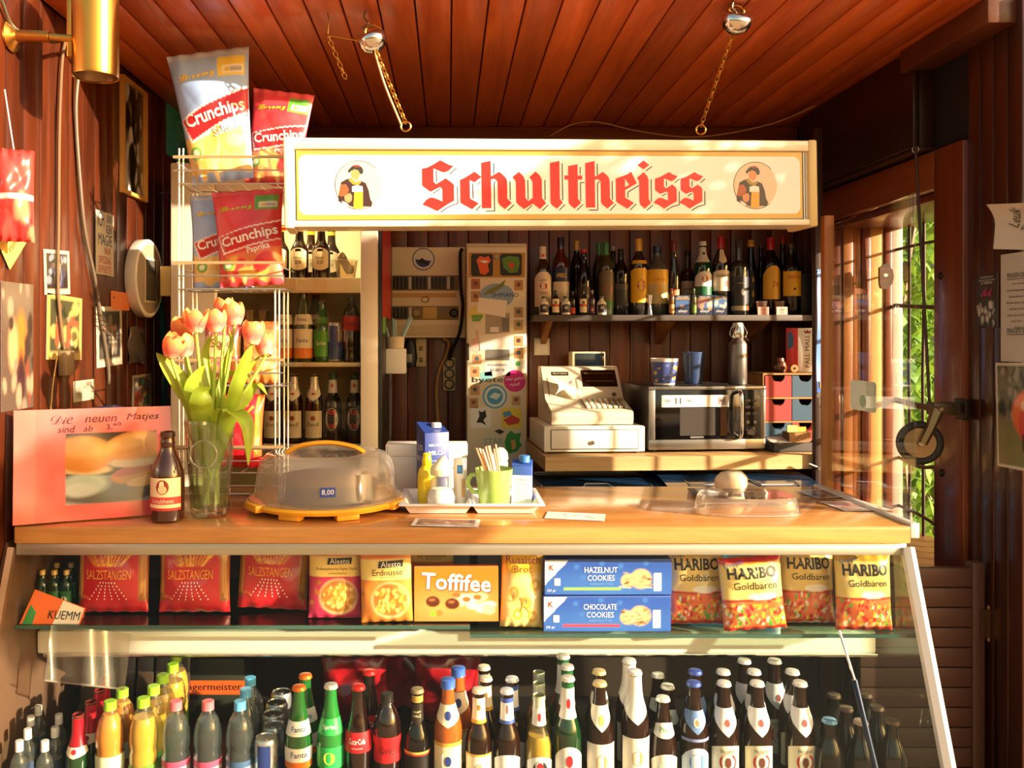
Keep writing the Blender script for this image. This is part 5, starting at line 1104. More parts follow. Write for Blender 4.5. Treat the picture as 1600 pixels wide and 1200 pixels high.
lq(947, 380, DA, 25, 'green-capped herb liqueur bottle with round picture label', 'liq', mat('3a3a24', .06, coat=.6), ('screw', '3a7a30', .20), label=dict(lo=.10, hi=.60, c='6a5a40', half=1.2, round=.05, discs=[(.004, .0, .018, .022, '9a4a30')], bands=[(.10, .20, '3a6a30')]))
lq(958, 386, DBk, 16, 'slender dark bottle with pale cap between the herb and rum bottles', 'slim', BLKG, ('screw', 'a8a090', .06))
lq(970, 390, DA, 24, 'dark ribbed bottle with black cap before the yellow rum', 'liq', BLKG, ('screw', '26221e', .08), label=dict(lo=.14, hi=.46, c='2a2824', half=1.1, bands=[(.38, .46, '4a4438')]))
lq(998, 374, DA, 27, 'rum bottle with yellow label, red round emblem and gold cap', 'liq', VG, ('screw', 'd8a838', .16), label=dict(lo=.16, hi=.60, c='e8b828', half=1.35, round=.04, discs=[(.004, .0, .017, .024, 'a02a24')], texts=[('Havana', .028, None, .004, .006, 'f4e8d0'), ('Club', .020, None, .004, -.010, 'f4e8d0')]), collar=(.655, .70, 'd8a828', 1.1))
lq(1027, 385, DA, 33, 'wide gin bottle with yellow label and dark blue cap', 'liq', mat('4a5048', .06, coat=.6), ('screw', '1c2444', .10), label=dict(lo=.16, hi=.62, c='c8b878', half=1.3, bands=[(.44, .64, 'e4b430')], texts=[('GORDONS', .046, .012, 0, .032, 'c83a24')], discs=[(0, -.008, .012, .02, 'd8a840')]))
lq(1053, 377, DA, 17, 'slender clear bottle with red-brown neck beside the gin', 'slim', VG, ('screw', '7a2418', .14), label=dict(lo=.14, hi=.34, c='b8784a', half=1.0))
lq(1074, 393, DBk, 22, 'bourbon bottle with cream label behind the cigarette packs', 'squ', mat('3a2014', .06, coat=.6), ('screw', '2a2420', .08), label=dict(lo=.18, hi=.52, c='e0d0b4', half=1.3, texts=[('JIM BEAM', .046, .014, 0, .012, '2c1c14')], discs=[(0, -.016, .012, .012, 'a82a28')]))
lq(1098, 378, DA, 27, 'green vodka bottle with white cap and white-green label', 'liq', mat('0e3a24', .05, coat=.7), ('screw', 'd8d8d0', .06), label=dict(lo=.20, hi=.58, c='dcdcd4', half=1.3, round=.08, discs=[(0, .028, .014, .014, 'b85a48')], bands=[(.24, .38, '2a6a48')]), collar=(.70, .90, 'd0d0c8', math.pi, 0, [('', .006, .006, .82, '2a3a50')]))
lq(1126, 371, DA, 27, 'whiskey bottle with red cap and cream label', 'liq', mat('1c1a10', .05, coat=.7), ('screw', 'a81c24', .15), label=dict(lo=.30, hi=.56, c='e4d8be', half=1.35, round=.03, texts=[('JAMESON', .058, .012, 0, .018, '2c2418')], discs=[(.014, -.014, .008, .014, '7a2a2c')]), collar=(.64, .82, 'd8c8a8', .5, .03))
lq(1154.5, 377, DA - .01, 29, 'clear square bottle with grey stag emblem and cream foot band', 'squ', mat('2c2c2a', .04, coat=.8), ('screw', '3a3834', .10), label=dict(lo=.10, hi=.50, c='2a2a30', half=1.2, discs=[(.004, .0, .008, .014, 'c8c8c4')], bands=[(.06, .12, 'b8a888')], texts=[('ORIGINAL', .04, None, 0, .036, 'b0a890')]))
lq(1173, 376, DA + .05, 21, 'dark slim bottle with gold cap and gold lettering', 'slim', BLKG, ('screw', 'c89838', .09), label=dict(lo=.16, hi=.58, c='1c1814', half=1.0, discs=[(0, .03, .004, .012, 'b89040'), (0, -.03, .004, .014, 'b89040')]))
lq(1189, 384, DBk, 16, 'thin dark bottle with pale ring on its neck', 'slim', BLKG, ('screw', '4a443c', .05))
lq(1204, 372, DA + .01, 29, 'dark liqueur bottle with yellow arched label and red cap', 'liq', BLKG, ('screw', 'a01820', .16), label=dict(lo=.20, hi=.62, c='d8a830', half=1.2, round=.12, texts=[('74', .026, .03, .006, -.010, 'b84a20')]))
lq(1223, 369, DBk, 18, 'dark bottle with red cap at the very back near the shelf end', 'slim', BLKG, ('screw', '981c24', .10))
lq(1236, 382, DA - .02, 29, 'dark liqueur bottle with yellow pentagon label at the lanyard end', 'liq', BLKG, ('screw', '3a3024', .08), label=dict(lo=.26, hi=.60, c='e0ac28', half=1.25, rlo=-.0, texts=[('VERDANO', .056, .012, 0, .026, 'b82c20')], discs=[(0, -.022, .005, .005, '2a2018')]))
dk = thing('dark_carton', 'dark carton standing at the end of the liquor shelf', 'carton', ((1261 - CX) * 3.5 / F, 3.50, LZ)); obj('carton_body', bx(-.034, .034, 0, .09, 0, .165, .002), mat('1e1814', .5), dk); obj('flap', bx(-.033, .033, .002, .088, .165, .168), mat('2a221c', .5), dk)
# miniatures and small things in front
def mini(x, ytop, lab, body, cap, lb, w=14, kind='mini', d=3.455, **k):
    h = (CH - (ytop - CY) * d / F - LZ) / .975
    return bottle('liquor_miniature', lab, 'bottle', ((x - CX) * d / F, d, LZ), kind, h, w * d / F / 2, body, cap, label=lb, **k)
CRMB = mat('e4dcc4', .2, coat=.5)
ml_ = dict(lo=.12, hi=.58, c='2c2a3a', half=1.0, round=.06, discs=[(0, .003, .008, .007, 'a8a49c')])
q = mini(850, 464, 'cream miniature with dark label beneath the first cream-label bottle', CRMB, ('screw', '5a6468', .14), ml_, 15); 
clone(q, ((884 - CX) * 3.455 / F, 3.455, LZ), 'cream miniature with dark label between two green-label minis'); clone(q, ((940 - CX) * 3.455 / F, 3.455, LZ), 'cream miniature with dark label beneath the green-capped bottles')
jl = dict(lo=.10, hi=.66, c='e4d4b0', half=1.1, discs=[(0, .012, .006, .006, '4a5a34')], bands=[(.34, .44, 'c84028')])
q = mini(868, 455, 'dark square herb miniature with cream-red label beside the first cream miniature', mat('16241a', .08, coat=.5), ('screw', '3a3a38', .06), jl, 12); clone(q, ((911 - CX) * 3.455 / F, 3.455, LZ), 'dark square herb miniature with cream-red label under the black round bottle')
mini(895, 456, 'slim dark miniature with red foot label', BLKG, ('screw', '4a3a30', .10), dict(lo=.05, hi=.30, c='c03a2c', half=1.1), 8); mini(925, 455, 'slim purple miniature with pale cap', mat('3a1c34', .1, coat=.5), ('screw', 'b0a0a8', .08), dict(lo=.06, hi=.36, c='5a2c50', half=1.1, discs=[(0, 0, .005, .006, 'd8a060')]), 10)
mini(1049, 452, 'small amber miniature with red cap beside the cigarette packs', mat('5a3418', .1, coat=.5), ('screw', 'c0282c', .08), dict(lo=.08, hi=.4, c='b88848', half=1.1), 9); mini(1084, 452, 'small green-labelled miniature between cigarette packs', mat('4a5040', .1, coat=.5), ('screw', '4a8a50', .08), dict(lo=.08, hi=.42, c='6a8a3a', half=1.1), 9)
jg = thing('jigger', 'shiny steel double-cone bar measure on the liquor shelf', 'measure', ((1015 - CX) * 3.45 / F, 3.45, LZ)); obj('upper_cone', lathe([(.006, .038), (.014, .080), (.013, .080), (.005, .040)], 24), CHROME, jg); obj('lower_cone', lathe([(.013, 0), (.006, .038), (.005, .038), (.012, 0)], 24), CHROME, jg)
def cig(x0, x1, lab, c, sd):
    x = (x0 + x1) / 2; d = 3.452; w = (x1 - x0) * d / F; h = 31 * d / F
    t = thing('cigarette_pack', lab, 'cigarette pack', ((x - CX) * d / F, d, LZ)); obj('pack', bx(-w / 2, w / 2, 0, .022, 0, h, .001), mat('22283c', .4), t)
    cv = Cv(20, 26, '28304a').rect(0, .80, 1, .84, 'd8a83a').rect(0, .36, 1, .78, c).blobs(7, (.1, .4, .9, .7), ['c89078', '4a6a9a', 'd8c0b0'], .1, .2, sd)
    s = sheet('printed_front', w - .002, h - .002, cv, t, paint(.4), lambda a, b, y: (a, y - .0013, b + h / 2)); letters('RAUCHEN', flat(-.002), mat('e0dcd8', .5), s, w * .7, None, 0, h * .9); letters('elixyr', flat(-.002), mat('e0dcd8', .5), s, w * .6, None, 0, h * .18)
cig(1055, 1079, 'dark blue cigarette pack standing alone beside the red-capped miniature', '3a5a8a', 1); cig(1089, 1113.5, 'cigarette pack with pinkish warning picture', 'a87a80', 2); cig(1114.5, 1136, 'cigarette pack with blue warning picture next to the stag bottle', '4a7aa8', 3)
for x, l in ((1193, 'small pinkish price card under the arched yellow label'), (1222, 'small pinkish price card under the pentagon label')):
    t = thing('price_card', l, 'price card', ((x - CX) * 3.435 / F, 3.435, LZ)); obj('card', bx(-.022, .022, 0, .0015, 0, .032), mat('d8b0a4', .5), t); obj('lettering', lettersg([('3,00', .02, None, 0, .02), ('2 cl', .014, None, 0, .009)], flat(-.0006)), mat('b85a50', .5), t, False)
for x, l in ((1190, 'clear shot glass beside the pinkish price cards'), (1218, 'clear shot glass nearest the lanyard')):
    t = thing('shot_glass', l, 'glass', ((x - CX) * 3.47 / F, 3.47, LZ), 0, 'shot glasses on the liquor shelf'); obj('tumbler', lathe([(0, 0), (.017, 0), (.022, .055), (.0205, .055), (.0155, .008), (0, .008)], 20), clear('f0dcd0', 1.5, .03, .1, 'e8c8b8'), t); obj('rim', torus(.0213, .001, 20, 6).rot(math.pi / 2, 'X').mv(z=.055), clear('f0dcd0', 2, .03, .3, 'e8c8b8'), t)
# ------------------------------------------------------------------ back worktop with till and microwave
ZW = 1.118
wt = thing('back_worktop', 'pale wooden worktop along the back wall under till and microwave', 'worktop', (0.93, 3.08, ZW), (0, 0, .06))
obj('slab', bx(-.584, .47, 0, .62, -.052, 0, .003), wood('a8824e', 'c8a268', .4, 'X', bump=.05), wt)
obj('edge_band', bx(-.584, .47, -.0025, 0, -.051, -.001), wood('b08a58', 'd2ae78', .4, 'X', bump=.05), wt)
obj('wall_batten', bx(-.60, .40, .55, .60, -.12, -.054), wood('5a3a20', '7a5230', .5, 'X'), wt)
# till
TC = mat('d9cdb0', .42); TD = mat('e4dcc6', .42)
tl_ = thing('cash_register', 'old cream cash register with sloped keyboard on its drawer', 'cash register', (.538, 3.13, ZW + .0008), (0, 0, .05))
dw = obj('drawer_unit', bx(-.187, .187, 0, .37, .006, .100, .004), TD, tl_)
dfr = obj('drawer_front', bx(-.160, .160, -.004, .002, .018, .086, .002), mat('e9e2cf', .42), dw)
obj('front_gap', flatgeo(ring(-.163, .163, .015, .089, .0025), flat(-.0006)), mat('3a3428', .6), dw, False)
lk_ = obj('lock', lathe([(0, .007), (.004, .007), (.005, .005), (.008, .005), (.010, 0), (0, 0)], 20).rot(math.pi / 2, 'X').mv(-.01, -.004, .04), CHROME, dw)
for x in (-.16, .16):
    for y in (.03, .34): obj('foot', lathe([(0, 0), (.012, 0), (.012, .007), (0, .007)], 12).mv(x, y, 0), BK, tl_)
pr_ = [(.028, .104), (.020, .125), (.024, .150), (.045, .158), (.165, .188), (.265, .305), (.275, .309), (.335, .309), (.345, .30), (.345, .104)]
xl, xr = -.155, .150; n = len(pr_)
gg = G([(xl, a, b) for a, b in pr_] + [(xr, a, b) for a, b in pr_]); gg.f = [tuple(range(n)), tuple(range(2 * n - 1, n - 1, -1))] + [(i, i + n, (i + 1) % n + n, (i + 1) % n) for i in range(n)]
body = obj('body', gg, TC, tl_)
def kb_(x, s, e=0.0):            # point on the keyboard slope
    return (x, .045 + .12 * s - .03 * e, .158 + .03 * s + .97 * e)
def disp(x, s, e=0.0):           # point on the upper slope
    return (x, .165 + .10 * s - .76 * e, .188 + .117 * s + .65 * e)
kbp = obj('keyboard', G([kb_(-.02, .05, .001), kb_(.142, .05, .001), kb_(.142, .95, .001), kb_(-.02, .95, .001)], [(0, 1, 2, 3)]), mat('6a5a3c', .5), body, False)
keyc = {}
for i in range(8):
    for j in range(5):
        x = -.010 + i * .0205; c = kb_(x, .14 + .18 * j, .004)
        col_ = 'e8dcc0' if i < 5 else ('b89a60' if j > 2 else 'c8c0a8')
        g_ = box(.015, .016, .009, (0, 0, 0), .002).rot(.245, 'X')
        if col_ not in keyc: o_ = obj('key', g_, mat(col_, .4), kbp, loc=c); keyc[col_] = o_.data
        else: obj('key', keyc[col_], None, kbp, loc=c)
obj('key_switch', lathe([(0, .008), (.007, .008), (.009, 0), (0, 0)], 14).rot(.86, 'X').mv(*disp(.115, .12)), STEEL, body)
ds = obj('display', G([disp(.0, .38, .001), disp(.138, .38, .001), disp(.138, .92, .001), disp(.0, .92, .001)], [(0, 1, 2, 3)]), mat('1a120c', .2, coat=.6), body, False)
obj('display_lines', flatgeo([[(.012, .80), (.125, .80), (.125, .815), (.012, .815)], [(.012, .55), (.125, .55), (.125, .57), (.012, .57)]], lambda u, v: disp(u, v, .0016)), mat('7a5a34', .5), ds, False)
np_ = obj('name_plate', G([disp(-.118, .74, .001), disp(-.05, .74, .001), disp(-.05, .86, .001), disp(-.118, .86, .001)], [(0, 1, 2, 3)]), mat('2a2018', .4), body, False)
letters('MULTI DATA', lambda u, v: disp(-.084 + u, .80 + v / .154, .0018), mat('c8b890', .5), np_, .056)
obj('printer_hatch', flatgeo(ring(-.14, -.02, .08, .66, .006), lambda u, v: disp(u, v, .0008)), mat('8a7c60', .5), body, False)
obj('receipt', grid(lambda u, v: (-.12 + .09 * u + .015 * math.sin(5 * v), .16 + .06 * v - .02 * math.sin(3 * v) - .012, .205 + .06 * v + .02 * math.sin(4 * u + 2 * v)), 10, 10), mat('f4efe2', .5), body)
cd_ = thing('customer_display', 'small black price display with cream side behind the till', 'display', ((920 - CX) * 3.60 / F, 3.60, ZW + .0008), (0, 0, .12))
obj('pole', bx(-.02, .02, .02, .05, 0, .285, .003), mat('b8a888', .5), cd_); obj('housing', bx(-.072, .072, 0, .06, .285, .365, .004), mat('c8b894', .45), cd_); obj('screen', bx(-.058, .068, -.003, 0, .295, .358, .002), mat('101820', .15, coat=.7), cd_); letters('MULTI DATA', flat(-.0036, -.03, .302), mat('d8d0bc', .5), cd_, .04)
# microwave
mw = thing('microwave', 'silver and black microwave oven with white sticker strip on its door', 'microwave', (.963, 3.17, ZW + .0008), (0, 0, .09))
mW, mH = .447, .243
obj('casing', bx(-mW / 2, mW / 2, .012, .35, .010, mH, .004), mat('4a4440', .4, .5), mw)
for x in (-.19, .19):
    for y in (.04, .32): obj('foot', lathe([(0, 0), (.012, 0), (.012, .011), (0, .011)], 12).mv(x, y, 0), BK, mw)
SS = mat('9a948c', .3, .9)
ff = obj('front_frame', bx(-mW / 2, mW / 2, -.004, .012, .010, .048, .003) + bx(-mW / 2, mW / 2, -.004, .012, mH - .012, mH + .001, .002) + bx(-mW / 2, -mW / 2 + .024, -.004, .012, .048, mH - .012, .002) + bx(mW / 2 - .02, mW / 2, -.004, .012, .048, mH - .012, .002), SS, mw)
md = obj('door', bx(-mW / 2 + .024, .132, -.002, .012, .048, mH - .012, .001), mat('0f0d0c', .12, coat=.6), mw)
obj('window_mesh', bx(-.105, .03, -.003, -.002, .062, .165), mat('3a3430', .35), md)
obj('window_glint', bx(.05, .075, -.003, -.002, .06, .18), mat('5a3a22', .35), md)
hd_ = obj('handle', tube(smooth([(.118, -.004, mH - .018), (.118, -.03, mH - .03), (.118, -.034, .13), (.118, -.03, .065), (.118, -.004, .052)], 5), .007, 10), CHROME, md)
ss = obj('sticker_strip', bx(-.175, .082, -.0036, -.002, .168, .212), mat('e8e4dc', .45), md)
for i, s in enumerate(('25L', '11', 'D&G', '900')):
    x = (-.152, -.112, -.070, .056)[i]; o_ = obj('sticker_square', prism(rrpts(.03, .03, .003, x, .190), .0004, -.0041), mat('d0ccc4' if i < 3 else '9a8c80', .45), ss, False); letters(s, flat(-.0048, x, .191), INK, o_, .02)
letters('KENSINGTON', flat(-.0036, -.04, .056), mat('c8c4bc', .4), md, .05)
pn_ = obj('control_panel', bx(.135, mW / 2 - .02, -.003, .012, .048, mH - .012, .001), mat('151210', .2, coat=.5), mw)
for j in range(3):
    for i in range(2): obj('button', lathe([(0, .003), (.010, .002), (.011, 0), (0, 0)], 14).sc(1, .6, 1).rot(math.pi / 2, 'X').mv(.155 + .028 * i, -.003, .190 - .024 * j), mat('6a6660', .3, .6), pn_)
for i in range(2): obj('button', lathe([(0, .003), (.006, .003), (.007, 0), (0, 0)], 14).rot(math.pi / 2, 'X').mv(.155 + .028 * i, -.003, .110), mat('a8a4a0', .3, .6), pn_)
obj('dial', lathe([(0, .016), (.012, .016), (.015, .010), (.018, 0), (0, 0)], 24).rot(math.pi / 2, 'X').mv(.168, -.003, .076), CHROME, pn_)
ZM = ZW + mH + .0026
pc = thing('paper_cup', 'white paper cup with blue and yellow print on the microwave', 'cup', ((1038 - CX) * 3.27 / F, 3.27, ZM))
cp = lathe([(0, .002), (.040, .0), (.052, .098), (.054, .101), (.051, .1), (.039, .006), (0, .006)], 28)
obj('cup', cp, mat('efeae0', .45), pc)
cvv = Cv(40, 26, '4a5a9a').blobs(9, (.05, .1, .95, .9), ['e8c040', 'd8a830', 'f0d060'], .05, .09, 5).blobs(10, (0, 0, 1, 1), ['8a94c0', '2a3a70'], .02, .05, 6).blobs(5, (.1, .1, .9, .9), ['e8e4dc'], .02, .03, 9)
pg = grid(lambda u, v: (lambda q, a: (q * math.sin(a), -q * math.cos(a), .008 + .08 * v))(.0415 + .0105 * v + .0008, -1.5 + 3.0 * u), 40, 26); pg.c = [tuple(q) for q in cvv.cols()]
obj('cup_print', pg, paint(.45), pc)
bc_ = thing('blue_cup', 'dark blue plastic tumbler behind the printed paper cup', 'cup', ((1083 - CX) * 3.36 / F, 3.36, ZM)); obj('tumbler', lathe([(0, 0), (.033, 0), (.045, .122), (.0435, .122), (.031, .004), (0, .004)], 28), mat('31466e', .35, coat=.2), bc_); obj('rim', torus(.0443, .0015, 28, 6).rot(math.pi / 2, 'X').mv(z=.122), mat('3a5280', .3), bc_)
sbt = thing('steel_bottle', 'grey steel swing-top drinking bottle on the microwave', 'flask', ((1153 - CX) * 3.30 / F, 3.30, ZM))
obj('body', lathe([(0, 0), (.033, 0), (.035, .004), (.035, .150), (.033, .160), (.024, .172), (.022, .178), (0, .178)], 28), mat('7a7672', .35, .8), sbt); nk = obj('neck', lathe([(.022, .176), (.024, .18), (.024, .205), (.020, .222), (0, .222)], 24), CHROME, sbt); obj('stopper', lathe([(0, .222), (.018, .222), (.02, .226), (.02, .234), (.016, .238), (0, .238)], 20), mat('d8d4cc', .4), sbt)
obj('wire_bail', tube(smooth([(-.02, -.002, .228), (-.033, -.006, .20), (-.027, -.008, .182), (-.02, -.012, .186)], 4), .0016, 6) + tube(smooth([(.02, -.002, .228), (.033, -.006, .20), (.027, -.008, .182), (.036, -.014, .17)], 4), .0016, 6), CHROME, sbt)
# drawer organiser
og = thing('drawer_organiser', 'small wooden organiser with red and blue card drawers at the worktop end', 'organiser', ((1237 - CX) * 3.34 / F, 3.34, ZW + .0008), (0, 0, .06))
WO = wood('8a6034', 'b0824a', .5, 'X')
obj('frame', bx(-.115, -.108, 0, .2, 0, .285) + bx(.108, .115, 0, .2, 0, .285) + bx(-.115, .115, .19, .2, 0, .285), WO, og)
for z in (0, .092, .185, .279): obj('divider', bx(-.115, .115, -.002, .2, z, z + .007), WO, og)
for j in range(3):
    for i in range(2):
        c = ('9a2c28', '2c4a60') if j else ('2c4a60', 'a02e2a')
        x0 = -.107 + .108 * i; z0 = .008 + .0925 * j
        pp = [(x0, z0), (x0 + .105, z0), (x0 + .105, z0 + .083), (x0 + .08, z0 + .083)] + [(x0 + .0525 + .026 * math.cos(t * math.pi / 8), z0 + .083 - .026 * math.sin(t * math.pi / 8)) for t in range(9)] + [(x0 + .025, z0 + .083), (x0, z0 + .083)]
        obj('drawer', prism(pp, .004, -.003) + bx(x0, x0 + .105, .002, .16, z0, z0 + .06), mat(c[i], .6), og, False)
pm = thing('cigarette_carton', 'red and white cigarette carton standing on the drawer organiser', 'carton', ((1252 - CX) * 3.38 / F, 3.38, ZW + .288), (0, 0, -.35))
obj('carton', bx(-.055, .055, 0, .06, 0, .175, .002), mat('e8e2d8', .45), pm); obj('red_side', bx(-.056, -.012, -.001, .061, 0.0005, .176, .001), mat('b02c2c', .45), pm); letters('PALL MALL', lambda u, v: (.022 - v, -.0014, .085 + u), mat('5a1a1c', .5), pm, .13, .016); obj('crown_mark', flatgeo([[(.012, .155), (.034, .155), (.036, .168), (.028, .160), (.023, .170), (.018, .160), (.010, .168)]], flat(-.0012)), mat('7a1a24', .5), pm, False)
obj('blue_figure', flatgeo([[(-.05, .09), (-.03, .1), (-.028, .14), (-.04, .165), (-.05, .15)]], flat(-.0018)), mat('3a5a88', .5), pm, False)
jr = thing('amber_jar', 'small amber glass jar on the drawer organiser', 'jar', ((1219 - CX) * 3.40 / F, 3.40, ZW + .288)); obj('glass', lathe([(0, 0), (.022, 0), (.028, .02), (.02, .042), (0, .044)], 20), mat('5a2c12', .15, coat=.5), jr); obj('lid', lathe([(0, .056), (.014, .056), (.016, .044), (0, .042)], 16), mat('7a4a22', .3), jr)
rl = thing('wooden_spool', 'small round wooden spool lying on the drawer organiser', 'spool', ((1240 - CX) * 3.345 / F, 3.355, ZW + .305)); obj('disc', lathe([(0, -.005), (.015, -.005), (.015, .02), (0, .02)], 20).rot(math.pi / 2, 'X'), mat('a87a4a', .5), rl); obj('hole', lathe([(0, .0004), (.005, 0), (0, 0)], 12).rot(math.pi / 2, 'X').mv(y=-.0206), BK, rl)
tr_ = thing('felt_tray', 'dark grey felt tray with papers at the worktop end', 'tray', ((1240 - CX) * 3.2 / F, 3.17, ZW + .0008), (0, 0, .08)); obj('tray', bx(-.09, .09, 0, .14, 0, .006, .002) + bx(-.09, .09, 0, .006, 0, .035, .002) + bx(-.09, -.084, 0, .14, 0, .035, .002) + bx(.084, .09, 0, .14, 0, .035, .002), mat('4a4644', .9), tr_)
lb_ = thing('leopard_box', 'small leopard-print box holding sticky notes in the felt tray', 'box', ((1247 - CX) * 3.24 / F, 3.22, ZW + .0075), (0, 0, .08)); cvv = Cv(30, 18, '8a6034').blobs(60, (0, 0, 1, 1), ['2a1c10', '4a3018', 'c89a58'], .02, .035, 3, .4)
obj('box_body', bx(-.042, .042, .001, .06, 0, .06, .002), mat('6a4a28', .6), lb_); sheet('printed_front', .083, .058, cvv, lb_, paint(.6), lambda a, b, y: (a, y, b + .031)); obj('notes', bx(-.04, .0, .02, .026, .03, .085) , mat('c8d060', .6), lb_); obj('notes', bx(.0, .038, .03, .036, .03, .078), mat('e0c030', .6), lb_)
pp_ = thing('booklet', 'white booklet with blue corner lying in the felt tray', 'booklet', ((1221 - CX) * 3.22 / F, 3.20, ZW + .0075), (.25, 0, .1)); obj('pages', bx(-.04, .04, 0, .08, 0, .02, .001), mat('d8d4cc', .6), pp_); obj('blue_corner', bx(-.038, -.015, -.0008, 0, .002, .016), mat('3a5a88', .5), pp_)
# chest freezer with blue lids under the worktop
fz_ = thing('chest_freezer', 'dark blue chest freezer with sliding lids between counter and worktop', 'freezer', (.80, 2.86, 0))
obj('cabinet', bx(-.56, .50, 0, .18, 0, .98, .02), mat('2a3442', .5), fz_)
for x0, x1, z in ((-.55, .0, 1.0), (-.04, .50, 1.015)):
    l_ = obj('lid', grid(lambda u, v: (x0 + (x1 - x0) * u, .0 + .58 * v, z + .03 * math.sin(math.pi * v)), 12, 12) + bx(x0, x1, .0, .58, z - .02, z - .0), mat('1c3450', .15, coat=.5), fz_)
    obj('lid_outline', tube([(x0 + .08 + (x1 - x0 - .16) * a, .1 + .3 * b, z + .03 * math.sin(math.pi * (.1 + .3 * b) / .58) + .004) for a, b in ((0, 0), (.35, 0), (.4, .2), (.6, .2), (.65, 0), (1, 0), (1, 1), (0, 1))], .003, 6, True), mat('9aa4a8', .4), l_)
obj('rim', bx(-.56, .50, -.005, .02, .975, .995, .004), mat('3a80b0', .4), fz_)
sw = thing('wall_switch', 'cream square light switch on the back wall beside the sticker cabinet', 'switch', ((846 - CX) * DB / F, DB - .0155, CH - (555 - CY) * DB / F)); obj('plate', bx(-.034, .034, -.008, 0, 0, .075, .003), mat('d8d0c4', .5), sw); obj('rocker', bx(-.024, .024, -.012, -.008, .010, .065, .003), mat('e4dcd0', .45), sw)
sp2 = thing('shelf_post', 'dark wooden post at the end of the back shelves', 'post', ((1279 - CX) * 3.08 / F, 3.08, 0)); obj('post', bx(-.012, .016, 0, .03, 0, 2.3, .003), wood('2a170d', '43261a', .5, 'Z'), sp2); obj('bolt', tube([(-.04, -.012, 1.09), (-.004, -.012, 1.075)], .005, 8) + tube([(-.004, -.02, 1.075), (-.004, 0, 1.075)], .007, 10), STEEL, sp2)
bl = thing('blue_lanyard', 'bright blue lanyard with keys hanging from the shelf post', 'lanyard', ((1281 - CX) * 3.04 / F, 3.04, CH - (640 - CY) * 3.04 / F))
obj('ribbon', grid(lambda u, v: ((u - .5) * .022 * (1 - .4 * v * v) , .004 * math.sin(9 * v) + .006 * u, .10 + .40 * v), 4, 24) + grid(lambda u, v: ((u - .5) * .016 + .004, .012 + .004 * math.sin(7 * v), .06 + .44 * v), 4, 24), mat('3a70c8', .5), bl)
obj('clip', tube([(0, 0, .10), (0, 0, .075)], .005, 8), STEEL, bl); obj('hook', tube([(0, .004, .495), (.012, .045, .495)], .003, 6), STEEL, bl); obj('key', prism(ellpts(0, .05, .011, .011, 16) , .002) + bx(-.003, .003, 0, .002, .0, .042), STEEL, bl); obj('key', (prism(ellpts(0, .048, .010, .010, 16), .002) + bx(-.0025, .0025, 0, .002, .006, .042)).rot(.35, 'Y').mv(.004, -.004, 0), mat('c8b880', .3, .9), bl)

# ------------------------------------------------------------------ things on the counter
Z0 = ZT + .0006
def cpos(px, d): return ((px - CX) * d / F, d, Z0)
# poster card
PW, PH = .367, .277
po = thing('poster_card', 'pink laminated card with handwritten German herring-roll offer and sandwich photo', 'poster', (-1.053, 2.064, Z0 + .004), (-.10, 0, .40))
cv = Cv(110, 84, 'e8605a'); cv.rect(0, 0, .13, 1, 'ec6a60', .02)
u0, u1, v0, v1 = .315, .905, .14, .775
def bu(u): return u0 + (u1 - u0) * u
def bv(v): return v0 + (v1 - v0) * v
cv.rect(u0, v0, u1, v1, '3a3026')
ws = (u1 - u0) * PW / ((v1 - v0) * PH)
def be(u, v, ru, rv, c, s=.12, r=0.0): cv.ell(bu(u), bv(v), ru * (u1 - u0), rv * (v1 - v0), c, s, r)
be(.45, .02, .75, .28, '4a2a1c', .2); be(.45, .16, .70, .22, 'b8b8b4', .1); be(.45, .18, .64, .19, '6a6a66', .2)
be(.20, .28, .26, .15, 'b8ccc0', .4); be(.15, .2, .18, .1, 'd0dcd4', .5)
be(.16, .50, .34, .08, 'e8c890', .2, -.1); be(.20, .70, .32, .26, 'd88a34', .15, -.15); be(.16, .80, .24, .14, 'e8a050', .6, -.2)
be(.82, .40, .34, .13, 'c88a3c', .15, .25); be(.78, .46, .28, .07, 'b85a50', .2, .3); be(.80, .58, .34, .09, 'd8c0a0', .2, .1); be(.88, .66, .24, .06, 'c89a60', .3)
be(.74, .80, .34, .20, 'e09038', .12, .30); be(.70, .86, .22, .10, 'f0b468', .6, .3)
be(.86, .28, .20, .07, 'e0b070', .2, .2)
for q in range(v1 and 1):
    cv.c[(cv.u < u0) | (cv.u > u1) | (cv.v < v0) | (cv.v > v1)] = np.where(((cv.u < .13))[..., None], np.array(lin('ec6a60')), np.array(lin('e8605a')))[(cv.u < u0) | (cv.u > u1) | (cv.v < v0) | (cv.v > v1)]
ins_ = (cv.u > u0) & (cv.u < u1) & (cv.v > v0) & (cv.v < v1); cv.c[ins_] *= .62
cvs = sheet('card', PW, PH, cv, po, paint(.16, .6, .8), lambda x, z, y: (x + PW / 2, y + .0035 * math.sin(x * 26) * math.sin(z * 21 + 1), z + PH / 2))
mpp = lambda e: (lambda x, z: (x + PW / 2, .0035 * math.sin(x * 26) * math.sin(z * 21 + 1) - e, z + PH / 2))
obj('lettering', lettersg([('𝒟𝒾𝑒', .05, .022, -.075, .112), ('neuen', .075, .014, .015, .110, dict(shear=.25)), ('Matjes', .078, .022, .115, .112, dict(shear=.25)), ('sind', .040, .017, -.065, .088, dict(shear=.25)), ('ab', .022, .015, -.015, .088, dict(shear=.25)), ('3,⁴⁰', .035, .020, .045, .091)], mpp(.0016)), mat('4a1a20', .6), cvs, False)
obj('prop', bx(.12, .24, .006, .008, .0, .15), mat('b89a80', .6), po, False, rot=(-.3, 0, 0), loc=(0, .012, 0))
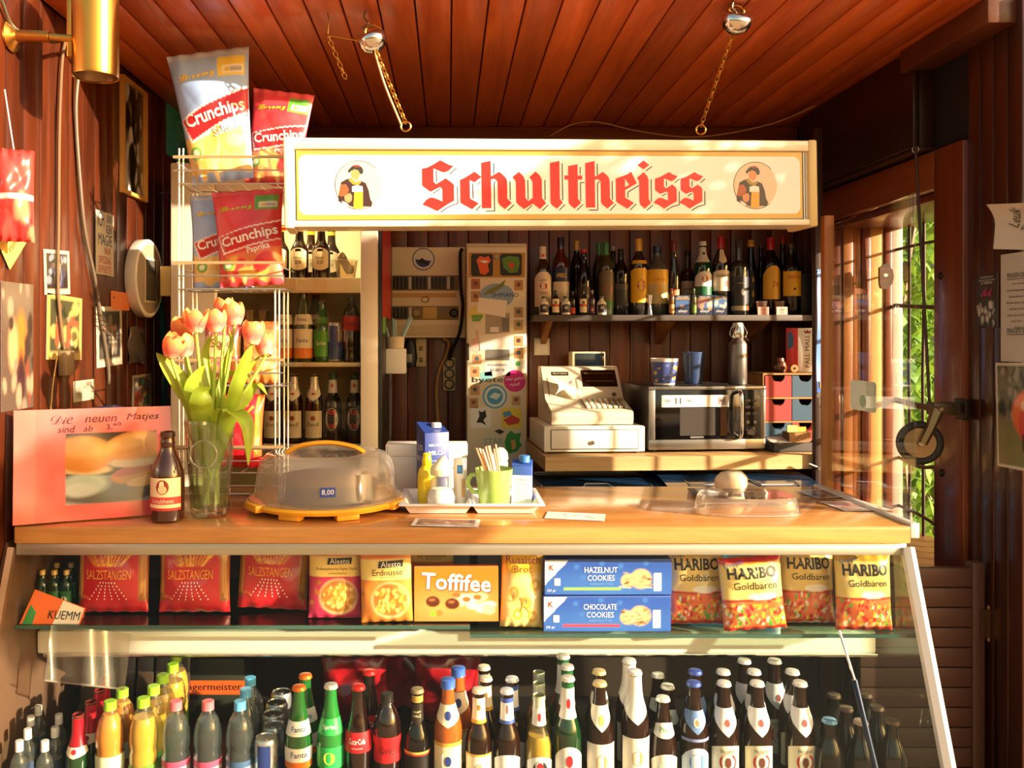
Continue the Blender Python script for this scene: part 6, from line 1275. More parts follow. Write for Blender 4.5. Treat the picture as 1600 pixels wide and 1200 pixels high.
# brown stubby beer bottle
bb = bottle('beer_bottle', 'brown stubby beer bottle with cream label standing before the pink card', 'bottle', cpos(262, 2.14), 'stub', .2235, .041, mat('3a1608', .05, coat=.8), None, label=dict(lo=.14, hi=.50, c='ecd9b0', half=1.15, bands=[(.14, .17, 'c03a38'), (.21, .29, 'c8403c')], texts=[('Schultheiss', .056, .011, 0, -.016, 'f4e4cc')], discs=[(0, .018, .016, .018, '8a3a24')], discs2=[(0, .012, .011, .010, 'e8c89a')]))
obj('mouth', lathe([(.0145, .209), (.0185, .210), (.0185, .222), (.0165, .2235), (.013, .222), (.012, .205)], 24), mat('3a1608', .05, coat=.8), bb)
# vase
vp = cpos(328, 2.20)
va = thing('glass_vase', 'clear cut-glass vase holding the tulips', 'vase', vp)
VG_ = clear('f2f6ea', 2.2, .02, .03, 'e8ecd8')
vprof = [(0, .004), (.040, 0), (.046, .006), (.047, .02), (.050, .07), (.055, .14), (.059, .20), (.0625, .240), (.0615, .2475), (.058, .242), (.054, .20), (.050, .14), (.045, .07), (.040, .022), (0, .02)]
gv = lathe(vprof, 48)
gv.v = [((lambda k: (x * k, y * k, z))(1 + (.055 * math.cos(12 * math.atan2(y, x) + 30 * z) if z > .03 else .05 * math.cos(16 * math.atan2(y, x))))) for x, y, z in gv.v]
obj('glass', gv, VG_, va, ang=12)
obj('medallion', torus(.034, .0022, 28, 6).mv(0, -.058, .165), clear('f4f6ea', 2.4, .03, .2, 'eef0dc'), va)
obj('water', lathe([(0, .022), (.038, .022), (.047, .10), (.0, .10)], 24), clear('e6eed0', .8, .02, .06, 'd8e4a8'), va)
# tulips: each flower is a thing with stem, petals and leaves
PETM = bpy.data.materials.new('tulip_petal'); PETM.use_nodes = True
N = PETM.node_tree.nodes; L = PETM.node_tree.links; b = N['Principled BSDF']; b.inputs['Roughness'].default_value = .45
tc = N.new('ShaderNodeTexCoord'); sp3 = N.new('ShaderNodeSeparateXYZ'); L.new(tc.outputs['Object'], sp3.inputs[0])
mr = N.new('ShaderNodeMapRange'); mr.inputs[1].default_value = 0; mr.inputs[2].default_value = .062; L.new(sp3.outputs[2], mr.inputs[0])
nz = N.new('ShaderNodeTexNoise'); nz.inputs['Scale'].default_value = 60; ad = N.new('ShaderNodeMath'); ad.operation = 'MULTIPLY_ADD'; ad.inputs[1].default_value = .5; L.new(tc.outputs['Object'], nz.inputs['Vector']); L.new(nz.outputs['Fac'], ad.inputs[0]); L.new(mr.outputs[0], ad.inputs[2])
rp = N.new('ShaderNodeValToRGB'); e_ = rp.color_ramp.elements; e_[0].position = .2; e_[0].color = (*lin('f6d8b0'), 1); e_[1].position = 1.25 if False else 1.0; e_[1].color = (*lin('f4a860'), 1); e2_ = e_.new(.55); e2_.color = (*lin('ee7c72'), 1)
L.new(ad.outputs[0], rp.inputs[0]); L.new(rp.outputs[0], b.inputs['Base Color'])
tl2 = N.new('ShaderNodeBsdfTranslucent'); L.new(rp.outputs[0], tl2.inputs[0]); mx = N.new('ShaderNodeMixShader'); mx.inputs[0].default_value = .35; L.new(b.outputs[0], mx.inputs[1]); L.new(tl2.outputs[0], mx.inputs[2]); L.new(mx.outputs[0], N['Material Output'].inputs['Surface'])
LEAFM = bpy.data.materials.new('tulip_leaf'); LEAFM.use_nodes = True
N = LEAFM.node_tree.nodes; L = LEAFM.node_tree.links; b = N['Principled BSDF']; b.inputs['Roughness'].default_value = .42; b.inputs['Base Color'].default_value = (*lin('8fa832'), 1)
tl2 = N.new('ShaderNodeBsdfTranslucent'); tl2.inputs[0].default_value = (*lin('b8cc38'), 1); mx = N.new('ShaderNodeMixShader'); mx.inputs[0].default_value = .35; L.new(b.outputs[0], mx.inputs[1]); L.new(tl2.outputs[0], mx.inputs[2]); L.new(mx.outputs[0], N['Material Output'].inputs['Surface'])
def petal(a, open_, h, w):
    def f(u, v):
        s = math.sin(math.pi * min(v * .92 + .06, 1)) ** .8; q = .006 + (.020 + .010 * open_ * v) * math.sin(math.pi * (.15 + .62 * v)) + .012 * open_ * v * v
        b_ = (u - .5) * w * s / max(q, .008); b_ = max(-1.1, min(1.1, b_))
        return (q * math.sin(a + b_), -q * math.cos(a + b_), h * v)
    return grid(f, 9, 10)
def leafgeo(P, wd, tw=0.0):
    C = smooth(P, 6); n = len(C); g = G()
    for i, c in enumerate(C):
        t = (C[min(i + 1, n - 1)] - C[max(i - 1, 0)]).normalized(); s = i / (n - 1)
        side = Vector((math.cos(tw + .5 * s), math.sin(tw + .5 * s), 0)); side = (side - t * side.dot(t)).normalized(); nn = t.cross(side)
        w = wd * (math.sin(math.pi * (.12 + .88 * s)) ** .8 if s < 1 else 0) + .0005
        for k in (-1, -.5, 0, .5, 1): g.v.append(tuple(c + side * w * k + nn * w * .35 * (abs(k) - .4)))
    for i in range(n - 1):
        for k in range(4): a = i * 5 + k; g.f.append((a, a + 1, a + 6, a + 5))
    return g
o0 = Vector(vp)
heads = [((265, 556), 2.14, .25, -.5, 'pink-orange tulip lowest on the poster side'), ((291, 556), 2.17, .3, -.25, 'pink-orange tulip second lowest on the poster side'), ((285, 530), 2.26, .1, -.3, 'pale tulip half hidden behind the poster-side blooms'), ((306, 519), 2.16, .75, -.1, 'wide open pink-orange tulip left of the middle blooms'), ((338, 519), 2.17, .2, .0, 'tall closed pink-orange tulip in the middle of the bunch'), ((367, 508), 2.20, .3, .12, 'highest pink-orange tulip of the bunch'), ((394, 538), 2.15, .35, .1, 'full pink-orange tulip nearest the chip rack'), ((416, 556), 2.22, .1, .35, 'half-hidden tulip leaning furthest towards the fridge'), ((352, 500), 2.27, .2, .05, 'tulip peeping out behind the tall middle blooms')]
rs = random.Random(6)
for i, ((hx, hy), hd2, op, lean, lab) in enumerate(heads):
    t = thing('tulip', lab, 'flower', vp, 0, 'tulips in the glass vase')
    hp = W(hx, hy, hd2) - o0; a = i * 2.4
    foot = Vector((.02 * math.cos(a), .02 * math.sin(a), .03)); mouth = Vector((max(-.042, min(.042, hp.x * .35)), max(-.035, min(.035, hp.y * .5 + .01 * math.sin(a))), .245))
    obj('stem', tube(smooth([foot, mouth, (mouth + hp) / 2 + Vector((hp.x * .06, 0, .01)), hp + Vector((0, 0, .004))], 6), .0042, 8), mat('9ab048', .45), t)
    fl = obj('bloom', lathe([(0, -.002), (.008, .0), (.013, .008), (0, .012)], 12), mat('c8c060', .5), t, loc=hp, rot=(rs.uniform(-.12, .12), lean, rs.uniform(0, 3)))
    for k in range(6): obj('petal', petal(k * math.pi / 3 + (.2 if k % 2 else 0), op * (1 if k % 2 else .7), .060 - .003 * (k % 2), .052), PETM, fl)
lv = [([(305, 640, 2.19), (285, 600, 2.17), (262, 570, 2.16), (244, 551, 2.15)], .026, .3, 0), ([(312, 650, 2.17), (300, 610, 2.15), (310, 585, 2.15), (322, 570, 2.15)], .02, .5, 1), ([(315, 650, 2.15), (314, 630, 2.13), (318, 612, 2.13), (330, 606, 2.13)], .028, .1, 3), ([(330, 640, 2.19), (325, 590, 2.20), (322, 550, 2.20), (332, 520, 2.2)], .018, .6, 4), ([(345, 640, 2.19), (352, 580, 2.21), (362, 540, 2.22), (358, 512, 2.22)], .017, 1.0, 5), ([(360, 645, 2.16), (372, 600, 2.14), (386, 560, 2.13), (393, 540, 2.13)], .018, .2, 6), ([(358, 650, 2.15), (372, 648, 2.11), (386, 668, 2.09), (388, 728, 2.09)], .024, .3, 7), ([(350, 645, 2.22), (375, 605, 2.24), (395, 570, 2.25), (415, 550, 2.25)], .016, .8, 2), ([(335, 655, 2.14), (342, 640, 2.12), (352, 642, 2.11), (346, 655, 2.12)], .008, .2, 8), ([(365, 650, 2.20), (388, 620, 2.22), (402, 600, 2.22), (418, 618, 2.22)], .016, .5, 7), ([(322, 648, 2.22), (352, 590, 2.24), (378, 580, 2.23), (392, 592, 2.22)], .013, .3, 4)]
tul = [o for o in COL.objects if o.name.startswith('tulip') and o.type == 'EMPTY']
for P, wd, tw, ti in lv:
    Q = [W(*p) - o0 for p in P]; root_ = Vector((Q[0].x * .25, Q[0].y * .25, .12))
    obj('leaf', leafgeo([root_] + Q, wd, tw), LEAFM, tul[ti])
# cake carrier
cc_ = cpos(510, 2.315)
ck = thing('cake_carrier', 'round cake carrier with yellow base and milky dome lid', 'cake box', cc_)
YB = mat('e8a628', .38, coat=.2)
obj('base', lathe([(0, .018), (.19, .018), (.195, .028), (.205, .030), (.212, .024), (.208, .016), (.18, .010), (0, .010)], 56), YB, ck)
for a in (-.35, .42, 1.9, 3.0, 4.2): obj('foot', box(.06, .03, .020, (0, -.185, .0102), .004).rot(a, 'Z'), YB, ck)
obj('clip', box(.075, .03, .02, (0, -.205, .022), .005).rot(-.95, 'Z'), YB, ck); obj('clip', box(.075, .03, .02, (0, -.205, .022), .005).rot(1.2, 'Z'), YB, ck)
DM = clear('f2eee8', 1.0, .10, .30, 'e8e2d8')
dm = obj('dome', lathe([(.206, .031), (.206, .036), (.193, .040), (.190, .046), (.184, .105), (.176, .130), (.160, .146), (.135, .152), (.12, .150), (0, .149)], 56), DM, ck)
obj('handle', tube(smooth([(-.105, -.02, .149), (-.08, -.02, .163), (-.04, -.02, .172), (0, -.02, .175), (.04, -.02, .172), (.08, -.02, .163), (.105, -.02, .149)], 4), .007, 8).sc(1, 2.0, 1).mv(y=.02), mat('e8a628', .3, coat=.4), dm)
tg = obj('price_tag', grid(lambda u, v: (lambda a: (.190 * math.sin(a), -.190 * math.cos(a), .060 + .024 * v))(.06 + .20 * u), 8, 2), mat('2a4aa0', .5), dm)
letters('8,00', lambda u, v: (lambda a: (.1915 * math.sin(a), -.1915 * math.cos(a), .072 + v))(.16 + u / .19), WH, tg, .030)
cake = thing('cake_tin', 'dark round tin inside the milky dome of the cake carrier', 'cake', (cc_[0], cc_[1], cc_[2] + .0186)); obj('tin', lathe([(0, 0), (.13, 0), (.138, .045), (.145, .048), (.14, .05), (.0, .05)], 40), mat('4a4038', .35, .5), cake); obj('cake', lathe([(0, .050), (.13, .051), (.12, .068), (.06, .078), (0, .08)], 32), mat('6a4a34', .7, bump=.4, bscale=60), cake)
# condiment tray
tx0, tx1, td0, td1 = -.115, .238, 2.205, 2.42
ty = thing('serving_tray', 'white two-well plastic tray of coffee condiments', 'tray', (0, 0, Z0))
TP = mat('e4ddd8', .4)
def well(x0, x1):
    a, b_ = .016, .003; P = [[(x0, td0), (x1, td0), (x1, td1), (x0, td1)], [(x0 + a, td0 + a), (x1 - a, td0 + a), (x1 - a, td1 - a), (x0 + a, td1 - a)]]
    g = G([(x, y, .026) for x, y in P[0]] + [(x, y, .001) for x, y in P[1]] + [(x, y, .028) for x, y in [(x0 + .004, td0 + .004), (x1 - .004, td0 + .004), (x1 - .004, td1 - .004), (x0 + .004, td1 - .004)]] + [(x, y, .004) for x, y in [(x0 + a + .002, td0 + a + .002), (x1 - a - .002, td0 + a + .002), (x1 - a - .002, td1 - a - .002), (x0 + a + .002, td1 - a - .002)]])
    g.f = [(4, 7, 6, 5)] + [(i, i + 4, (i + 1) % 4 + 4, (i + 1) % 4) for i in range(4)] + [(12, 13, 14, 15)] + [(i + 8, (i + 1) % 4 + 8, (i + 1) % 4 + 12, i + 12) for i in range(4)] + [(i, (i + 1) % 4, (i + 1) % 4 + 8, i + 8) for i in range(4)]
    return obj('well', g, TP, ty, False)
well(tx0, .062); well(.062, tx1)
obj('rim', bx(tx0 - .012, tx1 + .012, td0 - .010, td0 + .003, .024, .029, .001) + bx(tx0 - .012, tx1 + .012, td1 - .003, td1 + .010, .024, .029, .001) + bx(tx0 - .012, tx0 + .003, td0, td1, .024, .029, .001) + bx(tx1 - .003, tx1 + .012, td0, td1, .024, .029, .001), TP, ty)
ZY = Z0 + .0045
def tpos(px, d): return ((px - CX) * d / F, d, ZY)
le = thing('lemon_juice_bottle', 'yellow lemon juice squeeze bottle with yellow cap in the tray', 'bottle', tpos(667, 2.345)); YL = mat('e8c820', .35, coat=.3)
obj('body', lathe([(0, 0), (.022, 0), (.026, .006), (.026, .072), (.022, .092), (.014, .102), (.012, .104), (0, .104)], 24), YL, le); obj('cap', lathe([(.013, .104), (.014, .106), (.013, .122), (.011, .126), (.011, .136), (0, .138)], 20), mat('f0d020', .3), le)
su = thing('sugar_shaker', 'clear sugar pourer half full of white sugar with cream spout', 'shaker', tpos(689, 2.275))
obj('glass', lathe([(0, .001), (.030, .001), (.038, .012), (.039, .028), (.034, .046), (.027, .056), (.0265, .094), (.026, .094)], 32), clear('f6f4ee', 1.5, .03, .10, 'f0ece4'), su)
obj('sugar', lathe([(0, .004), (.028, .004), (.035, .013), (.036, .028), (.032, .044), (.024, .052), (0, .054)], 28), mat('f4f0e8', .8, bump=.2, bscale=400), su); obj('collar', lathe([(.028, .088), (.029, .09), (.029, .104), (.027, .106), (0, .106)], 28), mat('ece2b8', .4), su)
obj('spout', lathe([(.026, .106), (.022, .116), (.012, .130), (.005, .138), (0, .139)], 24).tr(Matrix.Shear('XY', 4, (.35, 0))).mv(x=-.04), mat('ece2b8', .4), su)
tu = thing('white_tube', 'slim white tube with a blue patch between shaker and mug', 'tube', tpos(719, 2.33)); obj('tube', lathe([(0, 0), (.016, 0), (.0175, .004), (.0175, .120), (.016, .124), (0, .124)], 24), mat('ece8e2', .4), tu); obj('blue_patch', lathe([(.018, .085), (.018, .108)], 12, -.5, .35), mat('3a7ab8', .45), tu); obj('orange_print', lathe([(.018, .02), (.018, .07)], 10, .2, .8), mat('d8a878', .5), tu)
mg = thing('green_mug', 'light green mug full of wooden stirrers in the tray', 'mug', tpos(772, 2.29)); MG = mat('9ab85a', .3, coat=.4)
obj('mug', lathe([(0, .0), (.036, .0), (.040, .004), (.050, .100), (.051, .103), (.048, .102), (.037, .008), (0, .008)], 32), MG, mg)
obj('handle', tube(smooth([(-.047, -.004, .086), (-.062, -.006, .085), (-.070, -.008, .066), (-.066, -.01, .054), (-.056, -.01, .042), (-.041, -.006, .040)], 5), .0055, 8), MG, mg)
rs = random.Random(12)
for i in range(14):
    s_ = thing('wooden_stirrer', 'pale wooden stirring stick standing in the green mug', 'stirrer', tpos(772, 2.29), 0, 'stirring sticks in the mug')
    y = rs.uniform(-.02, .022); x1 = -.048 + .052 * i / 13; zt = .148 + rs.uniform(-.012, .02)
    g_ = tube([(.008 + .018 * i / 13, y * .7, .012), (x1, y, zt)], .0026, 4).sc(1, .7, 1); obj('stick', g_, mat(rs.choice(['d8a878', 'e0b890', 'cf9c6a']), .6), s_)
mc = thing('small_milk_carton', 'small blue milk carton with blue screw cap in the tray', 'carton', tpos(816, 2.32), (0, 0, -.15))
obj('carton', bx(-.027, .027, -.02, .022, 0, .108, .002), mat('3a5aa8', .4), mc); obj('white_panel', bx(-.0275, .0275, -.0206, -.0196, 0.002, .082), mat('e8e6ea', .45), mc); obj('top_slope', G([(-.027, -.02, .108), (.027, -.02, .108), (.027, .022, .120), (-.027, .022, .120), (.027, .022, .108), (-.027, .022, .108)], [(0, 1, 2, 3), (1, 4, 2), (0, 3, 5), (5, 3, 2, 4)]), mat('3a5aa8', .4), mc, False); obj('cap', screwcap(.014, .018).mv(0.006, .004, .115), mat('3a78c0', .35), mc)
obj('lettering', lettersg([('H-MILCH', .036, None, 0, .07), ('1,5% Fett', .03, None, 0, .058)] + [('Zutaten Vollmilch', .034, None, 0, .046 - .007 * i) for i in range(5)], flat(-.0210)), mat('6a74a0', .5), mc, False)
bm_ = thing('milk_carton', 'tall dark blue milk carton with white cap behind the tray', 'carton', ((676 - CX) * 2.475 / F, 2.475, Z0), (0, 0, .42)); MB_ = mat('22387c', .38, coat=.2)
obj('carton', bx(-.038, .038, -.032, .032, 0, .186, .002), MB_, bm_); obj('gable', G([(-.038, -.032, .186), (.038, -.032, .186), (.038, .032, .205), (-.038, .032, .212), (.038, .032, .186), (-.038, .032, .186)], [(0, 1, 2, 3), (1, 4, 2), (0, 3, 5), (5, 3, 2, 4)]), MB_, bm_, False); obj('cap', screwcap(.014, .014).mv(.014, .006, .196), mat('f0ece6', .4), bm_)
obj('lettering', lettersg([('HALTBARE', .05, None, 0, .150), ('MILCH', .05, None, 0, .128)] + [('frische fettarme Milch', .056, None, 0, .105 - .009 * i) for i in range(6)], flat(-.0326)), mat('c8d0e8', .5), bm_, False); obj('lettering', lettersg([('MILCH', .05, .014, 0, .11), ('3,5%', .04, None, 0, .14)], lambda u, v: (-.0386, -u, v)), mat('d8dcec', .5), bm_, False)
gsx = thing('cream_shaker', 'pale green salt shaker with domed top behind the mug', 'shaker', ((781 - CX) * 2.50 / F, 2.50, Z0)); obj('body', lathe([(0, 0), (.022, 0), (.024, .09), (.021, .1), (0, .1)], 24), mat('dfe0c4', .4), gsx); obj('cap', lathe([(.024, .1), (.025, .104), (.022, .122), (.012, .134), (0, .137)], 24), mat('c8d8b4', .4), gsx)
wb_ = thing('white_low_box', 'low white spiral-edged box at the back of the counter', 'box', ((667 - CX) * 2.57 / F, 2.535, Z0)); obj('box_body', bx(-.12, .12, 0, .085, 0, .105, .003), mat('e0d8cc', .5), wb_); obj('lid', bx(-.122, .122, -.002, .087, .105, .140, .003), mat('ece6da', .5), wb_); obj('hole_row', flatgeo([ellpts(-.116 + .0 * i, .110 + .004 * i, .0012, .0012, 6) for i in range(7)] + [ellpts(.116, .110 + .004 * i, .0012, .0012, 6) for i in range(7)], flat(-.0026)), BK, wb_, False, kind='stuff')
# papers, bun, lid
def paper(name, px, d, w, l, a, lab, cat, cv, z=0.0):
    t = thing(name, lab, cat, ((px - CX) * d / F, d, Z0 + z), (0, 0, a)); sheet('print', w, l, cv, t, paint(.25, .6, .4), lambda x, v, y: (x, v, .0012 - y)); return t
cv1 = Cv(40, 26, 'e8e4e0').rect(.06, .1, .94, .9, '5a4a48').blobs(20, (.1, .15, .9, .85), ['8a7a74', '2c2626', 'a84a3c', 'c8b8b0'], .05, .12, 3)
paper('postcard', 697, 2.11, .165, .085, -.1, 'dark photo postcard lying at the counter edge below the tray', 'postcard', cv1)
cv2 = Cv(40, 26, 'f0ece4').blobs(10, (.2, .3, .8, .7), ['b8b0a4', 'd8d0c4', '8a8478'], .04, .08, 8)
paper('flyer', 899, 2.185, .15, .085, -.22, 'white printed flyer lying on the bare counter', 'flyer', cv2)
cv3 = Cv(40, 30, 'e8dcd8').rect(.05, .08, .95, .92, '5a3c38').blobs(18, (.1, .1, .9, .9), ['2c2022', '8a5a50', 'b8a09a'], .06, .14, 4)
paper('postcard', 1290, 2.50, .13, .12, .15, 'dark postcard at the back corner beside the glass screen', 'postcard', cv3)
cv4 = Cv(40, 30, 'f0e4e0').rect(.08, .3, .6, .9, 'c89a98').rect(.65, .2, .95, .4, 'a8504c')
paper('postcard', 1335, 2.32, .13, .13, .12, 'pale postcard nearest the front along the glass screen', 'postcard', cv4)
pl2 = thing('napkin_tray', 'flat dark tray with white napkin under the bread roll', 'tray', cpos(1120, 2.50), (0, 0, -.12)); obj('tray', bx(-.075, .075, -.06, .06, 0, .005, .002), mat('4a3a38', .4), pl2); obj('napkin', bx(-.055, .07, -.055, .05, .005, .0075, .001), mat('f2ece6', .6), pl2)
bn = thing('bread_roll', 'round pale bread roll lying on the napkin', 'bread', (cpos(1143, 2.455)[0], 2.455, Z0 + .0082)); gq = lathe([(0, .004), (.022, 0), (.040, .010), (.047, .028), (.044, .048), (.030, .062), (.012, .066), (0, .064)], 28); gq.v = [(x * (1 + .04 * math.sin(3 * math.atan2(y, x))), y, z + .003 * math.sin(40 * x)) for x, y, z in gq.v]
obj('crust', gq, mat('f2d4a8', .7, var=.3, vscale=22, bump=.0), bn)
ld_ = thing('food_cover', 'clear rounded plastic food lid lying upside down on the counter', 'plastic lid', cpos(1166, 2.255))
def lidf(u, v):
    a = 2 * math.pi * u; c, s = math.cos(a), math.sin(a); k = (abs(c) ** 3.5 + abs(s) ** 3.5) ** (-1 / 3.5); P = [(1.0, 0.0), (.99, .012), (.95, .034), (.90, .042), (.4, .040), (0, .040)]
    t = v * (len(P) - 1); i = min(int(t), len(P) - 2); r = P[i][0] + (P[i + 1][0] - P[i][0]) * (t - i); z = P[i][1] + (P[i + 1][1] - P[i][1]) * (t - i)
    return (.128 * k * c * r, .085 * k * s * r, z + .0035)
obj('shell', grid(lidf, 49, 16), clear('f6f2ec', 1.8, .06, .14, 'f4ece0'), ld_); obj('rim', tube([lidf(i / 40, 0) for i in range(40)], .0025, 6, True), clear('f6f2ec', 2, .06, .3, 'f4ece0'), ld_)
# ------------------------------------------------------------------ wire rack with chip bags
RD0, RD1 = 2.48, 2.615
rx0, rx1 = (280 - CX) * RD0 / F, (446 - CX) * RD0 / F
def rz_(py, d=RD0): return CH - (py - CY) * d / F
rk = thing('wire_rack', 'tall wire snack rack standing on the counter behind the tulips', 'rack', (0, 0, 0))
for x in (rx0, rx1 - .03):
    for y in (RD0, RD1):
        obj('post', tube([(x, y, Z0 + .003), (x, y, rz_(232) if x == rx0 else rz_(452))], .0028, 6), WIRE, rk); obj('post', tube([(x + .012, y, Z0 + .003), (x + .012, y, rz_(232) if x == rx0 else rz_(452))], .0028, 6), WIRE, rk)
for y in (RD0, RD1): obj('foot_bar', tube([(rx0 - .01, y, Z0 + .003), (rx1, y, Z0 + .003)], .003, 6), WIRE, rk)
TIER = [rz_(288), rz_(452), rz_(603), rz_(738)]
for i, z in enumerate(TIER):
    tx = rx1 if i else rx1 - .0
    t_ = obj('tier', tube([(rx0, RD0 - .012, z), (tx, RD0 - .012, z), (tx, RD1, z), (rx0, RD1, z)], .0026, 6, True), WIRE, rk)
    for k in range(6): obj('floor_wire', tube([(rx0 + (tx - rx0) * (k + .5) / 6, RD0 - .012, z), (rx0 + (tx - rx0) * (k + .5) / 6, RD1, z)], .002, 6), WIRE, t_)
    for h_ in ((.038, .075) if i != 3 else (.035, .07)): obj('front_wire', tube([(rx0 - .012, RD0 - .016, z + h_), (tx, RD0 - .016, z + h_)], .0024, 6), WIRE, t_)
    for x in ((rx0, tx) if i else (rx0,)): obj('side_wire', tube([(x, RD0 - .016, z + .06), (x, RD1, z + .06)], .0022, 6), WIRE, t_)
    obj('lip', bx(rx0 - .012, tx, RD0 - .020, RD0 - .016, z + .072, z + .080), mat('c8a878', .35, .6), t_)
def chips(px, pz, d, lab, col, w, h, ry, kind, seed, lean=-.04, rz=0.0, tp=.06, T=.056):
    t = thing('chip_bag', lab, 'chip bag', ((px - CX) * d / F, d, pz), (lean, ry, rz))
    f = pillow(w, h, T, pinch=.05, seed=seed, wr=.0035, taper=tp)
    top, chipc = ('9dbcf0', ['f0c870', 'e8b85a', 'f6d890', 'ecc468']) if kind == 'salt' else ('d8424a', ['f0b868', 'e8a850', 'd84038', 'f4c880'])
    cv = Cv(60, 84, top, aspect=w / h)
    cv.rect(0, 0, 1, .07, top); cv.poly([(0, .07), (1, .07), (1, .40), (.5, .36), (.0, .30)], 'f0cc7c' if kind == 'salt' else 'e07850')
    cv.blobs(26, (.02, .09, .98, .33), chipc, .07, .14, seed, .35, .6)
    if kind != 'salt': cv.ell(.72, .24, .17, .09, 'd03030', .2, .4)
    cv.poly([(.0, .49), (.5, .60), (1, .70), (1, .48), (.5, .395), (.12, .30)] if kind == 'salt' else [(.02, .52), (.5, .60), (1, .67), (1, .47), (.5, .40), (.1, .33)], 'f4ece4')
    cv.poly([(.03, .485), (.5, .585), (1, .683), (1, .495), (.5, .41), (.13, .322)] if kind == 'salt' else [(.04, .515), (.5, .588), (1, .657), (1, .483), (.5, .413), (.12, .348)], 'c8242c')
    cv.rect(.62, .78, .96, .93, 'e8cf58' if kind == 'salt' else '62a83a'); cv.rect(.68, .80, .94, .86, 'f0ece0'); cv.rect(.71, .81, .78, .845, 'd8c030'); cv.rect(.78, .81, .92, .845, 'a8a8a0')
    cv.ell(.16, .22, .09, .055, '6aa838', .2).ell(.16, .22, .05, .03, 'e8f0c8', .3)
    for k in range(9): cv.rect(0, .985 - k * .004, 1, .987 - k * .004, 'e0e4ea' if kind == 'salt' else 'e87078')
    o = obj('wrapper', baggeo(f, cv, top), paint(.34, .5, .15), t); mp = bagmap(f, w, h, .002)
    letters('Crunchips', mp, mat('faf4ec', .4), o, w * .88, h * .135, .02 * w, h * .498, a=.20, bold=.025)
    letters('𝓛𝓸𝓻𝓮𝓷𝔃', mp, mat('f2cf40' if kind == 'salt' else 'b8cc30', .4), o, w * .50, h * .07, -w * .16, h * .80, a=.12, bold=.012)
    letters('Salted' if kind == 'salt' else 'Paprika', mp, mat('f4f0ea', .4), o, w * .36, None, w * .16, h * .375, a=.20, bold=.02)
    return t
chips(349, TIER[0] + .018, 2.535, 'pale blue bag of salted chips standing high on top of the rack', 0, .215, .395, -.13, 'salt', 1, tp=.16)
chips(425, TIER[0] + .016, 2.588, 'red bag of paprika chips on top of the rack behind the blue one', 0, .175, .29, .12, 'pap', 2, T=.034)
chips(350, TIER[1] + .009, 2.58, 'pale blue bag of salted chips on the second tier behind the red bag', 0, .195, .282, -.02, 'salt', 3, T=.034)
chips(394, TIER[1] + .012, 2.522, 'red bag of paprika chips at the front of the second tier', 0, .2, .285, -.06, 'pap', 4)
def small_bag(px, z, d, w, h, lab, cv, seed, ry=0.0, txt=None):
    t = thing('snack_packet', lab, 'snack bag', ((px - CX) * d / F, d, z), (-.04, ry, 0)); f = pillow(w, h, .045, seed=seed, wr=.003); o = obj('wrapper', baggeo(f, cv, 'c87838'), paint(.25, .6, .5), t)
    if txt: letters(txt[0], bagmap(f, w, h), mat(txt[1], .5), o, w * .6, None, 0, h * txt[2])
small_bag(408, TIER[2] + .004, 2.55, .112, .185, 'orange peanut packet on the third rack tier', Cv(30, 40, 'e89048').rect(0, .62, 1, .86, 'f0c070').blobs(40, (.05, .1, .95, .55), ['e8b060', 'd09040', 'f0c880'], .05, .08, 2), 61, 0, ('Erdnüsse', '6a4420', .72))
small_bag(348, TIER[2] + .004, 2.56, .112, .175, 'pink peanut packet on the third tier behind the tulips', Cv(30, 40, 'd85058').rect(0, .45, 1, .8, 'f0cc80').blobs(20, (.1, .05, .9, .4), ['e8b060', 'c88838'], .05, .08, 4), 62, 0, ('Style', '6a4420', .66))
f = None
cvp = pretzel_canvas(77)
t = thing('pretzel_bag', 'red pretzel bag on the lowest rack tier behind the vase', 'snack bag', ((362 - CX) * 2.55 / F, 2.55, TIER[3] + .004), (-.05, .03, 0))
f = pillow(.185, .22, .06, seed=63, wr=.003); obj('wrapper', baggeo(f, cvp, 'b01a24'), paint(.22, .6, .6), t)

# ------------------------------------------------------------------ things on the left wall
WX = XL + .0015
def ld(px): return -XL * F / (CX - px)
def lzz(px, py): return CH - (py - CY) * ld(px) / F
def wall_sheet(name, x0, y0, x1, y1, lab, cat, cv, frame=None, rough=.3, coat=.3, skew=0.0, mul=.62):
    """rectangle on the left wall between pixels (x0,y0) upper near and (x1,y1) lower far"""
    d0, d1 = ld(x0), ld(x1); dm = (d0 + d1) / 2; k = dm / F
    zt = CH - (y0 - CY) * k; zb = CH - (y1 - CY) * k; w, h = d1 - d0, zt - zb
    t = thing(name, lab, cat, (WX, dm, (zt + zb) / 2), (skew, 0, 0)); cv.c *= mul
    sheet('print', w, h, cv, t, paint(rough, .5, coat), lambda x, z, y: (.0018 - y + .0004, x, z))
    if frame:
        fw, c = frame; m_ = mat(c, .4, .2)
        for q in (bx(0, .016, -w / 2 - fw, w / 2 + fw, h / 2, h / 2 + fw), bx(0, .016, -w / 2 - fw, w / 2 + fw, -h / 2 - fw, -h / 2), bx(0, .016, -w / 2 - fw, -w / 2, -h / 2, h / 2), bx(0, .016, w / 2, w / 2 + fw, -h / 2, h / 2)): obj('frame_bar', q, m_, t)
    return t
cvb = Cv(36, 50, '4a4640').blobs(60, (0, 0, 1, 1), ['b8b4ae', '1a1816', '7a766e', 'f0ece4', '12100e'], .05, .12, 21).rect(.45, .5, .6, 1, '282624').ell(.42, .50, .10, .12, 'fbf6ee').ell(.48, .28, .18, .2, '1c1a18').rect(0, 0, .3, .3, 'e8e4dc', .2)
wall_sheet('framed_photo', 188, 137, 222, 303, 'black and white street photograph in a light wooden frame', 'picture', cvb, (.012, 'd8a050'))
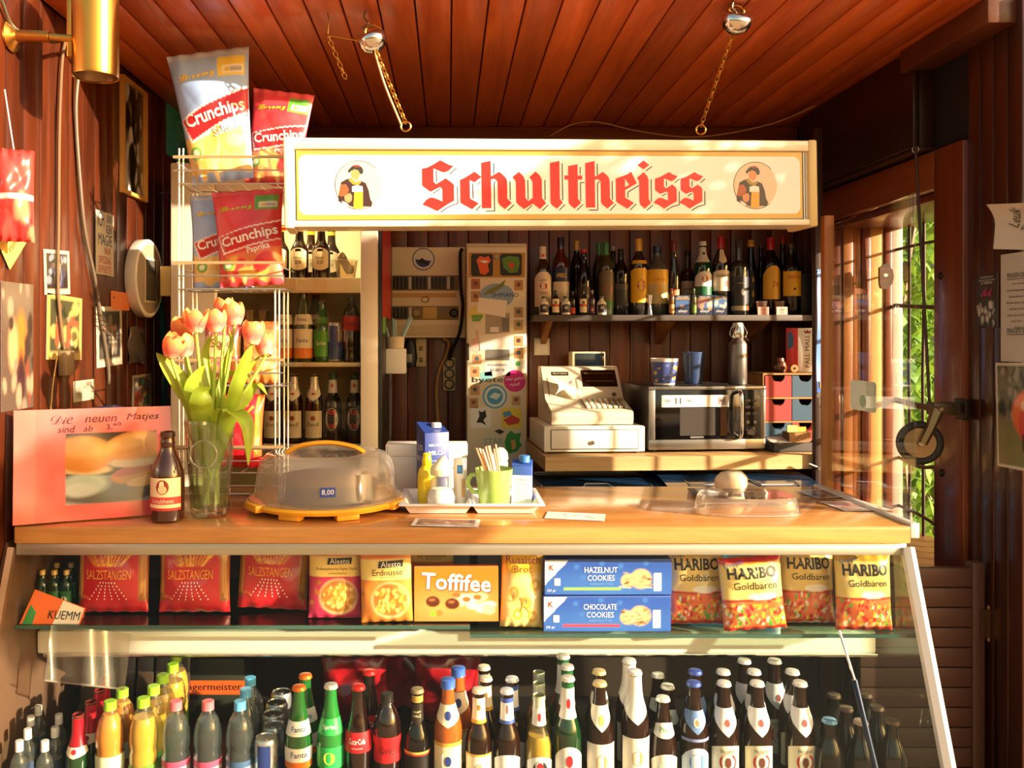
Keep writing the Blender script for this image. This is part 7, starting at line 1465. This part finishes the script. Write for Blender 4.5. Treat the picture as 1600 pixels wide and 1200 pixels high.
cvt = Cv(24, 30, '4ad8dc').rect(0, 0, 1, .4, '44b8f0', .6).ell(.5, .72, .16, .14, '80f0f0').ell(.5, .72, .11, .09, '4ad8dc')
ts = wall_sheet('teal_sign', 257, 180, 306, 256, 'teal rounded metal sign screwed high on the wall beside the chip bags', 'sign', cvt, None, .3, .5, mul=1.0)
letters('Mo - Fr', lambda u, v: (.0034, u, v - .04), mat('a8d8d8', .5), ts, .14); letters('open', lambda u, v: (.0034, u, v), mat('a8d8d8', .5), ts, .09)
cvn = Cv(20, 40, 'e0d2b4')
nt = wall_sheet('handwritten_note', 148, 332, 176, 430, 'cream paper note with blue and red hand-lettered capitals', 'note', cvn, None, .6, 0)
k_ = .068
obj('lettering', lettersg([('ICH', .05, .05, -.034, .075), ('KANN', .045, .028, .03, .082), ('KEIN', .045, .028, .03, .048), ('MAGIE', .11, .036, 0, .012)], lambda u, v: (.0032, u, v)), mat('3a4468', .6), nt, False)
obj('lettering', lettersg([('NUR', .05, .022, .02, -.022), ('SPEZIAL', .10, .022, .0, -.052), ('EFFEKTE', .10, .022, .0, -.082)], lambda u, v: (.0032, u, v)), mat('b84a3c', .6), nt, False)
def snap(x0, y0, x1, y1, lab, seed, pal, border='e4d2ae', skew=0.0, n=26):
    cv = Cv(30, 34, border); cv.rect(.08, .12, .92, .92, pal[0]); rs_ = random.Random(seed)
    for _ in range(n): r = rs_.uniform(.05, .13); cv.ell(rs_.uniform(.15, .85), rs_.uniform(.2, .85), r, r, rs_.choice(pal), .3)
    for _ in range(3): u = rs_.uniform(.25, .75); cv.ell(u, .38, .07, .2, rs_.choice(pal[-2:]), .2).ell(u, .64, .045, .055, 'c89070', .2)
    cv.c[(cv.u < .07) | (cv.u > .93) | (cv.v < .10) | (cv.v > .93)] = lin(border)
    return wall_sheet('photo_print', x0, y0, x1, y1, lab, 'photo', cv, None, .3, .4, skew)
snap(67, 391, 107, 460, 'instant photo with pale border pinned above the group snapshot', 3, ['2a221e', '4a4038', '6a5a4a', '8a94a0', '3a3a5a'], skew=.06)
snap(71, 462, 126, 562, 'group snapshot of people outdoors pinned below the instant photo', 5, ['4a4a30', '2e3422', 'c8b060', '6a5a30', 'd8c89a', 'b85a3a'], border='c8a860', skew=-.03)
snap(149, 479, 189, 572, 'portrait photo with white border pinned under the round clock', 7, ['3a3630', '5a5248', '2a2622', '8a7a68', 'c8b498'], skew=.03)
snap(113, 594, 146, 626, 'small square card with printed text low on the wall', 9, ['b0aa94', '9a9480', 'c0baa4', '8a8470'], border='c8c0a4')
snap(205, 585, 235, 640, 'colourful photo of dancers standing behind the spray bottle', 11, ['5a4a40', 'b84a3a', 'c8a070', '3a7a80', '8a3a30', 'd8c8a8'], border='b8a888')
wall_sheet('amber_photo', 0, 442, 50, 640, 'large photo of bottles and orange drinks in a plastic sleeve', 'photo', Cv(40, 60, '6a5648').rect(0, .75, 1, 1, '8a7862', .3).ell(.6, .55, .18, .22, 'd8843a', .5).ell(.35, .5, .15, .2, 'e0a878', .5).ell(.6, .2, .12, .25, '4a2c30', .5).ell(.8, .3, .05, .3, 'a84a38', .4, .3).blobs(20, (0, 0, 1, 1), ['9a8672', '4a3a30', 'b89a7c'], .04, .1, 6, .6), None, .15, .8)
# yellow paper hanging by a corner, red bag at the picture edge
yt = thing('yellow_flyer', 'yellow paper flyer hanging from one corner with dark print', 'flyer', (WX + .004, ld(12), lzz(12, 368)), (.75, 0, 0))
sheet('print', .12, .12, Cv(20, 20, 'e8bc50'), yt, paint(.6), lambda x, z, y: (.002 - y, x, z)); obj('lettering', lettersg([('Der', .04, None, .02, .03), ('Spatz', .06, None, .0, .005), ('ruft', .04, None, -.01, -.02)], lambda u, v: (.0035, u, v)), mat('6a4a20', .6), yt, False)
rbg = thing('red_chip_bag', 'red snack bag hanging at the left wall above the yellow flyer', 'snack bag', (-1.035, 2.035, 1.775), (0, 0, .5)); f = pillow(.09, .22, .06, seed=71, wr=.006); obj('wrapper', baggeo(f, Cv(24, 40, 'd03a34').blobs(8, (0, 0, 1, .4), ['e8c0a0', 'e07858', 'b82a2a'], .1, .2, 3).rect(0, .45, 1, .5, 'f0e4dc'), 'b82a2a'), paint(.25, .6, .5), rbg)
obj('hanging_string', tube([(0, 0, .215), (-.02, 0, .36)], .0015, 6), WH, rbg)
# silver foil pouch
sf = thing('foil_pouch', 'crumpled silver foil pouch pinned beside the portrait photo', 'pouch', (WX, ld(211), lzz(211, 568)))
obj('foil', grid(lambda u, v: (.012 * math.sin(3.14 * u) * (.4 + .6 * v) + .004 * math.sin(9 * v + 4 * u) + .006, (u - .5) * .17 * (1 - .1 * v), .125 * v + .006 * math.sin(5 * u)), 16, 14), mat('b8a898', .2, .9, bump=.4, bscale=40), sf)
obj('pin', lathe([(0, 0), (.005, 0), (.004, .006), (0, .008)], 10).rot(math.pi / 2, 'Y').mv(.008, 0, .118), mat('a83a2a', .4), sf)
# round wall clock seen edge on
ck2 = thing('round_clock', 'round white digital wall clock with grey screen', 'clock', (WX, 3.0, lzz(214, 435)), (0, 0, 0))
obj('housing', lathe([(0, 0), (.132, 0), (.137, .006), (.137, .038), (.131, .043), (.124, .040), (0, .040)], 48).rot(math.pi / 2, 'Y'), mat('e6dcc8', .4), ck2)
obj('face', lathe([(0, .0), (.122, 0), (.122, .002), (0, .002)], 48).rot(math.pi / 2, 'Y').mv(x=.040), mat('a8967c', .3, coat=.3), ck2)
sc2 = obj('screen', bx(.0425, .0445, -.058, .062, -.085, .072, .004), mat('e0caa0', .4), ck2); obj('display_glass', bx(.0446, .0456, -.052, .046, -.078, .064), mat('5a564c', .15, coat=.5), sc2); letters('88:88', lambda u, v: (.0462, u, v + .03), mat('2a2824', .5), sc2, .085)
ofx = thing('orange_card', 'orange paper corner sticking out beneath the round clock', 'card', (WX, ld(183), lzz(183, 470))); obj('card', bx(.001, .0025, -.06, .10, -.03, .03, .0), mat('d87840', .6), ofx); obj('tack', lathe([(0, 0), (.004, 0), (.003, .005), (0, .006)], 10).rot(math.pi / 2, 'Y').mv(.002, -.04, .01), STEEL, ofx)
# ribbons at the end of the wall
for i, (px, c, lab, z0, z1) in enumerate(((232, '2f8a96', 'teal cloth ribbon hanging at the end of the wall', 640, 470), (239, 'a85a78', 'pink cloth ribbon hanging at the end of the wall', 620, 300), (246, 'b83a34', 'red cloth ribbon hanging at the doorway', 480, 296))):
    d = 3.20 + .03 * i; t = thing('ribbon', lab, 'ribbon', (XL + .02 + .008 * i, d, CH - (z0 - CY) * d / F)); H_ = (z0 - z1) * d / F
    obj('band', grid(lambda u, v: (.008 * math.sin(5 * v + i), (u - .5) * .05 + .012 * math.sin(3 * v), H_ * v), 4, 20), mat(c, .5), t); obj('nail', tube([(-.03, 0, H_ - .003), (.012, 0, H_ - .003)], .003, 6), STEEL, t)
# brass spot lamp
bl2 = thing('brass_spotlight', 'brass cylinder spotlight on a wall arm in the top corner', 'lamp', (XL + .001, 2.12, CH - (56 - CY) * 2.12 / F))
obj('wall_plate', lathe([(0, 0), (.038, 0), (.040, .006), (.030, .012), (.018, .02), (0, .02)], 28).rot(math.pi / 2, 'Y'), BRASS, bl2)
obj('arm', tube([(.015, 0, 0), (.10, 0, -.003)], [.016, .014], 14) + tube([(.10, 0, -.003), (.16, .01, -.004)], .009, 12), BRASS, bl2)
sh = obj('shade', lathe([(.052, -.095), (.055, -.097), (.056, -.09), (.056, .16), (.05, .165), (0, .166)], 36).mv(.205, .02, 0), mat('d09a48', .25, 1.0), bl2); obj('reflector', lathe([(.051, -.094), (.035, -.03), (.02, -.01), (0, -.01)], 28).mv(.205, .02, 0), mat('8a6a48', .35, .8), sh)
obj('bracket', bx(.138, .150, .005, .035, -.05, .14, .003), BRASS, bl2)
def cable(name, pts, r, c, lab, plug=None):
    t = thing(name, lab, 'cable', (0, 0, 0)); obj('sheath', tube(smooth(pts, 6), r, 8), mat(c, .5), t); return t
wlp = lambda px, py, off=.012: Vector((XL + off, ld(px), lzz(px, py)))
c1_ = cable('lamp_cable', [wlp(96, 60), wlp(90, 100), wlp(86, 200), wlp(85, 330), wlp(84, 450), wlp(90, 520), wlp(94, 545)], .0045, '6a5238', 'straight brown cable from the spotlight to the cable switch')
s_ = obj('cable_switch', bx(-.012, .012, -.028, .028, -.07, .0, .004), mat('7a6448', .45), c1_, loc=wlp(95, 548, .016)); obj('thin_wire', tube(smooth([wlp(82, 560), wlp(76, 600), wlp(72, 645), wlp(68, 700)], 5), .002, 6), mat('b08a4a', .4), c1_)
cable('long_cable', [Vector((XL + .15, 2.135, 2.30)), wlp(104, 80, .04), wlp(112, 170), wlp(120, 300), wlp(128, 370), wlp(143, 440), wlp(152, 500), wlp(163, 570), wlp(165, 600)], .0055, '5a4a38', 'long grey cable curving down the wall past the photos')
cable('ceiling_cable', [Vector((XL + .012, 2.06, 2.36)), Vector((XL + .02, 2.11, 2.31)), Vector((XL + .10, 2.13, 2.285)), Vector((XL + .15, 2.135, 2.30))], .0045, '4a3c2c', 'short dark cable running from the wall to the spotlight')
# spray bottle and box behind the poster
sy = thing('spray_bottle', 'blue trigger spray bottle standing behind the pink card', 'spray bottle', (-.905, 2.34, Z0), (0, 0, -.15)); SBL = mat('2c5aa8', .35, coat=.3)
obj('bottle', lathe([(0, 0), (.036, 0), (.038, .01), (.038, .13), (.030, .165), (.016, .185), (0, .185)], 24), clear('b8a898', 1, .05, .3, 'a89080'), sy); obj('collar', lathe([(.017, .183), (.020, .186), (.020, .212), (0, .212)], 24), mat('2a2a70', .4), sy)
hd3 = obj('spray_head', prism([(-.075, .250), (-.075, .262), (-.055, .268), (-.02, .272), (.02, .266), (.045, .250), (.050, .236), (.02, .232), (.018, .212), (-.020, .212), (-.022, .238)], .032, -.016), SBL, sy); obj('trigger', tube(smooth([(-.030, 0, .240), (-.046, 0, .228), (-.052, 0, .205), (-.060, 0, .200)], 4), .006, 8), mat('2a3a98', .35), hd3); obj('nozzle', tube([(-.075, 0, .256), (-.09, 0, .256)], .009, 10), mat('2a3a98', .35), hd3)
db = thing('maroon_box', 'dark maroon box lying behind the pink card', 'box', (-1.0, 2.29, Z0), (0, 0, .15)); obj('box_body', bx(-.065, .03, 0, .08, 0, .225, .003), mat('5a1c20', .5), db); obj('box_lid', bx(-.067, .032, -.002, .082, .225, .24, .003), mat('6a2428', .5), db)
# ------------------------------------------------------------------ things on the right wall and window
RX = XR - .0155
def rd(px): return RX * F / (px - CX)
def right_sheet(name, x0, y0, x1, y1, lab, cat, cv, rough=.5, coat=0.0, skew=0.0, bend=None):
    d0, d1 = rd(x1), rd(x0); dm = (d0 + d1) / 2; k = dm / F; zt, zb = CH - (y0 - CY) * k, CH - (y1 - CY) * k; w, h = d1 - d0, zt - zb
    t = thing(name, lab, cat, (RX, dm, (zt + zb) / 2), (skew, 0, 0)); sheet('print', w, h, cv, t, paint(rough, .5, coat), lambda x, z, y: (-.0022 + y, -x, z), bend=bend); t['w'] = w; t['h'] = h
    return t
rm = lambda t, e=.0034: (lambda u, v: (-e, -u, v))
cvk = Cv(26, 40, '1a1614'); cvk.blobs(40, (.05, .05, .95, .45), ['8a8478', '4a463e', 'b8b0a0', '2a2622'], .04, .10, 3)
bp_ = right_sheet('black_poster', 1527, 428, 1560, 512, 'small black poster with magenta name and grey stone picture', 'poster', cvk, .4, .3)
obj('lettering', lettersg([('MAN MUSS NICHT', .055, None, 0, .066), ('VERRÜCKT SEIN UM HIER', .07, None, 0, .058), ('ZU ARBEITEN', .05, None, 0, .050)], rm(bp_)), mat('d8d0c4', .6), bp_, False); letters('𝓐𝓬𝓭', rm(bp_), mat('c83070', .5), bp_, .05, .026, 0, .025)
wn_ = right_sheet('white_notice', 1565, 393, 1640, 566, 'white printed notice with underlined headings on the side wall', 'notice', Cv(14, 20, 'b8b0a4'))
W_, H_ = wn_['w'], wn_['h']
lines = [('FRAGEN SIE BITTE', .11, .013, -.01, .085), ('FRAGEN SIE UNS', .11, .013, -.01, -.062)] + [(s, None, .0065, x, .062 - .0165 * i) for i, (s, x) in enumerate((('Unsere Dienstleistungen', -.01), ('auf die Antworten', -.03), ('Antworten die wir haben', -.01), ('Ehrliche Antworten', -.03), ('und alles ist immer offen', -.01), ('freuen uns auf Gäste', -.025), ('sonstige Fragen', -.03), ('Weitere Preise auf', .0)))]
obj('lettering', lettersg(lines, rm(wn_)), mat('3a322c', .6), wn_, False); obj('underline', flatgeo([[(-.065, .074), (.05, .074), (.05, .0755), (-.065, .0755)], [(-.065, -.073), (.05, -.073), (.05, -.0715), (-.065, -.0715)]], rm(wn_)), mat('3a322c', .6), wn_, False)
cn = right_sheet('curled_note', 1568, 318, 1640, 390, 'curled white handwritten note above the printed notice', 'note', Cv(14, 14, 'c8c0b4'), .6, 0, .12, bend=lambda x, z: -.02 * max(0, z / .05) ** 2 - .012 * max(0, -x / .05))
obj('lettering', lettersg([('Leuk', .05, .03, -.02, .025, dict(a=1.2)), ('Tip', .03, .025, .01, .0, dict(a=1.2)), ('lieber', .05, .02, .03, -.01, dict(a=1.2))], lambda u, v: (-.006 - .012 * max(0, -u / .05) - .02 * max(0, v / .05) ** 2, -u, v)), mat('4a443e', .6), cn, False)
cvf = Cv(44, 56, '5a5a44').rect(0, 0, 1, .42, '7a7448', .2).blobs(60, (0, .45, 1, 1), ['3a3a30', '6a6658', '8a8676', '2c2c24'], .03, .08, 5).ell(.62, .52, .30, .22, 'd8622c', .2).ell(.55, .42, .10, .16, 'c83a34', .2).ell(.55, .60, .05, .05, 'd8a080', .2).rect(.51, .18, .55, .34, '1c1a1c').rect(.57, .18, .61, .34, '1c1a1c').ell(.85, .48, .10, .2, 'e0b050', .3).ell(.85, .66, .06, .06, 'c88a60', .2)
cvf.c[(cvf.u < .03) | (cvf.v < .03) | (cvf.v > .97)] = lin('c8bca8')
right_sheet('outdoor_photo', 1558, 567, 1640, 735, 'photo of people in bright clothes outdoors below the printed notice', 'photo', cvf, .3, .4, -.03)
# pull rod, roller wheel
wl_ = thing('roller_wheel', 'rubber-tyred metal wheel on a folding bracket at the window frame', 'wheel', (0, 0, 0))
wc = W(1437, 692, 2.45)
ax = Matrix.Translation(wc) @ Matrix.Rotation(-.25, 4, 'Z')
obj('tyre', torus(.052, .011, 40, 10).sc(1, .9, 1).tr(ax), mat('241e1a', .6), wl_)
obj('disc', lathe([(0, -.006), (.012, -.010), (.016, -.006), (.044, -.003), (.046, .004), (0, .006)], 36).rot(math.pi / 2, 'X').tr(ax), mat('a4845a', .4, .3), wl_)
obj('hub_bolt', lathe([(0, .018), (.007, .018), (.009, .010), (0, .010)], 12).rot(math.pi / 2, 'X').tr(ax), STEEL, wl_)
br = W(1460, 640, 2.45); dv = br - wc
obj('arm', tube([wc + Vector((0, -.016, 0)), wc + dv * .5 + Vector((0, -.02, 0)), br + Vector((0, -.016, 0))], [.012, .014, .018], 6), mat('8a7250', .35, .8), wl_)
obj('bracket', bx(-.02, .05, -.012, .03, -.018, .018, .003).tr(Matrix.Translation(br + Vector((.012, 0, .002)))), mat('6a5a44', .4, .8), wl_)
obj('bracket_bolt', lathe([(0, .006), (.006, .006), (.008, 0), (0, 0)], 10).rot(math.pi / 2, 'X').tr(Matrix.Translation(br + Vector((0, -.03, .004)))), STEEL, wl_)
obj('mount_plate', bx(1.476, XR - .03, 2.435, 2.49, br.z - .03, br.z + .03, .003), mat('3a3028', .4, .7), wl_)
pr2 = thing('pull_rod', 'thin brown rod hanging from the shutter box down to the wheel bracket', 'rod', (0, 0, 0)); rt_ = W(1449, 225, 2.668); rb2 = W(1453, 640, 2.47)
obj('rod', tube([(1.455, 2.655, 2.138), rb2], .0045, 8), mat('4a3020', .5), pr2); obj('eye', torus(.010, .002, 14, 6).mv(1.455, 2.655, 2.13), STEEL, pr2)
hh = thing('wooden_latch', 'dark heart-shaped wooden latch with a hole hanging in the window', 'latch', W(1385, 452, 3.30) ); hz = 3.30 / F
obj('plate', prism([(x * hz * 1.0, z * hz) for x, z in ((-8, 2), (0, 0), (9, 8), (12, 20), (10, 30), (2, 42), (-10, 34), (-10, 10))], .015), wood('3a1e12', '5a3018', .5, 'Z'), hh); obj('hole', flatgeo([ellpts(-1 * hz, 22 * hz, 3.2 * hz, 2.6 * hz, 14)], flat(-.0008)), mat('e8d8c0', .6), hh, False); obj('pin', tube([(0, .008, .05), (0, .075, .05)], .004, 8), STEEL, hh)
for i, (px, py) in enumerate(((1483, 428), (1485, 745))):
    t = thing('knob_screw', ('dark round screw head on the window casing above the wheel', 'dark round screw head on the window casing below the wheel')[i], 'screw', (XR - .0305, rd(px) + .02, CH - (py - CY) * 2.5 / F)); obj('head', lathe([(0, .006), (.008, .006), (.012, 0), (0, 0)], 16).rot(-math.pi / 2, 'Y'), mat('2a1a12', .4, .6), t); obj('slot', bx(-.0068, -.006, -.008, .008, -.001, .001), BK, t)
wc2 = thing('ceiling_wire', 'thin pale wire sagging along the ceiling edge above the sign', 'wire', (0, 0, 0)); obj('strand', tube(smooth([W(860, 212, 3.5), W(895, 194, 3.5), W(935, 191, 3.5), W(1000, 205, 3.5), W(1090, 214, 3.5), W(1200, 195, 3.4), W(1275, 165, 3.3)], 6), .003, 6), mat('b08a60', .5), wc2)
# potted standard tree added out of view so its crown shades the left counter
tp = thing('added_shade_tree', 'added unseen round-crowned potted tree shading the left of the counter', 'tree', (2.675, .64, 0))
obj('pot', lathe([(0, 0), (.14, 0), (.19, .30), (.20, .32), (.18, .32), (0, .29)], 28), mat('9a5a3a', .7), tp); obj('trunk', tube(smooth([(0, 0, .28), (.02, .01, .8), (-.01, 0, 1.3), (.01, 0, 1.85)], 4), .022, 10), mat('5a4632', .8), tp)
rs = random.Random(3); g = G()
for i in range(2600):
    while True:
        p = Vector((rs.uniform(-1, 1), rs.uniform(-1, 1), rs.uniform(-1, 1)))
        if .3 < p.length < 1: break
    p = Vector((p.x * .36, p.y * .36, p.z * .30)) + Vector((0, 0, 2.02)); s = rs.uniform(.02, .038); q = Matrix.Translation(p) @ Matrix.Rotation(rs.uniform(0, 6.28), 4, 'Z') @ Matrix.Rotation(rs.uniform(-1.4, 1.4), 4, 'X'); n = len(g.v)
    g.v += [tuple(q @ Vector(k)) for k in ((0, -s, 0), (s * .5, 0, 0), (0, s * 1.2, 0), (-s * .5, 0, 0))]; g.f.append((n, n + 1, n + 2, n + 3))
obj('foliage', g, lm, tp, False, kind='stuff')
t2t = clone(tp, (2.88, 1.46, 0), 'taller added unseen round-crowned potted tree shading the right of the sign', scale=1.2)  # second added tree, also unseen, placed to shade the sign's right half
